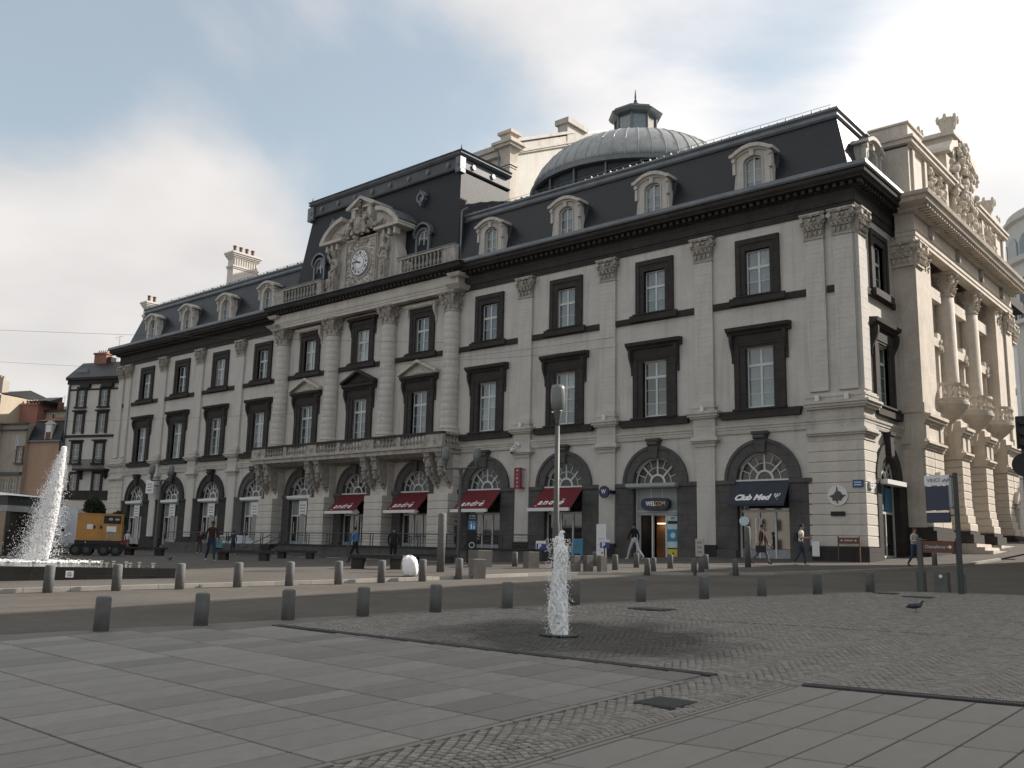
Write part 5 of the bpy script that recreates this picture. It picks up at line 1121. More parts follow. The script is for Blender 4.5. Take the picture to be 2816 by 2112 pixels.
# granite setts laid in arcs
def fan_setts(xc, W_, y0, y1, R=None, s=.098, clip=None):
    """segmental arcs across a strip of width W_; returns list of (x, y, angle, length, depth)"""
    R = R or W_*.62; out = []; amax = math.asin(min(.999, W_/2/R)); y = y0-R
    nrow = int((y1-y0)/s)+int(R/s)
    n = int(2*amax*R/s)
    for i in range(nrow):
        cy_ = y+i*s; off = .5 if i % 2 else 0
        for k in range(n+1):
            a = -amax+2*amax*(k+off)/n
            if abs(a) > amax: continue
            x = xc+R*math.sin(a); yy = cy_+R*math.cos(a)
            if y0 < yy < y1 and (clip is None or clip(x, yy)): out.append((x, yy, -a, 2*amax*R/n, s*math.cos(a)*.98))
    return out
def sett_field(name, items, dz, label, par=None, hv=.006):
    n = len(items); A = np.array(items); x, y, a, l, d = A.T; rg = np.random.RandomState(4)
    l = l*.5*rg.uniform(.86, .96, n); d = d*.5*rg.uniform(.84, .95, n); a = a+rg.uniform(-.05, .05, n)
    z = np.array([gz(p, q) for p, q in zip(x, y)])+dz+rg.uniform(-hv, hv*.6, n)
    ca, sa = np.cos(a), np.sin(a); V = np.zeros((n, 8, 3)); b = .88
    for j, (u, v, s_, zz) in enumerate([(-1, -1, 1, -.03), (1, -1, 1, -.03), (1, 1, 1, -.03), (-1, 1, 1, -.03), (-1, -1, b, 0), (1, -1, b, 0), (1, 1, b, 0), (-1, 1, b, 0)]):
        px, py = u*l*s_, v*d*s_; V[:, j, 0] = x+px*ca-py*sa; V[:, j, 1] = y+px*sa+py*ca; V[:, j, 2] = z+zz+(rg.uniform(-.002, .002, n) if zz == 0 else 0)
    fq = np.array([(4, 5, 6, 7), (0, 1, 5, 4), (1, 2, 6, 5), (2, 3, 7, 6), (3, 0, 4, 7)]); Q = (np.arange(n)*8)[:, None, None]+fq[None]
    me = np_mesh(name, V.reshape(-1, 3), Q.reshape(-1, 4), 'sett', np.repeat(rg.rand(n), 5)); o = obj(name, me, par)
    o['kind'] = 'stuff'
    if par is None: o['label'] = label; o['category'] = 'cobbles'
    return o
strip_items = fan_setts(11.37, .92, -43.2, -35.25, R=.62, s=.088, clip=lambda x, y: 10.91 < x < 11.83 and not (abs(x-11.4) < .24 and abs(y+37.2) < .28))
CS = structure(obj('cobbled_strip', None), 'strip of arched granite cobbles between the two slab fields')
strip_items.sort(key=lambda t: t[1])
near_setts = [t for t in strip_items if t[1] > -41.8][:290]; rest = [t for t in strip_items if t not in near_setts]
_sm = []
for k in range(4):
    mb = MB(); l, d = .044*(.85+.04*k), .038*(.88+.03*(3-k)); mb.frustum((-l, l, -d, d), (-l*.84, l*.84, -d*.84, d*.84), -.03, 0); _sm.append(mb.mesh('sett', 'settp'))
for t in near_setts:
    o = obj('sett', random.choice(_sm), CS, (t[0], t[1], gz(t[0], t[1])+.030+random.uniform(-.004, .003)), rot=(random.uniform(-.04, .04)+.029, random.uniform(-.04, .04), t[2]+random.uniform(-.05, .05)))
sett_field('setts', rest, .030, '', CS)
def right_of(x, y): return x > interp(NEAR, y)+.55
jx, jy = 7.2, -33.5
def clipf(x, y):
    if not right_of(x, y) or math.hypot(x-jx, y-jy) < .33: return False
    lo = -35.90+.0810*(x-3)+.12 if x < 10.9 else (-35.3+.10 if x < 11.95 else -35.14+.23*(x-11.95)+.12)
    if y < lo: return False
    yl = -30.45+.05*(x-3.2) if x < 5.1 else (-30.35+.28*(x-5.12) if x < 9.06 else -29.25+.209*(x-9.07))
    if abs(y-yl) < .05: return False
    if abs(x-5.75) < .42 and abs(y+28.45) < .32: return False
    return y < yl
items = []
xc = 3.6
while xc < 17.5:
    items += fan_setts(xc, 1.15, -36.2, -27.6, R=.78, s=.098, clip=clipf); xc += 1.15
sett_field('arched_cobbles', items, .03, 'grey granite cobbles laid in arcs around the low water jet')
items = []
yy = -31.0
while yy < -17.3:
    j = int(yy*10); xx = 3.0+(.06 if j % 2 else 0)
    while xx < 17.5:
        yl = -30.45+.05*(xx-3.2) if xx < 5.1 else (-30.35+.28*(xx-5.12) if xx < 9.06 else -29.25+.209*(xx-9.07))
        y_ = yy+.28*(xx-9)
        if y_ > yl+.06 and y_ < -17.2 and right_of(xx, y_) and not (abs(xx-5.75) < .42 and abs(y_+28.45) < .32) and not (abs(xx-7.55) < .3 and abs(y_+19.6) < .28): items.append((xx, y_, .273, .125, .105))
        xx += .125
    yy += .108
sett_field('straight_cobbles', items, .03, 'grey granite cobbles laid in straight rows beyond the slot drain')
# ================================================================== BOLLARDS
def bollard_mesh(r, h, nm='bollard', dome=.02):
    return MB().lathe([(r, -.1), (r, h-dome*1.6), (r-.012, h-dome*.6), (r-.035, h), (0, h+.004)], n=24).mesh(nm, 'bollard', True)
def auto(me):
    return me
B1 = bollard_mesh(.118, .54)
FRB = [(1.73, -38.3), (2.07, -36.75), (2.32, -35.16), (2.7, -33.74), (3.04, -32.15), (3.46, -30.45), (3.94, -28.74), (4.45, -26.86), (5.04, -24.96), (5.6, -22.99), (6.32, -21.21), (6.96, -19.14)]
names = ['first', 'second', 'third', 'fourth', 'fifth', 'sixth', 'seventh', 'eighth', 'ninth', 'tenth', 'eleventh', 'twelfth']
extra = ['nearest the camera', 'with a chipped dark base', 'in front of the lit road', 'left of the white bag', 'below the tall dark post', 'just left of the water jet', 'directly behind the water jet', 'right of the water jet', 'below the phone shop', 'below the travel agency awning', 'below the round wall medallion', 'beside the brown direction sign']
for k, (x, y) in enumerate(FRB):
    o = obj('bollard', B1, None, (x, y, gz(x, y)+.01), random.random()*6, rot=(random.uniform(-.012, .012), random.uniform(-.012, .012), random.random()*6))
    tag(o, f'shaded round bollard, {names[k]} from left in front row, {extra[k]}', 'bollard', 'bollards along the near kerb')
BKB = [(-6.49, -35.6), (-6.08, -34.13), (-5.58, -32.72), (-5.29, -31.22), (-4.91, -29.85), (-4.55, -28.45), (-4.29, -27.08), (-4.03, -25.68), (-4.01, -24.12)]
ex2 = ['in front of the tiled pool, left', 'in front of the tiled pool, right', 'just right of the pool corner', 'between pool and walking person', 'under the red awnings', 'further right under the awnings', 'left of the white bag', 'right behind the white bag', 'beside the square basalt block']
B2 = bollard_mesh(.115, .56)
for k, (x, y) in enumerate(BKB):
    o = obj('bollard', B2, None, (x, y, gz(x, y)+.09), rot=(random.uniform(-.015, .015), random.uniform(-.015, .015), 1.0))
    tag(o, f'sunlit round bollard, {names[k]} from left in far row, {ex2[k]}', 'bollard', 'bollards along the far kerb')
for (x, y), lb in zip([(-1.57, -17.1), (-1.85, -16.23), (-.49, -15.72), (-.49, -15.2), (.59, -14.66)], ['front one of the pair by the phone shop door', 'rear one of the pair by the phone shop door', 'front one of the pair left of the travel agency', 'rear one of the pair left of the travel agency', 'single leaning one before the travel agency']):
    o = obj('bollard', bollard_mesh(.10, .50), None, (x, y, gz(x, y)+.09), rot=(0, -.06 if 'leaning' in lb else 0, 0)); tag(o, 'short pale edged stone bollard, '+lb, 'bollard', 'bollards at the corner of the pavement')
for (x, y), lb in zip([(-3.31, -16.54), (-3.88, -14.24), (-2.64, -13.76), (-1.59, -12.89), (-7.17, -17.71), (3.2, -.6), (-5.6, -14.6)], ['nearest the white banner', 'before the striding man in white trousers', 'before the yellow poster', 'before the white sign board', 'right of the long stone bench', 'on the side street corner behind the brown sign', 'behind the three square blocks']):
    o = obj('bollard', bollard_mesh(.11, .56), None, (x, y, gz(x, y)+.09)); tag(o, 'dark shaded stone bollard '+lb, 'bollard', 'inner bollards in front of the shops')
def block(name, w_, d_, h, x, y, rz, label, cat, group=None, m='block', dz=.09):
    b = .015; mb = MB(); mb.frustum((-w_/2, w_/2, -d_/2, d_/2), (-w_/2, w_/2, -d_/2, d_/2), -.1, h-b); mb.frustum((-w_/2, w_/2, -d_/2, d_/2), (-w_/2+b, w_/2-b, -d_/2+b, d_/2-b), h-b, h)
    return tag(mb.build(name, m, None, (x, y, gz(x, y)+dz), rz), label, cat, group)
for (x, y), lb in zip([(-3.58, -18.61), (-3.29, -18.25), (-2.94, -17.9)], ['left one of the three', 'middle one of the three', 'right one of the three']):
    block('stone_block', .26, .26, .56, x, y, -.35, 'square basalt post with one sunlit face, '+lb+' beside the water jet', 'stone post', 'square stone posts')
block('stone_block', .42, .42, .52, -3.99, -23.3, -.45, 'large square basalt block standing alone left of the water jet', 'stone post')
block('stone_block', .9, .6, .62, -7.9, -18.9, -.4, 'broad dark stone block left of the first parking sign', 'stone post')
block('stone_block', .45, .45, .6, -6.2, -17.9, -.4, 'dark stone block under the second parking sign', 'stone post')
def bench(x, y, rz, L_, label):
    t = thing('stone_bench', label, 'bench', (x, y, gz(x, y)+.09), rz, 'dark stone benches before the terrace')
    MB().frustum((-L_/2, L_/2, -.28, .28), (-L_/2+.01, L_/2-.01, -.27, .27), .36, .50).build('seat', 'lava', t)
    for s in (-1, 1): MB().box(s*L_*.36-.2, s*L_*.36+.2, -.22, .22, -.1, .36).build('leg', 'lava', t)
bench(-9.2, -22.9, .55, 2.0, 'dark stone bench nearest the white bag, behind the far bollards')
bench(-24.0, -18.6, .6, 2.9, 'dark stone bench right of the person carrying bags')
bench(-36.3, -17.2, .6, 2.6, 'dark stone bench beside the yellow generator')
bench(-16.5, -13.0, .6, 2.4, 'dark stone bench below the terrace under the right red awnings')
bench(-30.0, -11.0, .6, 2.4, 'dark stone bench at the foot of the terrace stairs')
def lattice_post(x, y, h, r, label, m='bollard', disc=False, pole=False):
    t = thing('stone_column', label, 'post', (x, y, gz(x, y)+.09))
    MB().lathe([(r, -.1), (r, h-.06), (r-.03, h-.01), (r-.06, h), (0, h+.01)], n=24).build('shaft', m, t, smooth=True)
    for z_ in (h*.28, h*.62): MB().blob((-.3*r, -r, z_), .02).build('bolt', 'dmetal', t)
    return t
lattice_post(-6.16, -22.78, 1.98, .135, 'tall round granite control post with a sunlit right edge')
t = lattice_post(-1.26, -10.0, 1.65, .125, 'tall dark round post with a pale blue disc on top, before the travel agency', 'bollard')
MB().disc(-.12, 1.86, .19, -.03, .02, 24).build('disc', 'palecyan', t, rz=.4)
# ================================================================== THE PLINTH TERRACE with railing
TR = thing('terrace', 'raised dark stone terrace with steel railing along the shop fronts', 'terrace', (0, 0, 0))
ty0 = -3.8
MB().box(-42, -17.6, ty0, -1.2, -1.2, .28).box(-42, -17.6, -1.2, -.3, -1.2, .26).build('terrace_wall', 'lavag', TR)
MB().box(-42.1, -17.5, ty0-.08, ty0+.25, .26, .36).build('coping', 'lava', TR)
for k in range(6): MB().box(-42-.35*(k+1), -42-.35*k, ty0, -1.3, -1.2, .28-.15*(k+1)).build('stair', 'lavag', TR)
MB().box(-17.6, -8.5, -2.6, -.3, -1.2, .02).build('landing', 'lavag', TR)
def railing(x0, x1, y, z0, z1, par, h=.82):
    n = max(1, round(abs(x1-x0)/2.2)); mb = MB()
    mb.tube((x0, y, z0+h), (x1, y, z1+h), .035, n=8); mb.build('handrail', 'dmetal', par)
    MB().tube((x0, y, z0+h*.55), (x1, y, z1+h*.55), .012).tube((x0, y, z0+h*.3), (x1, y, z1+h*.3), .012).tube((x0, y, z0+h*.78), (x1, y, z1+h*.78), .012).build('rail_wire', 'dmetal', par)
    for k in range(n+1):
        t = k/n; x = x0+(x1-x0)*t; z = z0+(z1-z0)*t
        for dx in (-.13, .13): MB().box(x+dx-.022, x+dx+.022, y-.022, y+.022, z-.05, z+h).build('railing_post', 'dmetal', par)
railing(-40.8, -17.9, ty0+.08, .33, .33, TR)
railing(-58.0, -41.8, ty0+.08, .30, .33, TR); MB().box(-58, -44.2, ty0, ty0+.2, -1.2, .3).build('terrace_wall', 'lavag', TR)
for x in (-42.3, -44.0): 
    MB().tube((x+1.6, ty0-.3, 1.0), (x-.6, ty0-1.6, -.2), .03).tube((x-.6, ty0-1.6, -.2), (x-.6, ty0-1.6, -.7), .03).build('handrail', 'dmetal', TR)
for x in np.arange(-41, -18, 3.1): MB().box(x, x+1.3, ty0-1.1, ty0-.3, -.56, -.50).build('pale_slab', 'kerb', TR)
# ================================================================== LAMPS, SIGNS
def lamp_head(par, x, y, z, s=1.0):
    h = obj('lamp_head', MB().lathe([(.17*s, 0), (.20*s, .03), (.255*s, .1*s), (.29*s, .35*s), (.30*s, .6*s), (.28*s, .85*s), (.245*s, 1.0*s), (0, 1.03*s)], n=24).mesh('lamp_head', 'lamphead', True), par, (x, y, z))
    obj('lamp_neck', MB().lathe([(.055*s, -.62*s), (.075*s, -.5*s), (.17*s, -.06*s), (.175*s, .0)], n=16).mesh('lamp_neck', 'lampmetal', True), h)
    return h
t = thing('street_lamp', 'tall single street lamp with barrel shaped head behind the water jet', 'street lamp', (-5.34, -17.5, gz(-5.34, -17.5)+.09))
b0 = gz(-5.34, -17.5)+.09
MB().lathe([(.14, 0), (.14, 1.6), (.11, 1.75), (.085, 5.03-b0-.02), (0, 5.03-b0)], n=16).build('pole', 'lampmetal', t, smooth=True)
lamp_head(t, 0, 0, 5.62-b0, .97); MB().box(-.2, -.12, -.12, -.03, 5.52-b0, 5.58-b0).build('fixing_bracket', 'chrome', t)
def double_lamp(x, y, ztop, sp, s, rz, label):
    z0 = gz(x, y)+.05; t = thing('street_lamp', label, 'street lamp', (x, y, z0), rz)
    H = ztop-z0-1.0*s-.35
    MB().lathe([(.11, 0), (.10, 1.2), (.07, H), (0, H+.02)], n=12).build('pole', 'lampmetal', t)
    MB().lathe([(.05, H-.5), (.10, H-.2), (.14, H+.0), (0, H+.04)], n=10).build('collar', 'lampmetal', t)
    MB().tube((-sp, 0, H-.02), (sp, 0, H+.05), .05).build('arm', 'lampmetal', t)
    lamp_head(t, -sp, 0, H+.42, s); lamp_head(t, sp, 0, H+.42, s)
double_lamp(-19.4, -8.1, 5.75, .86, .74, .7, 'double headed street lamp in front of the balcony corner')
double_lamp(-49.1, -9.5, 5.9, .68, .74, .9, 'double headed street lamp in front of the left wing arches')
# bus stop flag, direction signs, traffic light
bx, by_ = 9.04, -18.07; z0 = gz(bx, by_)
t = thing('bus_stop_sign', 'bus stop pole with navy panel and white header hanging to its left', 'sign', (bx, by_, z0), -.25)
MB().lathe([(.065, -.05), (.065, 3.30), (0, 3.32)], n=14).build('pole', 'dmetal', t)
MB().box(-.90, -.16, -.03, .03, 2.98, 3.26).build('header_panel', 'paper', t)
text('lettering', 'VINCI', .15, 'print_grey', t, (-.62, -.036, 3.12), UP, ext=.004)
for k in range(4): MB().box(-.36+.05*k, -.31+.05*k, -.04, -.03, 3.06+.035*(k % 2), 3.12+.035*(k % 2)).build('emblem', 'print_grey', t)
MB().box(-.88, -.20, -.03, .03, 2.28, 2.96).build('panel', 'greybluesign', t); MB().box(-.88, -.20, -.03, .03, 1.94, 2.22).build('panel', 'greybluesign', t)
MB().box(-.88, -.2, -.045, .0, 2.22, 2.27).build('bracket', 'chrome', t); MB().box(-.2, .0, -.02, .02, 2.33, 2.37).box(-.2, .0, -.02, .02, 2.12, 2.16).box(-.18, 0, -.02, .02, 3.18, 3.22).build('bracket', 'dmetal', t)
MB().box(-.2, -.1, -.02, .02, 2.3, 3.2).build('side_panel', 'greymetal', t)
x, y = 8.0, -18.05; z0 = gz(x, y)
t = thing('direction_sign', 'brown board with white arrow fixed between two low grey posts', 'sign', (x, y, z0), -.02)
MB().lathe([(.075, -.05), (.075, 1.50), (0, 1.51)], n=14).build('post', 'lampmetal', t); MB().lathe([(.075, -.05), (.075, 1.50), (0, 1.51)], 1.0, 0.06, n=14).build('post', 'lampmetal', t)
MB().box(.09, .92, -.03, .03, 1.10, 1.42).build('board', 'brownsign', t)
text('lettering', 'Chamalieres', .13, 'palecyan', t, (.42, -.036, 1.26), UP, ext=.003, sx=.85)
MB().prism([(.74, 1.245), (.80, 1.245), (.80, 1.20), (.87, 1.26), (.80, 1.32), (.80, 1.275), (.74, 1.275)], 'y', -.038, -.03).build('arrow', 'paper', t)
t = thing('direction_sign', 'brown pedestrian sign board on two posts against the corner plinth', 'sign', (-1.12, -.75, gz(-1, -.7)+.09))
MB().box(-.05, .0, 0, .06, -.1, 1.22).build('post', 'brownsign', t); MB().box(.98, 1.03, 0, .06, -.1, 1.22).build('post', 'brownsign', t); MB().box(0, .98, -.01, .04, .86, 1.16).build('board', 'brownsign', t)
for xx, dr in ((.14, -1), (.84, 1)): MB().prism([(xx-dr*.05, .98), (xx-dr*.05, 1.06), (xx+dr*.07, 1.02)], 'y', -.02, -.01).build('arrow', 'paper', t)
MB().box(.28, .7, -.016, -.01, .99, 1.05).build('lettering', 'pale_pot', t)
t = thing('traffic_light', 'black traffic light at the right edge of the picture', 'traffic light', (12.50, -26.14, gz(12.5, -26.1)), .3)
MB().lathe([(.06, 0), (.06, 3.4)], n=10).build('pole', 'dmetal', t)
z0 = gz(12.5, -26.1)
MB().box(-.13, .07, -.22, -.06, 2.35-z0, 2.95-z0).build('signal_head', 'black', t)
for k in range(3): MB().tube((-.03, -.34, 2.45+.2*k-z0), (-.03, -.22, 2.45+.2*k-z0), .075, .08, 10).build('hood', 'black', t)
MB().disc(-.02, 2.05-z0, .22, -.12, -.06, 20).build('round_sign_back', 'black', t)
x, y = -17.49, -9.09; z0 = gz(x, y)+.05
t = thing('info_totem', 'narrow black information totem with blue figure pictogram near the terrace railing', 'sign', (x, y, z0), .75)
H = 2.35
MB().box(-.26, .26, -.06, .06, -.05, H+.35).build('panel', 'black', t); MB().box(-.23, .23, -.075, -.06, H-.52, H-.02).build('blue_panel', 'bluesign', t); MB().box(-.2, .2, -.08, -.075, H-.50, H-.04).build('blue_panel_field', 'blueprint', t)
for sx, hh in ((-.05, .34), (.09, .24)): MB().blob((sx, -.085, H-.45+hh), (.03, .01, .035)).box(sx-.035, sx+.035, -.088, -.08, H-.46, H-.46+hh-.08).build('pictogram', 'letter', t)
text('lettering', 'PLACE', .11, 'letter', t, (0, -.07, H+.22), UP, ext=.003); text('lettering', 'DE JAUDE', .085, 'letter', t, (0, -.07, H+.09), UP, ext=.003)
MB().arcring(0, 1.05, .12, .15, -.07, -.06, 0, 2*PI, 16).build('round_pictogram', 'letter', t); MB().arcring(-.08, .42, .05, .065, -.07, -.06, 0, 2*PI, 12).build('round_pictogram', 'letter', t); MB().box(.05, .17, -.07, -.06, .12, .26).build('printed_panel', 'print_grey', t)
for (x, y), lb in (((-11.6, -10.6), 'left'), ((-9.05, -9.0), 'right')):
    t = thing('parking_sign', f'small blue and white parking board, the {lb} one of two behind the stone blocks', 'sign', (x, y, gz(x, y)+.09), .65)
    MB().box(-.03, .03, -.0, .05, 0, .75).build('post', 'dmetal', t); MB().box(-.24, .24, -.03, 0, .55, .95).build('board', 'paper', t); MB().box(-.21, .24, -.036, -.03, .55, .82).build('field', 'bluesign', t); text('lettering', 'P', .30, 'letter', t, (-.06, -.04, .68), UP, ext=.003, bold=.01)
# boards and banners by the shops
def board(name, x, y, w_, h, m, label, rz=0.0, thick=.05, z=None):
    t = thing(name, label, 'sign board', (x, y, (gz(x, y)+.09) if z is None else z), rz); MB().box(-w_/2, w_/2, 0, thick, .02, h).build('panel', m, t); MB().box(-w_/2-.02, w_/2+.02, -.05, thick+.05, 0, .03).build('foot', 'dmetal', t); return t
t = board('banner_stand', -14.45, -1.6, .68, 2.15, 'paper', 'tall white banner stand left of the phone shop doorway'); MB().box(-.15, .2, -.01, 0, .95, 1.08).build('printed_panel', 'print_grey', t); MB().box(-.2, .2, -.01, 0, 1.28, 1.38).build('printed_panel', 'palecyan', t); MB().blob((.08, -.01, .55), (.08, .01, .07)).build('printed_panel', 'print_grey', t)
t = board('poster_board', -15.9, -1.9, .72, 1.45, 'blueprint', 'blue poster board standing left of the tall white banner'); MB().prism([(-.3, .9), (.3, .9), (0, 1.35)], 'y', -.01, 0).build('printed_panel', 'teal', t); MB().box(-.2, .2, -.01, 0, .45, .6).build('printed_panel', 'black', t)
t = board('menu_board', -8.35, -1.3, .5, .95, 'pale_pot', 'low pale notice board between phone shop and travel agency'); 
for zz in (.2, .45, .7): MB().box(-.14, .14, -.01, 0, zz, zz+.12).build('printed_panel', 'print_grey', t)
t = board('grey_cabinet', -2.35, -.55, .36, .75, 'paper', 'white cabinet box on a grey base beside the corner plinth', z=gz(-2.3, -.5)+.28)
t = thing('projecting_notice', 'white double sided notice projecting from the far left arch', 'sign', (-66.4, -.9, 0)); MB().box(-.9, .5, -.03, .03, 4.75, 6.0).build('panel', 'paper', t); MB().box(.3, .36, -.03, .9, 5.4, 5.5).build('bracket', 'dmetal', t)
for r in range(3): MB().box(-.6, .2, -.04, -.03, 5.0+.28*r, 5.1+.28*r).build('printed_line', 'print_grey', t)
# boxes between the sign posts
block('utility_box', .22, .22, .55, 7.86, -17.6, .1, 'small grey bollard directly behind the left post of the brown sign', 'bollard', dz=.02, m='bollard')
t = thing('litter_bin', 'low grey box with white disc between the two sign posts', 'bin', (8.48, -17.8, gz(8.5, -17.8)+.02)); MB().frustum((-.17, .17, -.15, .15), (-.17, .17, -.15, .15), 0, .55).build('body', 'bollard', t); MB().disc(0, .44, .05, -.156, -.15, 14).build('disc', 'paper', t)
block('utility_box', .2, .2, .52, 8.93, -17.6, .1, 'small grey bollard just left of the bus stop pole foot', 'bollard', dz=.02, m='bollard')
# white bag
mb = MB(); n = 22; prof = [(.02, 0), (.20, .01), (.245, .07), (.255, .20), (.25, .36), (.235, .48), (.19, .56), (.12, .60), (.05, .63), (.0, .62)]; V = []; rn = random.Random(2)
ph = [rn.random()*6 for _ in range(6)]
for j, (r, z) in enumerate(prof):
    for i in range(n*2):
        a = 2*PI*i/(n*2); k = 1+.07*math.sin(3*a+ph[0]+z*5)+.06*math.sin(7*a+ph[1]+z*14)+.045*math.sin(13*a+ph[2]-z*21); V.append((r*k*math.cos(a)+.03*math.sin(z*6), r*k*.85*math.sin(a), z*(1+.03*math.sin(2*a+ph[3]))))
Fq = [(j*2*n+i, j*2*n+(i+1) % (2*n), (j+1)*2*n+(i+1) % (2*n), (j+1)*2*n+i) for j in range(len(prof)-1) for i in range(2*n)]
mb.add(V, Fq); tag(mb.build('plastic_bag', 'plastic', None, (-5.0, -25.3, gz(-5, -25.3)+.095), smooth=True), 'full white plastic sack standing on the sunlit pavement between two bollards', 'bag')
# ================================================================== FOUNTAINS
def droplets(name, pts, rad_, m, label=None, cat=None, par=None):
    v, f = ico(); v = np.array(v); f = np.array(f); pts = np.asarray(pts); r = np.asarray(rad_)
    if r.ndim == 1: r = np.stack([r, r, r], 1)
    V = pts[:, None, :]+v[None]*r[:, None, :]; Q = (np.arange(len(pts))*12)[:, None, None]+f[None]
    o = obj(name, np_mesh(name, V.reshape(-1, 3), Q.reshape(-1, 3), m, smooth=True), par)
    if label: tag(o, label, cat)
    return o
rg = np.random.RandomState(8)
z0 = gz(jx, jy)+.03
J1 = thing('water_jet', 'low white water jet spouting from the cobbled plaza', 'fountain jet', (jx, jy, z0))
cr = MB(); NS, NR = 22, 26
for j in range(NR+1):
    q_ = j/NR
    for i in range(NS):
        a_ = 2*PI*i/NS; r_ = (.108+.016*math.sin(q_*7)+.012*(1-q_))*(1+.10*math.sin(3*a_+q_*9)+.08*math.sin(5*a_-q_*17)+rg.uniform(-.06, .06)); r_ *= min(1, (1-q_)/.16+.12); cr.v.append((r_*math.cos(a_)-.02*q_-.03*math.sin(q_*5), r_*math.sin(a_), 1.47*q_))
cr.f = [(j*NS+i, j*NS+(i+1) % NS, (j+1)*NS+(i+1) % NS, (j+1)*NS+i) for j in range(NR) for i in range(NS)]; cr.mi = [0]*len(cr.f)
cr.build('water_core', 'foam', J1, smooth=True)
n = 9000; t = rg.rand(n)**.9; hgt = 1.50*t; rw = .125+.022*np.sin(t*7)+.012*(1-t); rw = rw*np.where(t > .86, np.clip((1-t)/.14, .35, 1), 1)
a = rg.rand(n)*2*PI; q = np.sqrt(rg.rand(n))*rw
P1 = np.stack([q*np.cos(a)-.02*t-.03*np.sin(t*5), q*np.sin(a), hgt], 1); s_ = rg.uniform(.005, .013, n)
droplets('water_column', P1, np.stack([s_, s_, s_*rg.uniform(2, 6, n)], 1), 'spray', par=J1)
n = 1500; t = rg.rand(n); a = rg.rand(n)*2*PI; q = .13+np.abs(rg.randn(n))*.045+.02*(1-t)*rg.rand(n); P2 = np.stack([q*np.cos(a)-.035, q*np.sin(a), 1.5*t+.02], 1)
droplets('water_drops', P2, rg.uniform(.003, .010, n), 'spray', par=J1)
for k, (ax, az, h_) in enumerate(((-.11, 1.40, .15), (-.02, 1.46, .18), (.0, 1.50, .14), (-.09, 1.32, .1), (.08, 1.2, .12))):
    n = 70; u = rg.rand(n); droplets('water_drops', np.stack([ax+.02*rg.randn(n)+.03*u, .015*rg.randn(n), az+h_*u], 1), np.stack([np.full(n, .017)*(1-.5*u)]*2+[.03*(1-.3*u)], 1), 'spray', par=J1)
MB().lathe([(.30, .0), (.30, .012), (0, .014)], n=28).build('iron_ring', 'grate', J1)
# tiled pool with tall jet
zt = -.47
PLX = [(-8.45, -31.2), (-22.0, -30.6), (-26.0, -42.0), (-12.9, -41.0)]
PO = thing('fountain_pool', 'low rectangular pool clad in glossy black tiles at far left', 'fountain', (0, 0, 0))
mb = MB(); mb.prism(PLX, 'z', -1.6, zt-.10); mb.build('basin', 'grout', PO)
cxp, cyp = sum(p[0] for p in PLX)/4, sum(p[1] for p in PLX)/4
rim = MB()
for k in range(4):
    a_, b_ = PLX[k], PLX[(k+1) % 4]; ia = [(p[0]+(cxp-p[0])*.035, p[1]+(cyp-p[1])*.035) for p in (a_, b_)]
    rim.prism([a_, b_, ia[1], ia[0]], 'z', zt-.10, zt)
rim.build('rim', 'tile', PO)
MB().prism([(p[0]+(cxp-p[0])*.036, p[1]+(cyp-p[1])*.036) for p in PLX], 'z', zt-.09, zt-.02).build('water', 'poolwater', PO)
ax_, ay_ = PLX[0]; bx_, by2 = PLX[3]; L_ = math.hypot(bx_-ax_, by2-ay_); an = math.atan2(by2-ay_, bx_-ax_)
TM = MB().box(.008, .46-.008, -.016, 0.02, -.20, -.01).mesh('tile', 'tile')
k = 0
while (k+1)*.46 < L_:
    for r in range(3): obj('tile', TM, PO, (ax_+math.cos(an)*.46*k, ay_+math.sin(an)*.46*k, zt-.205*r), rz=an) if False else obj('tile', TM, PO, (ax_+math.cos(an)*.46*(k+1), ay_+math.sin(an)*.46*(k+1), zt-.205*r), rz=an+PI)
    k += 1
qx = ax_+math.cos(an)*2.75; qy = ay_+math.sin(an)*2.75
e = MB(); e.box(-.10, .10, -.03, 0, -.28, -.10); e = e.build('emblem_plate', 'paper', PO, (qx, qy, zt), rz=an+PI); MB().arcring(0, -.18, .03, .055, -.036, -.03, 0, 2*PI, 14).box(.02, .05, -.036, -.03, -.25, -.18).build('emblem', 'print_grey', e)
NOZ = MB().lathe([(.028, 0), (.03, .12), (.05, .15), (.05, .18), (0, .18)], n=10).mesh('nozzle', 'chrome')
for k in range(11): t = .35+.62*k; obj('nozzle', NOZ, PO, (ax_+math.cos(an)*t-.55, ay_+math.sin(an)*t+.0, zt-.05))
for k in range(9): t = .8+.85*k; obj('nozzle', NOZ, PO, (ax_-t, ay_+.3-.6+.04*t, zt-.05))
x, y = -15.3, -31.95
J2 = thing('water_jet', 'tall sunlit spray of water rising from the black tiled pool', 'fountain jet', (x, y, zt-.02))
HJ = 3.85
n = 11000; t = rg.rand(n); z_ = HJ*t*.985; rr = .07+.15*np.sin(np.clip(t, 0, 1)*PI)**.8*(1-.5*t); a = rg.rand(n)*2*PI; q = np.sqrt(rg.rand(n))*rr
droplets('water_column', np.stack([q*np.cos(a)+.20*t**1.4, q*np.sin(a)+.16*t**1.4, z_], 1), np.stack([rg.uniform(.007, .015, n)]*2+[rg.uniform(.025, .07, n)], 1), 'spray', par=J2)
n = 24000; t = rg.rand(n)**.8; z_ = HJ*(1-t)*.99; sp = .07+.66*t**.9; a = rg.rand(n)*2*PI; q = np.abs(rg.randn(n))*.55*sp
droplets('falling_spray', np.stack([q*np.cos(a)*1.0+.20*(1-t)-.30*t, q*np.sin(a)+.16*(1-t)-.24*t, z_], 1), np.stack([rg.uniform(.004, .009, n)]*2+[rg.uniform(.006, .022, n)], 1), 'spray', par=J2)
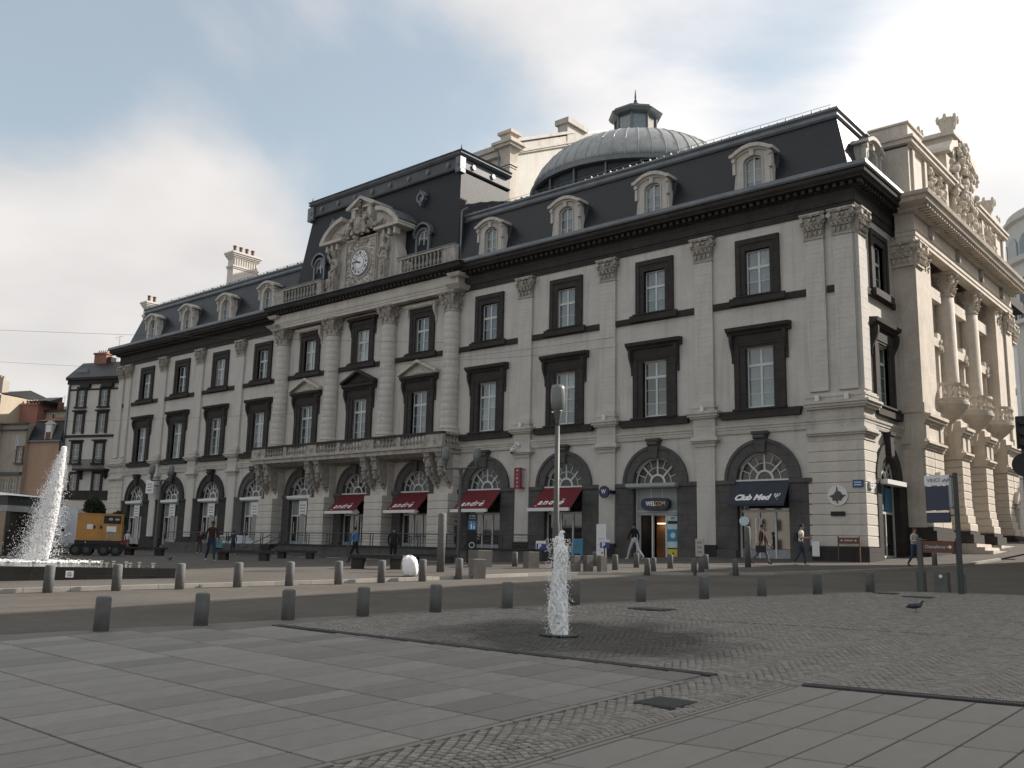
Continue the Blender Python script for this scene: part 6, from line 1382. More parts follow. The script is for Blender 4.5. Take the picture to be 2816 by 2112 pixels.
n = 2200; a = rg.rand(n)*2*PI; q = np.sqrt(rg.rand(n))*1.9; droplets('splash_foam', np.stack([q*np.cos(a)-.3, q*np.sin(a), .02+rg.rand(n)*.05], 1), np.stack([rg.uniform(.01, .04, n)]*2+[rg.uniform(.006, .02, n)], 1), 'spray', par=J2)
MB().lathe([(.13, -.08), (.14, .06), (.10, .1), (0, .1)], n=14).build('nozzle', 'grate', J2)
# ================================================================== VEHICLES AND KIOSK
def wheel(par, x, y, z, r, w_, rz=0):
    o = MB().tube((x, y-w_/2, z), (x, y+w_/2, z), r, r, 22).build('wheel', 'rubber', par); MB().tube((x, y-w_/2-.01, z), (x, y-w_/2+.02, z), r*.5, r*.5, 16).build('rim', 'dmetal', o); return o
# generator trailer (local x along its side, front face towards -y)
gzx = gz(-35.6, -20.2)+.09
G = thing('generator_trailer', 'ochre yellow generator box on a dark two axle trailer', 'generator', (-33.6, -21.3, gzx), rad(59)); G.scale = (.86, .9, .9)
MB().box(-1.30, 1.30, -.6, .6, .95, 2.42).build('housing', 'yellow', G)
MB().box(-1.33, 1.33, -.63, .63, 2.42, 2.48).box(-1.31, 1.31, -.62, .62, .90, .96).build('roof_trim', 'yellow', G)
for a_, b_ in ((-1.22, -.05), (-.01, .33)): MB().box(a_, b_, -.615, -.60, 1.02, 2.36).build('door', 'yellow', G)
MB().box(.22, 1.22, -.62, -.60, 1.90, 2.36).build('window', 'black', G); MB().blob((.62, -.63, 2.16), (.14, .02, .1)).blob((1.0, -.63, 2.15), (.16, .02, .08)).build('gauge', 'greymetal', G)
MB().box(.42, .98, -.625, -.60, 1.42, 1.74).build('label_plate', 'paper', G); MB().box(-.72, -.38, -.632, -.615, 1.55, 1.84).build('label_plate', 'paper', G)
for x in (-.28, .10): MB().box(x-.05, x+.05, -.65, -.61, 1.6, 1.78).build('latch', 'black', G)
for x in (.5, .7, .9, 1.1): MB().box(x-.05, x+.05, -.615, -.60, 1.02, 1.35).build('louvre', 'shoppanel', G)
MB().box(-1.35, 1.45, -.62, .62, .66, .90).box(1.4, 1.6, -.7, .7, .5, .7).box(-1.3, 1.4, -.55, .55, .38, .66).build('chassis', 'black', G)
MB().box(.45, 1.05, -.72, -.70, .36, .50).build('number_plate', 'yellow', G); MB().box(1.3, 1.55, -.72, -.66, .7, .82).build('rear_light', 'redp', G); MB().box(.3, 1.5, -.70, -.62, .30, .62).build('tail_board', 'black', G)
for x in (-1.25, -.62, .35, 1.05): wheel(G, x, -.62, .34, .34, .24); wheel(G, x, .62, .34, .34, .24)
# white van seen from its side and rear doors
V_ = thing('panel_van', 'tall white panel van parked behind the spray of water', 'van', (-38.6, -21.2, gz(-38, -21)+.09), rad(59))
pts = [(-.98, .42), (-1.0, 1.5), (-.93, 2.25), (-.80, 2.52), (-.55, 2.62), (.55, 2.62), (.80, 2.52), (.93, 2.25), (1.0, 1.5), (.98, .42)]
MB().prism(pts, 'y', -.2, 4.6).build('body', 'vanwhite', V_)
bonnet = MB().frustum((-.98, .98, 4.6, 5.6), (-.9, .9, 4.6, 5.5), .42, 1.15); bonnet.prism([(4.6, 1.15), (5.2, 1.2), (4.6, 2.35)], 'x', -.88, .88); bonnet.build('bonnet', 'vanwhite', V_)
for s in (-1, 1): MB().box(min(s*.02, s*.90), max(s*.02, s*.90), -.225, -.20, .62, 2.38).build('rear_door', 'vanwhite', V_)
MB().box(-.88, -.06, -.232, -.225, .62, 1.0).build('lower_trim', 'shoppanel', V_); MB().box(-.62, -.10, -.25, -.225, 1.28, 1.40).box(.04, .24, -.25, -.225, 1.30, 1.42).build('handle', 'black', V_); MB().box(-.2, -.05, -.245, -.225, 1.55, 1.60).build('handle', 'black', V_)
for s in (-1, 1): MB().box(min(s*.86, s*.97), max(s*.86, s*.97), -.22, -.18, 1.0, 1.5).build('rear_light', 'redp', V_)
MB().box(-.95, .95, -.28, -.18, .40, .60).build('bumper', 'shoppanel', V_)
for yy in (.9, 4.7):
    for s in (-1, 1): o = MB().tube((s*.98, yy, .35), (s*.74, yy, .35), .35, .35, 20).build('wheel', 'rubber', V_)
# pale blue and white car behind the railing
CR = thing('parked_car', 'small white and blue car half hidden behind the railing of the left wing', 'car', (-50.5, -2.0, gz(-50, -2)+.09), rad(4))
MB().prism([(-2.0, .3), (-2.05, .75), (-1.85, .98), (-1.2, 1.02), (-.6, 1.45), (.75, 1.48), (1.45, 1.02), (1.95, .92), (2.05, .6), (2.0, .3)], 'y', -.85, .85).build('body', 'vanwhite', CR)
MB().box(-1.9, 1.9, -.87, -.85, .45, .78).build('side_stripe', 'navy', CR); MB().prism([(-1.1, 1.03), (-.55, 1.40), (.02, 1.41), (.02, 1.03)], 'y', -.86, -.852).prism([(.1, 1.03), (.1, 1.41), (.7, 1.42), (1.3, 1.03)], 'y', -.86, -.852).build('side_window', 'panedark', CR)
for x in (-1.25, 1.25): MB().tube((x, -.86, .3), (x, -.62, .3), .31, .31, 18).build('wheel', 'rubber', CR)
# kiosk with glazed front
K = thing('kiosk', 'grey glazed kiosk with shallow pointed white roof at the left edge', 'kiosk', (-37.2, -27.4, gz(-37, -27)+.09), rad(22))
kw, kd = 3.6, 3.0
MB().box(-kw, kw, 0, kd, 0, 2.25).build('walls', 'shopglass', K)
MB().box(-kw-.1, kw+.1, -.12, kd+.1, 2.25, 2.55).build('fascia', 'shoppanel', K); text('lettering', 'INFORMATION', .16, 'print_grey', K, (1.4, -.13, 2.40), UP, ext=.003)
MB().box(-kw, kw, -.05, kd, 2.55, 3.05).build('upper_band', 'dmetal', K)
MB().add([(-kw-.2, -.2, 3.05), (kw+.2, -.2, 3.05), (kw+.2, kd+.2, 3.05), (-kw-.2, kd+.2, 3.05), (0, kd/2, 3.42)], [(0, 1, 4), (1, 2, 4), (2, 3, 4), (3, 0, 4), (3, 2, 1, 0)]).build('roof', 'white', K)
for x in np.arange(-kw, kw+.1, .9): MB().box(x-.04, x+.04, -.05, .0, 0, 2.25).build('mullion', 'dmetal', K)
for x, w_ in ((.3, .35), (1.4, .4), (2.3, .3)): MB().box(x, x+w_, -.02, .0, .6, 1.9).build('poster', 'palecyan', K)
for x in (.6, 1.9): MB().box(x, x+1.0, -.07, -.05, 2.66, 2.9).build('vent', 'black', K)
# clipped ball shrub and low hedge behind the generator
def shrub(name, x, y, rr, h, n, label, cat='shrub'):
    rg = np.random.RandomState(int(abs(x*10))); z0 = gz(x, y)+.09
    d = rg.randn(n, 3); d /= np.linalg.norm(d, axis=1)[:, None]; q = rg.rand(n)**.25; c = np.stack([d[:, 0]*q*rr[0], d[:, 1]*q*rr[1], d[:, 2]*q*rr[2]], 1)
    c *= (1+.12*np.sin(d[:, 0]*5+d[:, 2]*4))[:, None]
    t = thing(name, label, cat, (x, y, z0)); s = .11
    u = rg.randn(n, 3); u /= np.linalg.norm(u, axis=1)[:, None]; w_ = np.cross(u, rg.randn(n, 3)); w_ /= np.linalg.norm(w_, axis=1)[:, None]
    V = np.stack([c-u*s-w_*s*.5, c+u*s-w_*s*.5, c+u*s+w_*s*.5, c-u*s+w_*s*.5], 1); V[:, :, 2] += h
    obj('crown', np_mesh('crown', V.reshape(-1, 3), np.arange(n*4).reshape(-1, 4), 'foliage', rg.rand(n)), t)
    MB().lathe([(.08, 0), (.06, h)], n=8).build('trunk', 'brownsign', t)
    return t
t_ = shrub('round_shrub', -44.2, -16.7, (.62, .62, .8), 2.7, 4200, 'dark clipped round shrub rising behind the yellow generator')
shrub('low_shrub', -43.2, -15.4, (.45, .45, .5), 2.2, 1600, 'small spiky dark shrub right of the round one behind the generator')
# ================================================================== NEIGHBOURING BUILDINGS
U = Vector((-.9291, -.3697, 0)).normalized()
def bld(name, label, s0, s1, depth, z1, m, off=0.0, base=-1.2):
    """box building whose front lies on the street line left of the opera; local x grows to the right"""
    org = Vector((-85, 2, 0))+U*s1
    n = Vector((U.y, -U.x, 0))   # towards the camera
    if n.dot(CAM-org) < 0: n = -n
    org = org+n*off; rz = math.atan2(-U.y, -U.x)
    t = thing(name, label, 'building', (org.x, org.y, 0), rz); w_ = s1-s0
    MB().box(0, w_, 0, depth, base, z1).build('wall', m, t)
    return t, w_
def bwin(par, x, z, w_, h, sur=None, sm='lava', fm='framewhite', sill=True, bars=2, glass='panedark', shut=None, hood=False):
    fr = MB(); e = .06; fr.box(x-w_/2, x-w_/2+e, -.05, .02, z, z+h).box(x+w_/2-e, x+w_/2, -.05, .02, z, z+h).box(x-w_/2, x+w_/2, -.05, .02, z+h-e, z+h).box(x-w_/2, x+w_/2, -.05, .02, z, z+e).box(x-.035, x+.035, -.055, .02, z, z+h)
    for k in range(bars): zz = z+h*(k+1)/(bars+1); fr.box(x-w_/2, x+w_/2, -.045, .02, zz-.015, zz+.015)
    o = None
    if sur:
        s = MB(); s.box(x-w_/2-sur, x-w_/2, -.14, .01, z-.05, z+h).box(x+w_/2, x+w_/2+sur, -.14, .01, z-.05, z+h).box(x-w_/2-sur, x+w_/2+sur, -.14, .01, z+h, z+h+sur)
        if hood: s.box(x-w_/2-sur-.15, x+w_/2+sur+.15, -.35, .01, z+h+sur, z+h+sur+.16)
        if sill: s.box(x-w_/2-sur-.12, x+w_/2+sur+.12, -.26, .01, z-.22, z-.05)
        o = s.build('window', sm, par)
    else: o = MB().box(x-w_/2-.05, x+w_/2+.05, -.10, .01, z-.12, z).build('window', sm, par)
    fr.build('window_frame', fm, o); MB().box(x-w_/2, x+w_/2, -.02, .012, z, z+h).build('pane', glass, o)
    if shut:
        for s in (-1, 1): MB().box(min(x+s*w_/2, x+s*w_), max(x+s*w_/2, x+s*w_), -.06, .01, z, z+h).build('shutter', shut, o)
    return o
# white apartment house with dark stone trim
t, w_ = bld('apartment_house', 'narrow white apartment house with dark stone window trim and slate roof, beside the opera', -9.0, 4.15, 11, 17.9, 'whiteren')
X = lambda s: 4.15-s
MB().box(0, 13, -.12, 0, 4.6, 5.62).build('dark_band', 'lava', t); MB().box(0, 13, -.16, .0, 11.48, 11.74).build('string_course', 'lava', t); MB().box(0, 13, -.06, 0, 16.75, 16.95).build('string_course', 'lava', t)
MB().box(-.15, 13.2, -.55, .0, 17.9, 18.15).box(-.1, 13.2, -.3, 0, 17.45, 17.9).box(1.7+.05, 3.0, -.35, 0, 17.0, 17.5).box(4.65, 6.2, -.35, 0, 17.0, 17.5).build('cornice', 'lava', t)
MB().prism([(-.6, 18.15), (1.8, 20.3), (8, 21.4), (11.5, 18.15)], 'x', -.2, 13.2).build('roof', 'slate', t)
MB().box(.4, 2.0, .25, .4, 18.9, 19.3).build('skylight', 'panedark', t)
for s in (2.28, -.88): bwin(t, X(s), 14.95, .85, 1.95, .28, sill=True); bwin(t, X(s), 11.95, .9, 2.1, .30, hood=True, sill=False); bwin(t, X(s), 8.65, .95, 2.1, .28, hood=True)
for s in (2.2, -1.0): bwin(t, X(s), 4.95, .9, 2.45, .3, hood=False, sill=False)
for s in (-4.0, -7.2):
    for z in (14.95, 11.95, 8.65, 4.95): bwin(t, X(s), z, .9, 2.1, .3)
bal = MB(); bal.box(X(1.75), X(-2.6), -.95, 0, 7.75, 7.95).build('balcony', 'lava', t)
rl = MB()
for x in np.arange(X(1.7), X(-2.55), .12): rl.box(x, x+.03, -.93, -.90, 7.95, 8.85)
rl.box(X(1.75), X(-2.6), -.95, -.88, 8.85, 8.92); rl.build('balcony_railing', 'black', t)
for x in (X(1.2), X(-2.2)): MB().prism([(0, 7.75), (-.8, 7.75), (-.2, 6.9), (0, 6.8)], 'x', x-.12, x+.12).build('console', 'lava', t)
MB().box(.0, .16, -.2, 0, -1, 17.4).build('downpipe', 'zinc', t); MB().box(.35, 3.9, -.12, 0, 3.2, 4.4).build('shop_fascia', 'whiteren', t); MB().box(3.9, 12, -.7, 0, 2.9, 3.6).build('awning', 'yellow', t); MB().box(.5, 12, -.05, 0, -.8, 2.9).build('shop_front', 'panedark', t); MB().box(.35, .95, -.14, -.12, 3.85, 4.15).build('street_name_sign', 'bluesign', t)
ch = MB().box(1.5, 3.2, 1.6, 2.5, 18.5, 21.35).box(1.4, 3.3, 1.5, 2.6, 21.2, 21.4).build('chimney', 'brickred', t)
for k in range(5): MB().lathe([(.12, 21.4), (.1, 21.75)], 1.75+.3*k, 2.05, n=8).build('chimney_pot', 'pale_pot', ch)
MB().box(2.95, 3.75, 1.8, 2.6, 18.3, 20.9).build('chimney', 'lava', t)
MB().tube((4.3, 2.2, 20.5), (4.3, 2.2, 23.4), .02).tube((3.7, 2.2, 23.2), (4.8, 2.2, 23.35), .015).tube((4.0, 1.9, 23.0), (4.0, 2.5, 23.0), .01).build('antenna', 'dmetal', t)
# dark gable chimney stack just left of it
t, w_ = bld('gable_wall', 'dark grey party wall with chimney stack between white house and lower roofs', 4.1, 5.5, 9, 18.9, 'lavag', off=-1.5)
for x in (.25, .9): MB().box(x-.2, x+.2, .3, .9, 18.9, 19.5).lathe([(.1, 19.5), (.1, 19.9)], x, .6, n=8).build('chimney_pot', 'lavag', t)
# apricot house with slate mansard
t, w_ = bld('apricot_house', 'apricot rendered house with dark slate mansard and one white dormer', 4.2, 8.85, 9, 11.0, 'orange', off=.4)
MB().frustum((-.1, w_+.1, -.15, 9), (.45, w_-.1, .55, 9), 11.15, 13.45).build('mansard_roof', 'slate', t); MB().box(-.15, w_+.15, -.3, 0, 11.0, 11.16).build('cornice', 'zinc', t)
MB().prism([(.4, 13.45), (5, 14.8), (9, 13.45)], 'x', .4, w_-.1).build('upper_roof', 'brickred', t)
d = MB().box(2.35, 3.35, -.1, .8, 11.16, 13.0).prism([(2.25, 13.0), (3.45, 13.0), (2.85, 13.4)], 'y', -.2, .8).build('dormer', 'whiteren', t); MB().box(2.5, 3.2, -.13, -.1, 11.3, 12.9).build('shutter', 'brownsign', d); MB().box(2.5, 3.2, -.135, -.13, 12.1, 12.9).build('blind', 'paper', d)
MB().box(w_-.1, w_+.02, -.12, 0, -1, 11).build('downpipe', 'dmetal', t)
# beige house behind it, upper storey visible
t, w_ = bld('beige_house', 'beige rendered house with a row of small attic windows above the apricot house', 3.9, 11.4, 8, 15.0, 'beige', off=-2.5)
MB().prism([(-.4, 14.95), (4, 16.2), (8, 15.0)], 'x', -.2, w_+.2).box(-.2, w_+.2, -.4, 0, 14.9, 15.05).build('roof', 'slate', t)
for s in (8.4, 6.6, 5.1): bwin(t, 11.4-s, 13.35, .75, 1.35, None, sm='beige', bars=1)
MB().box(5.4, 7.2, .5, 4, 15.3, 16.2).prism([(5.3, 16.2), (7.3, 16.2), (6.3, 16.7)], 'y', .4, 4).build('roof_lantern', 'zinc', t)
MB().tube((3.2, 1, 15.4), (3.2, 1, 17), .015).tube((2.8, 1, 16.7), (3.6, 1, 16.8), .012).build('antenna', 'dmetal', t); MB().box(2.2, 2.7, 1, 1.5, 15.2, 16.2).build('chimney', 'brickred', t)
# grey beige house nearer, lower
t, w_ = bld('grey_beige_house', 'grey beige corner house with dark windows left of the apricot house', 8.75, 12.45, 8, 12.3, 'beige2', off=.9)
MB().box(-.1, w_+.2, -.35, 0, 12.3, 12.45).box(-.1, w_+.3, -.5, .0, 13.0, 13.1).build('cornice', 'zincd', t); MB().box(0, w_, .0, 3, 12.3, 13.05).build('parapet_wall', 'beige2', t)
bwin(t, 12.45-8.95-.35, 8.7, .8, 1.7, .12, sm='brownsign', glass='panedark'); bwin(t, 12.45-9.85, 10.2, .5, 1.5, None, sm='beige2', glass='blind')
MB().box(0, w_, -.35, 0, 7.3, 7.6).build('ledge', 'zincd', t)
for x in (.45, 1.6, 2.75): bwin(t, x, 5.0, .8, 1.9, .0+.1, sm='beige', glass='panedark')
# red brick gable
t, w_ = bld('brick_gable', 'red brick gable wall with a row of chimney pots', 9.7, 13.2, 3, 15.6, 'brickred', off=-1.2)
MB().box(-.1, w_, -.1, 3, 15.5, 15.75).build('coping', 'brickred', t)
for k in range(7): MB().lathe([(.13, 15.75), (.10, 16.25), (.13, 16.3)], .35+.45*k, .6, n=8).build('chimney_pot', 'pale_pot', t)
MB().box(1.4, 4.2, .3, 3, 16.0, 16.1).prism([(.2, 15.75), (3, 15.75), (3, 16.9)], 'x', 1.6, 4.0).build('roof', 'dmetal', t)
# tall beige house at the edge
t, w_ = bld('left_edge_house', 'tall pale beige house at the left edge with chimney stacks', 12.3, 22, 9, 16.4, 'beige', off=1.6)
MB().box(-.1, w_, -.4, 0, 13.6, 13.9).box(-.1, w_, -.3, 0, 16.3, 16.5).build('cornice', 'beige', t); MB().box(-.1, w_, -.35, 0, 7.8, 8.1).build('string_course', 'lavag', t)
for s in (14.6, 17, 19.4):
    for z in (9.6, 5.0, 12.0-.2): bwin(t, 22-s, z, .85, 1.7, .12, sm='beige2', glass='blind')
MB().box(7.6, 8.6, 1, 1.9, 16.4, 18.3).box(7.75, 8.05, 1.2, 1.5, 18.3, 18.9).box(8.2, 8.45, 1.2, 1.5, 18.3, 18.8).build('chimney', 'beige2', t); MB().box(5.6, 6.6, 1, 1.9, 16.4, 18.0).build('chimney', 'beige2', t)
MB().prism([(-.2, 16.5), (4, 17.5), (9, 16.5)], 'x', 0, w_).build('roof', 'slate', t)
# slim mast far left
t = thing('mast', 'slim pale mast with cross pieces cut by the left picture edge', 'mast', (-78.2, -35.0, 0)); MB().tube((0, 0, -1), (0, 0, 14.6), .09).build('pole', 'whiteren', t); MB().box(-.5, .7, -.05, .05, 12.9, 13.0).box(-.4, .5, -.05, .05, 14.4, 14.6).build('cross_piece', 'lampmetal', t)
# cream round cornered building behind the portico, right
D = thing('cream_tower_building', 'cream coloured round cornered building rising behind the portico at right', 'building', (0, 0, 0))
cx0, cy0, r0 = 1.6, 66.0, 9.0
def rnd_prof(r, z0, z1, nm, m='deco', e=0): MB().lathe([(r, z0), (r, z1)], cx0, cy0, 48).build(nm, m, D, smooth=True)
MB().lathe([(r0, -1), (r0, 30.8), (r0+.5, 31.0), (r0+.6, 31.5), (r0-.4, 31.55)], cx0, cy0, 48).build('wall', 'deco', D)
MB().lathe([(r0-.5, 31.5), (r0-.5, 35.6), (r0-.1, 35.8), (r0-.1, 36.1), (r0-.6, 36.3), (r0-.6, 36.9), (0, 37.3)], cx0, cy0, 48).build('top_storey', 'deco', D)
MB().box(cx0-2, cx0+30, cy0-2, cy0+20, -1, 30.8).box(cx0+2, cx0+30, cy0, cy0+20, 30.8, 35).build('wall', 'deco', D)
for k in range(7):
    a = rad(196+18*k); c, s = math.cos(a), math.sin(a); rr = r0+.02
    for z0_, z1_, w_, nm, mm, rad_ in ((24.9, 29.2, .95, 'loggia_arch', 'panedark', r0+.02), (31.7, 34.2, 1.1, 'arched_recess', 'blind', r0-.48), (14.5, 22.3, .75, 'tall_window', 'white', r0+.02), (5, 12, .8, 'tall_window', 'panedark', r0+.02)):
        w = MB(); w.prism([(-w_, z0_), (w_, z0_)]+[(w_*math.cos(q), z1_-w_+w_*math.sin(q)) for q in [PI*i/10 for i in range(11)]], 'y', -.06, .35); o = w.build(nm, mm, D, (cx0+rad_*c, cy0+rad_*s, 0), a+PI/2)
        if nm == 'loggia_arch':
            rl = MB()
            for x in np.arange(-.9, .95, .2): rl.box(x, x+.04, -.35, -.31, z0_, z0_+1.1)
            rl.box(-.95, .95, -.36, -.3, z0_+1.1, z0_+1.16); rl.build('balcony_railing', 'dmetal', o)
            MB().arcring(0, z1_-w_, w_+.05, w_+.35, -.2, 0, n=12).build('arch_moulding', 'deco', o)
MB().lathe([(r0, 24.3), (r0+.7, 24.4), (r0+.7, 24.8), (r0, 24.85)], cx0, cy0, 48).build('balcony_ledge', 'deco', D)
# building across the side street (out of frame on the right; it shades the plaza)
E_ = thing('street_building', 'pale six storey building across the side street', 'building', (15.5, -14, 0), 0)
MB().box(0, 14, 0, 38, -2, 22.2).build('wall', 'whiteren', E_); MB().frustum((-.2, 14, -.2, 38.2), (1.2, 12.5, 1.2, 36.8), 22.4, 25.0).box(-.5, 14, -.5, 38.5, 22.2, 22.45).build('roof', 'slate', E_)
wm = MB(); 
wn = MB().box(-.03, .02, -.55, .55, 0, 2.1).mesh('pane', 'panedark'); wf = MB().box(-.12, -.04, -.75, -.55, -.1, 2.3).box(-.12, -.04, .55, .75, -.1, 2.3).box(-.14, -.04, -.75, .75, 2.1, 2.35).box(-.25, -.02, -.85, .85, -.25, -.08).mesh('window', 'lava')
for f in range(6):
    for k in range(12): o = obj('window', wf, E_, (0, 1.8+3.1*k, 1.0+3.55*f)); obj('pane', wn, o)
# sunlit row of houses behind the viewer, seen mirrored in the windows
for k, (x0, w_, h_, m, nm) in enumerate(((-95, 26, 18, 'beige', 'beige'), (-67, 22, 21, 'whiteren', 'white'), (-43, 27, 17, 'orange', 'apricot'), (-14, 24, 22, 'beige2', 'grey beige'), (12, 30, 19, 'whiteren', 'broad white'))):
    t = thing('square_house', f'{nm} house on the opposite side of the square', 'building', (x0, -112, 0)); MB().box(0, w_, -12, 0, -3, h_).build('wall', m, t); MB().frustum((-.3, w_+.3, -12, .3), (1, w_-1, -10, -1.4), h_, h_+3).build('roof', 'slate', t)
    wq = MB().box(-.6, .6, 0, .06, 0, 2.0).mesh('window', 'panedark')
    for f in range(int(h_/3.6)):
        for j in range(int(w_/3)): obj('window', wq, t, (1.6+3*j, 0, 1.2+3.5*f))
# ================================================================== CABLES
def cable(a, b, sag, r, label):
    a, b = Vector(a), Vector(b); n = 14; mb = MB(); pr = a
    for i in range(1, n+1): t = i/n; p = a.lerp(b, t); p.z -= sag*4*t*(1-t); mb.tube(pr, p, r, r, 4); pr = p
    return tag(mb.build('overhead_cable', 'dmetal'), label, 'cable')
cable((-102, -37, 20.4), (-27.7, -.6, 14.3), .5, .012, 'thin overhead cable from the left edge to the pavilion corner column')
cable((-76.2, -.1, 17.9), (-102, -37, 18.2), .3, .014, 'thin cable rising from the left corner of the opera across the sky')
cable((-96, -26, 10.8), (-44.0, -.3, 10.7), .5, .012, 'lower thin cable crossing the left wing at first floor')
cable((-46, -.9, 13.9), (-14.5, -.3, 13.0), .2, .012, 'thin cable running along the upper windows of the middle bays')
cable((-27.6, -.9, 13.0), (-14.5, -.3, 12.4), .15, .010, 'short thin cable ending at the right wing pilaster')
# ================================================================== PEOPLE
def person(label, x, y, face, h=1.74, shirt=(.3, .3, .3), legs=(.05, .06, .1), skin=(.42, .27, .20), hair=(.02, .015, .012), shoe=(.02, .02, .02), stride=.30, armR=None, armL=None, lean=0.05, z=None, sleeve='long', longhair=False, w=1.0):
    """local frame: +y is the walking direction, x to the person's right"""
    s = h/1.75; V = []; E = []; R = []; T = []
    def v(p, r, t): V.append(tuple(c*s for c in p)); R.append((r[0]*s, r[1]*s) if hasattr(r, '__len__') else (r*s, r*s)); T.append(t); return len(V)-1
    def e(a, b): E.append((a, b))
    ln = lean
    pel = v((0, 0, .95), (.155*w, .11), 'l'); wst = v((0, ln*.3, 1.10), (.145*w, .105*w), 's'); che = v((0, ln*.8, 1.30), (.165*w, .115*w), 's'); shd = v((0, ln, 1.43), (.12, .085), 's'); nk = v((0, ln+.01, 1.51), .052, 'k'); hd = v((0, ln+.035, 1.60), (.073, .085), 'k'); hd2 = v((0, ln+.04, 1.67), (.078, .095), 'k'); hd3 = v((0, ln+.03, 1.735), (.05, .06), 'h')
    for a, b in ((pel, wst), (wst, che), (che, shd), (shd, nk), (nk, hd), (hd, hd2), (hd2, hd3)): e(a, b)
    for sx, st in ((-1, stride), (1, -stride)):
        hp = v((sx*.095, 0, .90), .10, 'l'); kb_ = .07 if st < 0 else .02; kn = v((sx*.10, st*.55+kb_, .50), .068, 'l'); ak = v((sx*.10, st*1.0-(.10 if st < 0 else 0), .10+(.07 if st < 0 else 0)), .045, 'l'); he = v((sx*.10, st*1.0-(.13 if st < 0 else .03), .05+(.05 if st < 0 else 0)), .042, 'o'); to = v((sx*.115, st*1.0+(.05 if st < 0 else .17), .035), .036, 'o')
        e(pel, hp); e(hp, kn); e(kn, ak); e(ak, he); e(he, to)
    for sx, ar in ((-1, armL), (1, armR)):
        ar = ar or ((sx*.27, ln-.06*sx*1, 1.14), (sx*.26, ln+.08-.1*sx, .90))
        sh = v((sx*.175*w, ln, 1.405), .060, 's'); el = v(ar[0], .046, 's' if sleeve == 'long' else 'k'); wr = v(ar[1], .030, 'k'); d = (Vector(ar[1])-Vector(ar[0])).normalized(); pm = Vector(ar[1])+d*.07; pa = v(tuple(pm), (.038, .022), 'k'); e(shd, sh); e(sh, el); e(el, wr); e(wr, pa)
        sd = Vector((0, 1, 0)).cross(d); sd = sd.normalized() if sd.length > .1 else Vector((1, 0, 0)); sd = d.cross(Vector((sx, 0, 0))).normalized()
        for k in range(4):
            f1 = pm+d*.045+sd*(.022*(k-1.5)); f2 = f1+d*(.055-.006*abs(k-1.5))+Vector((-sx*.018, 0, 0)); a_ = v(tuple(f1), .0105, 'k'); b_ = v(tuple(f2), .008, 'k'); e(pa, a_); e(a_, b_)
        th = v(tuple(pm+sd*.045+d*.01), .011, 'k'); e(pa, th); th2 = v(tuple(pm+sd*.055+d*.05), .009, 'k'); e(th, th2)
    me = bpy.data.meshes.new('body'); me.from_pydata(V, E, []); o = bpy.data.objects.new('body', me); COL.objects.link(o)
    sk = o.modifiers.new('s', 'SKIN'); 
    for i, r in enumerate(R): me.skin_vertices[0].data[i].radius = r
    me.skin_vertices[0].data[0].use_root = True
    sb = o.modifiers.new('b', 'SUBSURF'); sb.levels = 1; sb.render_levels = 1
    dg = bpy.context.evaluated_depsgraph_get(); me2 = bpy.data.meshes.new_from_object(o.evaluated_get(dg)); bpy.data.objects.remove(o); bpy.data.meshes.remove(me)
    me2.name = 'body'; me2.materials.clear(); key = label[:18]
    for nm, c, rr in (('s', shirt, .9), ('l', legs, .9), ('k', skin, .6), ('h', hair, .8), ('o', shoe, .6)): me2.materials.append(mat('cloth_'+nm+'_'+key, c, rr, .12, 9))
    ix = dict(s=0, l=1, k=2, h=3, o=4)
    segs = [(Vector(V[a]), Vector(V[b]), T[a], T[b], .5) for a, b in E]
    for p in me2.polygons:
        c = p.center; best = 9; bt = 's'
        for a, b, ta, tb, cut in segs:
            ab = b-a; t = max(0, min(1, (c-a).dot(ab)/max(1e-9, ab.length_squared))); dd = (a+ab*t-c).length
            if dd < best-1e-4: best = dd; bt = tb if (t > (.92 if ta == 's' and tb == 'k' and sleeve == 'long' else .3 if ta == 's' and tb == 'k' else .5)) else ta
        p.material_index = ix[bt]; p.use_smooth = True
    zz = (gz(x, y)+.09) if z is None else z
    P_ = thing('person', label, 'person', (x, y, zz), face); obj('body', me2, P_)
    hc = Vector((0, ln+.035, 1.665))*s
    hb = MB(); n1, n2 = 12, 6
    for j in range(n2+1):
        for i in range(n1):
            th_ = 2*PI*i/n1; ph_ = PI*.56*j/n2; back = .25*max(0, -math.sin(th_)) if not longhair else .8*max(0, -math.sin(th_)); r_ = .092*s
            ph2 = ph_*(1+back); hb.v.append((hc.x+r_*math.sin(min(ph2, 2.6))*math.cos(th_)*.92, hc.y+r_*1.12*math.sin(min(ph2, 2.6))*math.sin(th_)-.012*s, hc.z+r_*1.08*math.cos(min(ph2, 2.6))+.008))
    hb.f = [(j*n1+i, j*n1+(i+1) % n1, (j+1)*n1+(i+1) % n1, (j+1)*n1+i) for j in range(n2) for i in range(n1)]; hb.mi = [0]*len(hb.f)
    obj('hair', hb.mesh('hair', me2.materials[3], True), P_)
    fc = MB(); fc.blob((0, hc.y+.095*s, hc.z-.045*s), (.013, .018, .02)); [fc.blob((q*.078*s, hc.y-.0, hc.z-.04*s), (.01, .018, .026)) for q in (-1, 1)]; fc.build('nose_and_ears', me2.materials[2], P_)
    ey = MB(); [ey.blob((q*.03*s, hc.y+.083*s, hc.z-.015*s), (.011, .006, .006)) for q in (-1, 1)]; ey.blob((0, hc.y+.086*s, hc.z-.085*s), (.022, .006, .006)); ey.build('eyes_and_mouth', 'brownsign', P_)
    return P_
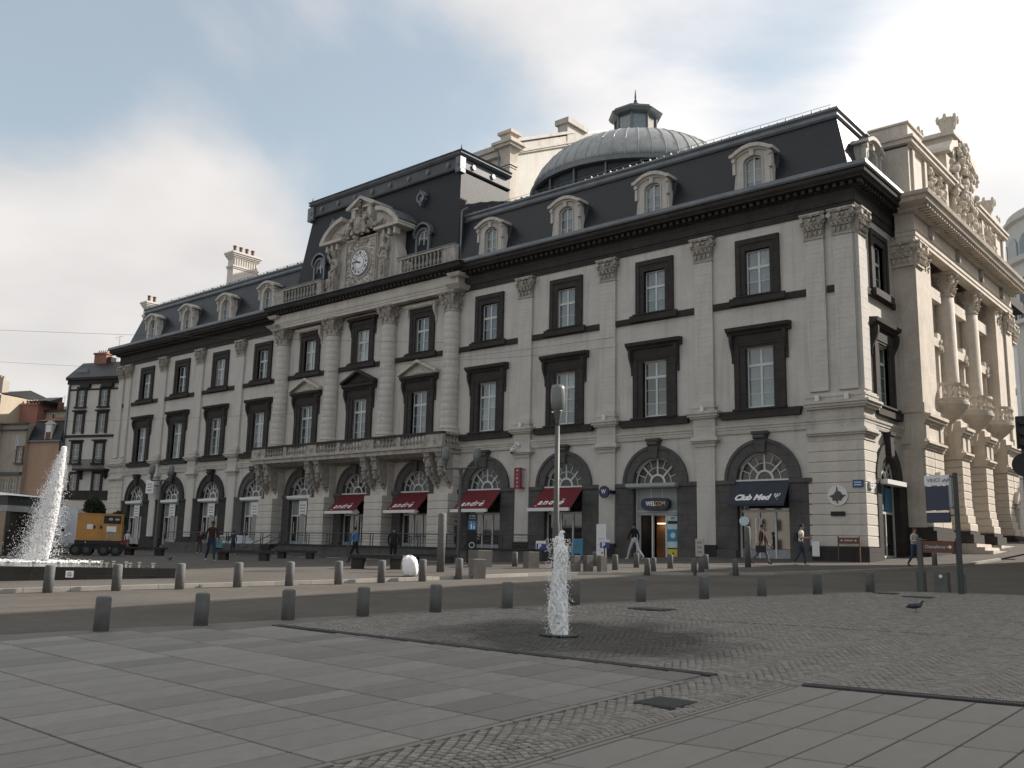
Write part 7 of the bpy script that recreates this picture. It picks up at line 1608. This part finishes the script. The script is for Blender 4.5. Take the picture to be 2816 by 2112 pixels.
def held(name, mb, m, P_, off, label, cat):
    """a thing carried by a person: stays its own top-level object"""
    R_ = Matrix.Rotation(P_.rotation_euler.z, 3, 'Z'); p = Vector(P_.location)+R_ @ Vector(off)
    return tag(mb.build(name, m, None, tuple(p), P_.rotation_euler.z), label, cat)
def facing(dx, dy): return math.atan2(dy, dx)-PI/2
def bagmesh(w_, d_, h, handle=True):
    mb = MB(); mb.frustum((-w_/2, w_/2, -d_/2, d_/2), (-w_/2*.9, w_/2*.9, -d_/2*.7, d_/2*.7), -h, -h*.25)
    mb.frustum((-w_/2*.9, w_/2*.9, -d_/2*.7, d_/2*.7), (-w_/2*.6, w_/2*.6, -d_/4, d_/4), -h*.25, -h*.1)
    if handle: mb.tube((-w_*.25, 0, -h*.1), (-w_*.12, 0, .06), .012).tube((-w_*.12, 0, .06), (w_*.12, 0, .06), .012).tube((w_*.12, 0, .06), (w_*.25, 0, -h*.1), .012)
    return mb
R3 = lambda p: p
p = person('person in dark red jacket and jeans walking with bags near the pool', -21.2, -22.2, facing(.75, -.2), 1.78, (.035, .014, .014), (.02, .03, .06), (.12, .07, .05), stride=.22, shoe=(.3, .3, .3))
held('shoulder_bag', bagmesh(.42, .16, .40), 'teal', p, (-.30, -.05, 1.0), 'pale turquoise bag carried by the person in the dark red jacket', 'bag')
held('shoulder_bag', bagmesh(.45, .2, .36), 'black', p, (-.36, -.22, .90), 'black bag hanging at the hip of the person in the dark red jacket', 'bag')
p = person('man in blue long sleeved top walking left below the red awnings', -20.8, -14.2, facing(-.8, -.35), 1.78, (.06, .16, .30), (.015, .015, .017), (.25, .16, .12), stride=.28, w=1.1)
p = person('man in black waistcoat with grey sleeves seen from behind', -18.2, -14.0, facing(-.5, .7), 1.80, (.012, .012, .013), (.010, .010, .011), (.2, .14, .11), stride=.06, w=1.12)
p = person('man in black top and white trousers striding towards the phone shop', -8.42, -7.4, facing(-.95, .25), 1.74, (.010, .010, .010), (.48, .50, .54), (.15, .1, .08), stride=.40, shoe=(.5, .5, .5))
p = person('man in dark red pullover walking right with a black briefcase', -2.35, -6.5, facing(1, .1), 1.72, (.05, .012, .012), (.12, .12, .125), (.30, .19, .14), stride=.30, armR=((.26, .02, 1.14), (.27, .10, .88)))
held('briefcase', MB().box(-.05, .05, -.24, .24, -.36, -.06).tube((0, -.08, -.06), (0, -.06, .02), .012).tube((0, -.06, .02), (0, .06, .02), .012).tube((0, .06, .02), (0, .08, -.06), .012), 'black', p, (.28, .10, .86), 'black briefcase held by the man in the dark red pullover', 'briefcase')
p = person('man in white shirt with backpack walking right towards the corner', -.62, -6.3, facing(1, .12), 1.76, (.56, .56, .54), (.035, .05, .085), (.36, .23, .17), stride=.16, sleeve='short', armR=((.24, .06, 1.16), (.16, .34, 1.18)), armL=((-.24, .04, 1.16), (-.12, .34, 1.16)), shoe=(.4, .4, .4))
held('backpack', MB().frustum((-.15, .15, -.10, .08), (-.12, .12, -.06, .08), -.24, .14).tube((-.1, .08, .12), (-.1, .24, .16), .015).tube((.1, .08, .12), (.1, .24, .16), .015), 'black', p, (0, -.17, 1.26), 'black backpack on the man in the white shirt', 'backpack')
held('paper_sheet', MB().box(-.09, .09, -.12, .12, -.004, .004), 'paper', p, (.02, .42, 1.20), 'white paper held in front by the man in the white shirt', 'paper')
p = person('woman in grey white jacket and jeans reading while walking at right', 3.05, -2.9, facing(.9, -.35), 1.68, (.42, .41, .38), (.035, .055, .095), (.36, .22, .17), hair=(.10, .035, .015), stride=.15, armR=((.23, .06, 1.15), (.10, .34, 1.15)), armL=((-.23, .04, 1.15), (-.08, .34, 1.13)), longhair=True)
held('paper_sheet', MB().box(-.11, .11, -.14, .14, -.004, .004), 'paper', p, (.0, .44, 1.16), 'pale paper held by the woman in jeans', 'paper')
held('handbag', bagmesh(.34, .14, .28), 'black', p, (-.28, -.06, 1.0), 'black handbag at the hip of the woman in jeans', 'handbag')
p = person('person in dark clothes standing on the terrace behind the railing', -24.6, -2.9, facing(-.3, -1), 1.74, (.03, .03, .04), (.015, .015, .02), (.3, .2, .15), stride=.03, z=.28)
p = person('person in white top and long red skirt standing near the far left arches', -62.0, -5.0, facing(.6, -.6), 1.70, (.58, .58, .60), (.22, .045, .03), (.3, .2, .15), stride=.05, hair=(.3, .3, .3))
p = person('person in dark blue standing by the railing of the left wing', -42.5, -7.2, facing(-1, 0), 1.72, (.03, .04, .07), (.03, .035, .05), (.3, .2, .15), stride=.05, shoe=(.4, .4, .4))
p = person('person with purple top leaning at the railing behind the bag carrier', -47.2, -7.0, facing(1, -.2), 1.66, (.06, .02, .05), (.05, .05, .055), (.35, .2, .14), hair=(.2, .08, .03), stride=.12, shoe=(.4, .4, .4))
# ================================================================== PIGEONS
def pigeon(x, y, rz, label, dz=.03):
    t = thing('pigeon', label, 'pigeon', (x, y, gz(x, y)+dz), rz)
    V = [(0, .10, .15), (0, .04, .125), (0, -.05, .12), (0, -.12, .11), (0, -.19, .10), (0, .135, .20), (0, .145, .235), (0, .175, .235), (0, .195, .232)]
    R = [.045, .062, .058, .038, .018, .028, .027, .012, .005]; E = [(0, 1), (1, 2), (2, 3), (3, 4), (0, 5), (5, 6), (6, 7), (7, 8)]
    me = bpy.data.meshes.new('body'); me.from_pydata(V, E, []); o = bpy.data.objects.new('body', me); COL.objects.link(o); o.modifiers.new('s', 'SKIN')
    for i, r in enumerate(R): me.skin_vertices[0].data[i].radius = (r, r)
    me.skin_vertices[0].data[1].use_root = True; sb = o.modifiers.new('b', 'SUBSURF'); sb.levels = 1
    dg = bpy.context.evaluated_depsgraph_get(); m2 = bpy.data.meshes.new_from_object(o.evaluated_get(dg)); bpy.data.objects.remove(o); m2.name = 'body'; m2.materials.clear(); m2.materials.append(M['dmetal']); m2.polygons.foreach_set('use_smooth', [True]*len(m2.polygons)); obj('body', m2, t)
    for s in (-1, 1):
        MB().blob((s*.052, -.05, .135), (.016, .12, .042)).build('wing', 'greybluesign', t)
        MB().tube((s*.025, .01, .07), (s*.025, .015, 0.005), .006, .005, 5).box(s*.025-.012, s*.025+.012, .0, .035, 0, .006).build('leg', 'redp', t)
pigeon(9.92, -24.75, rad(-75), 'grey pigeon walking alone on the cobbles at right')
pigeon(-20.9, -24.3, rad(40), 'small dark pigeon on the shaded pavement right of the pool', .09)
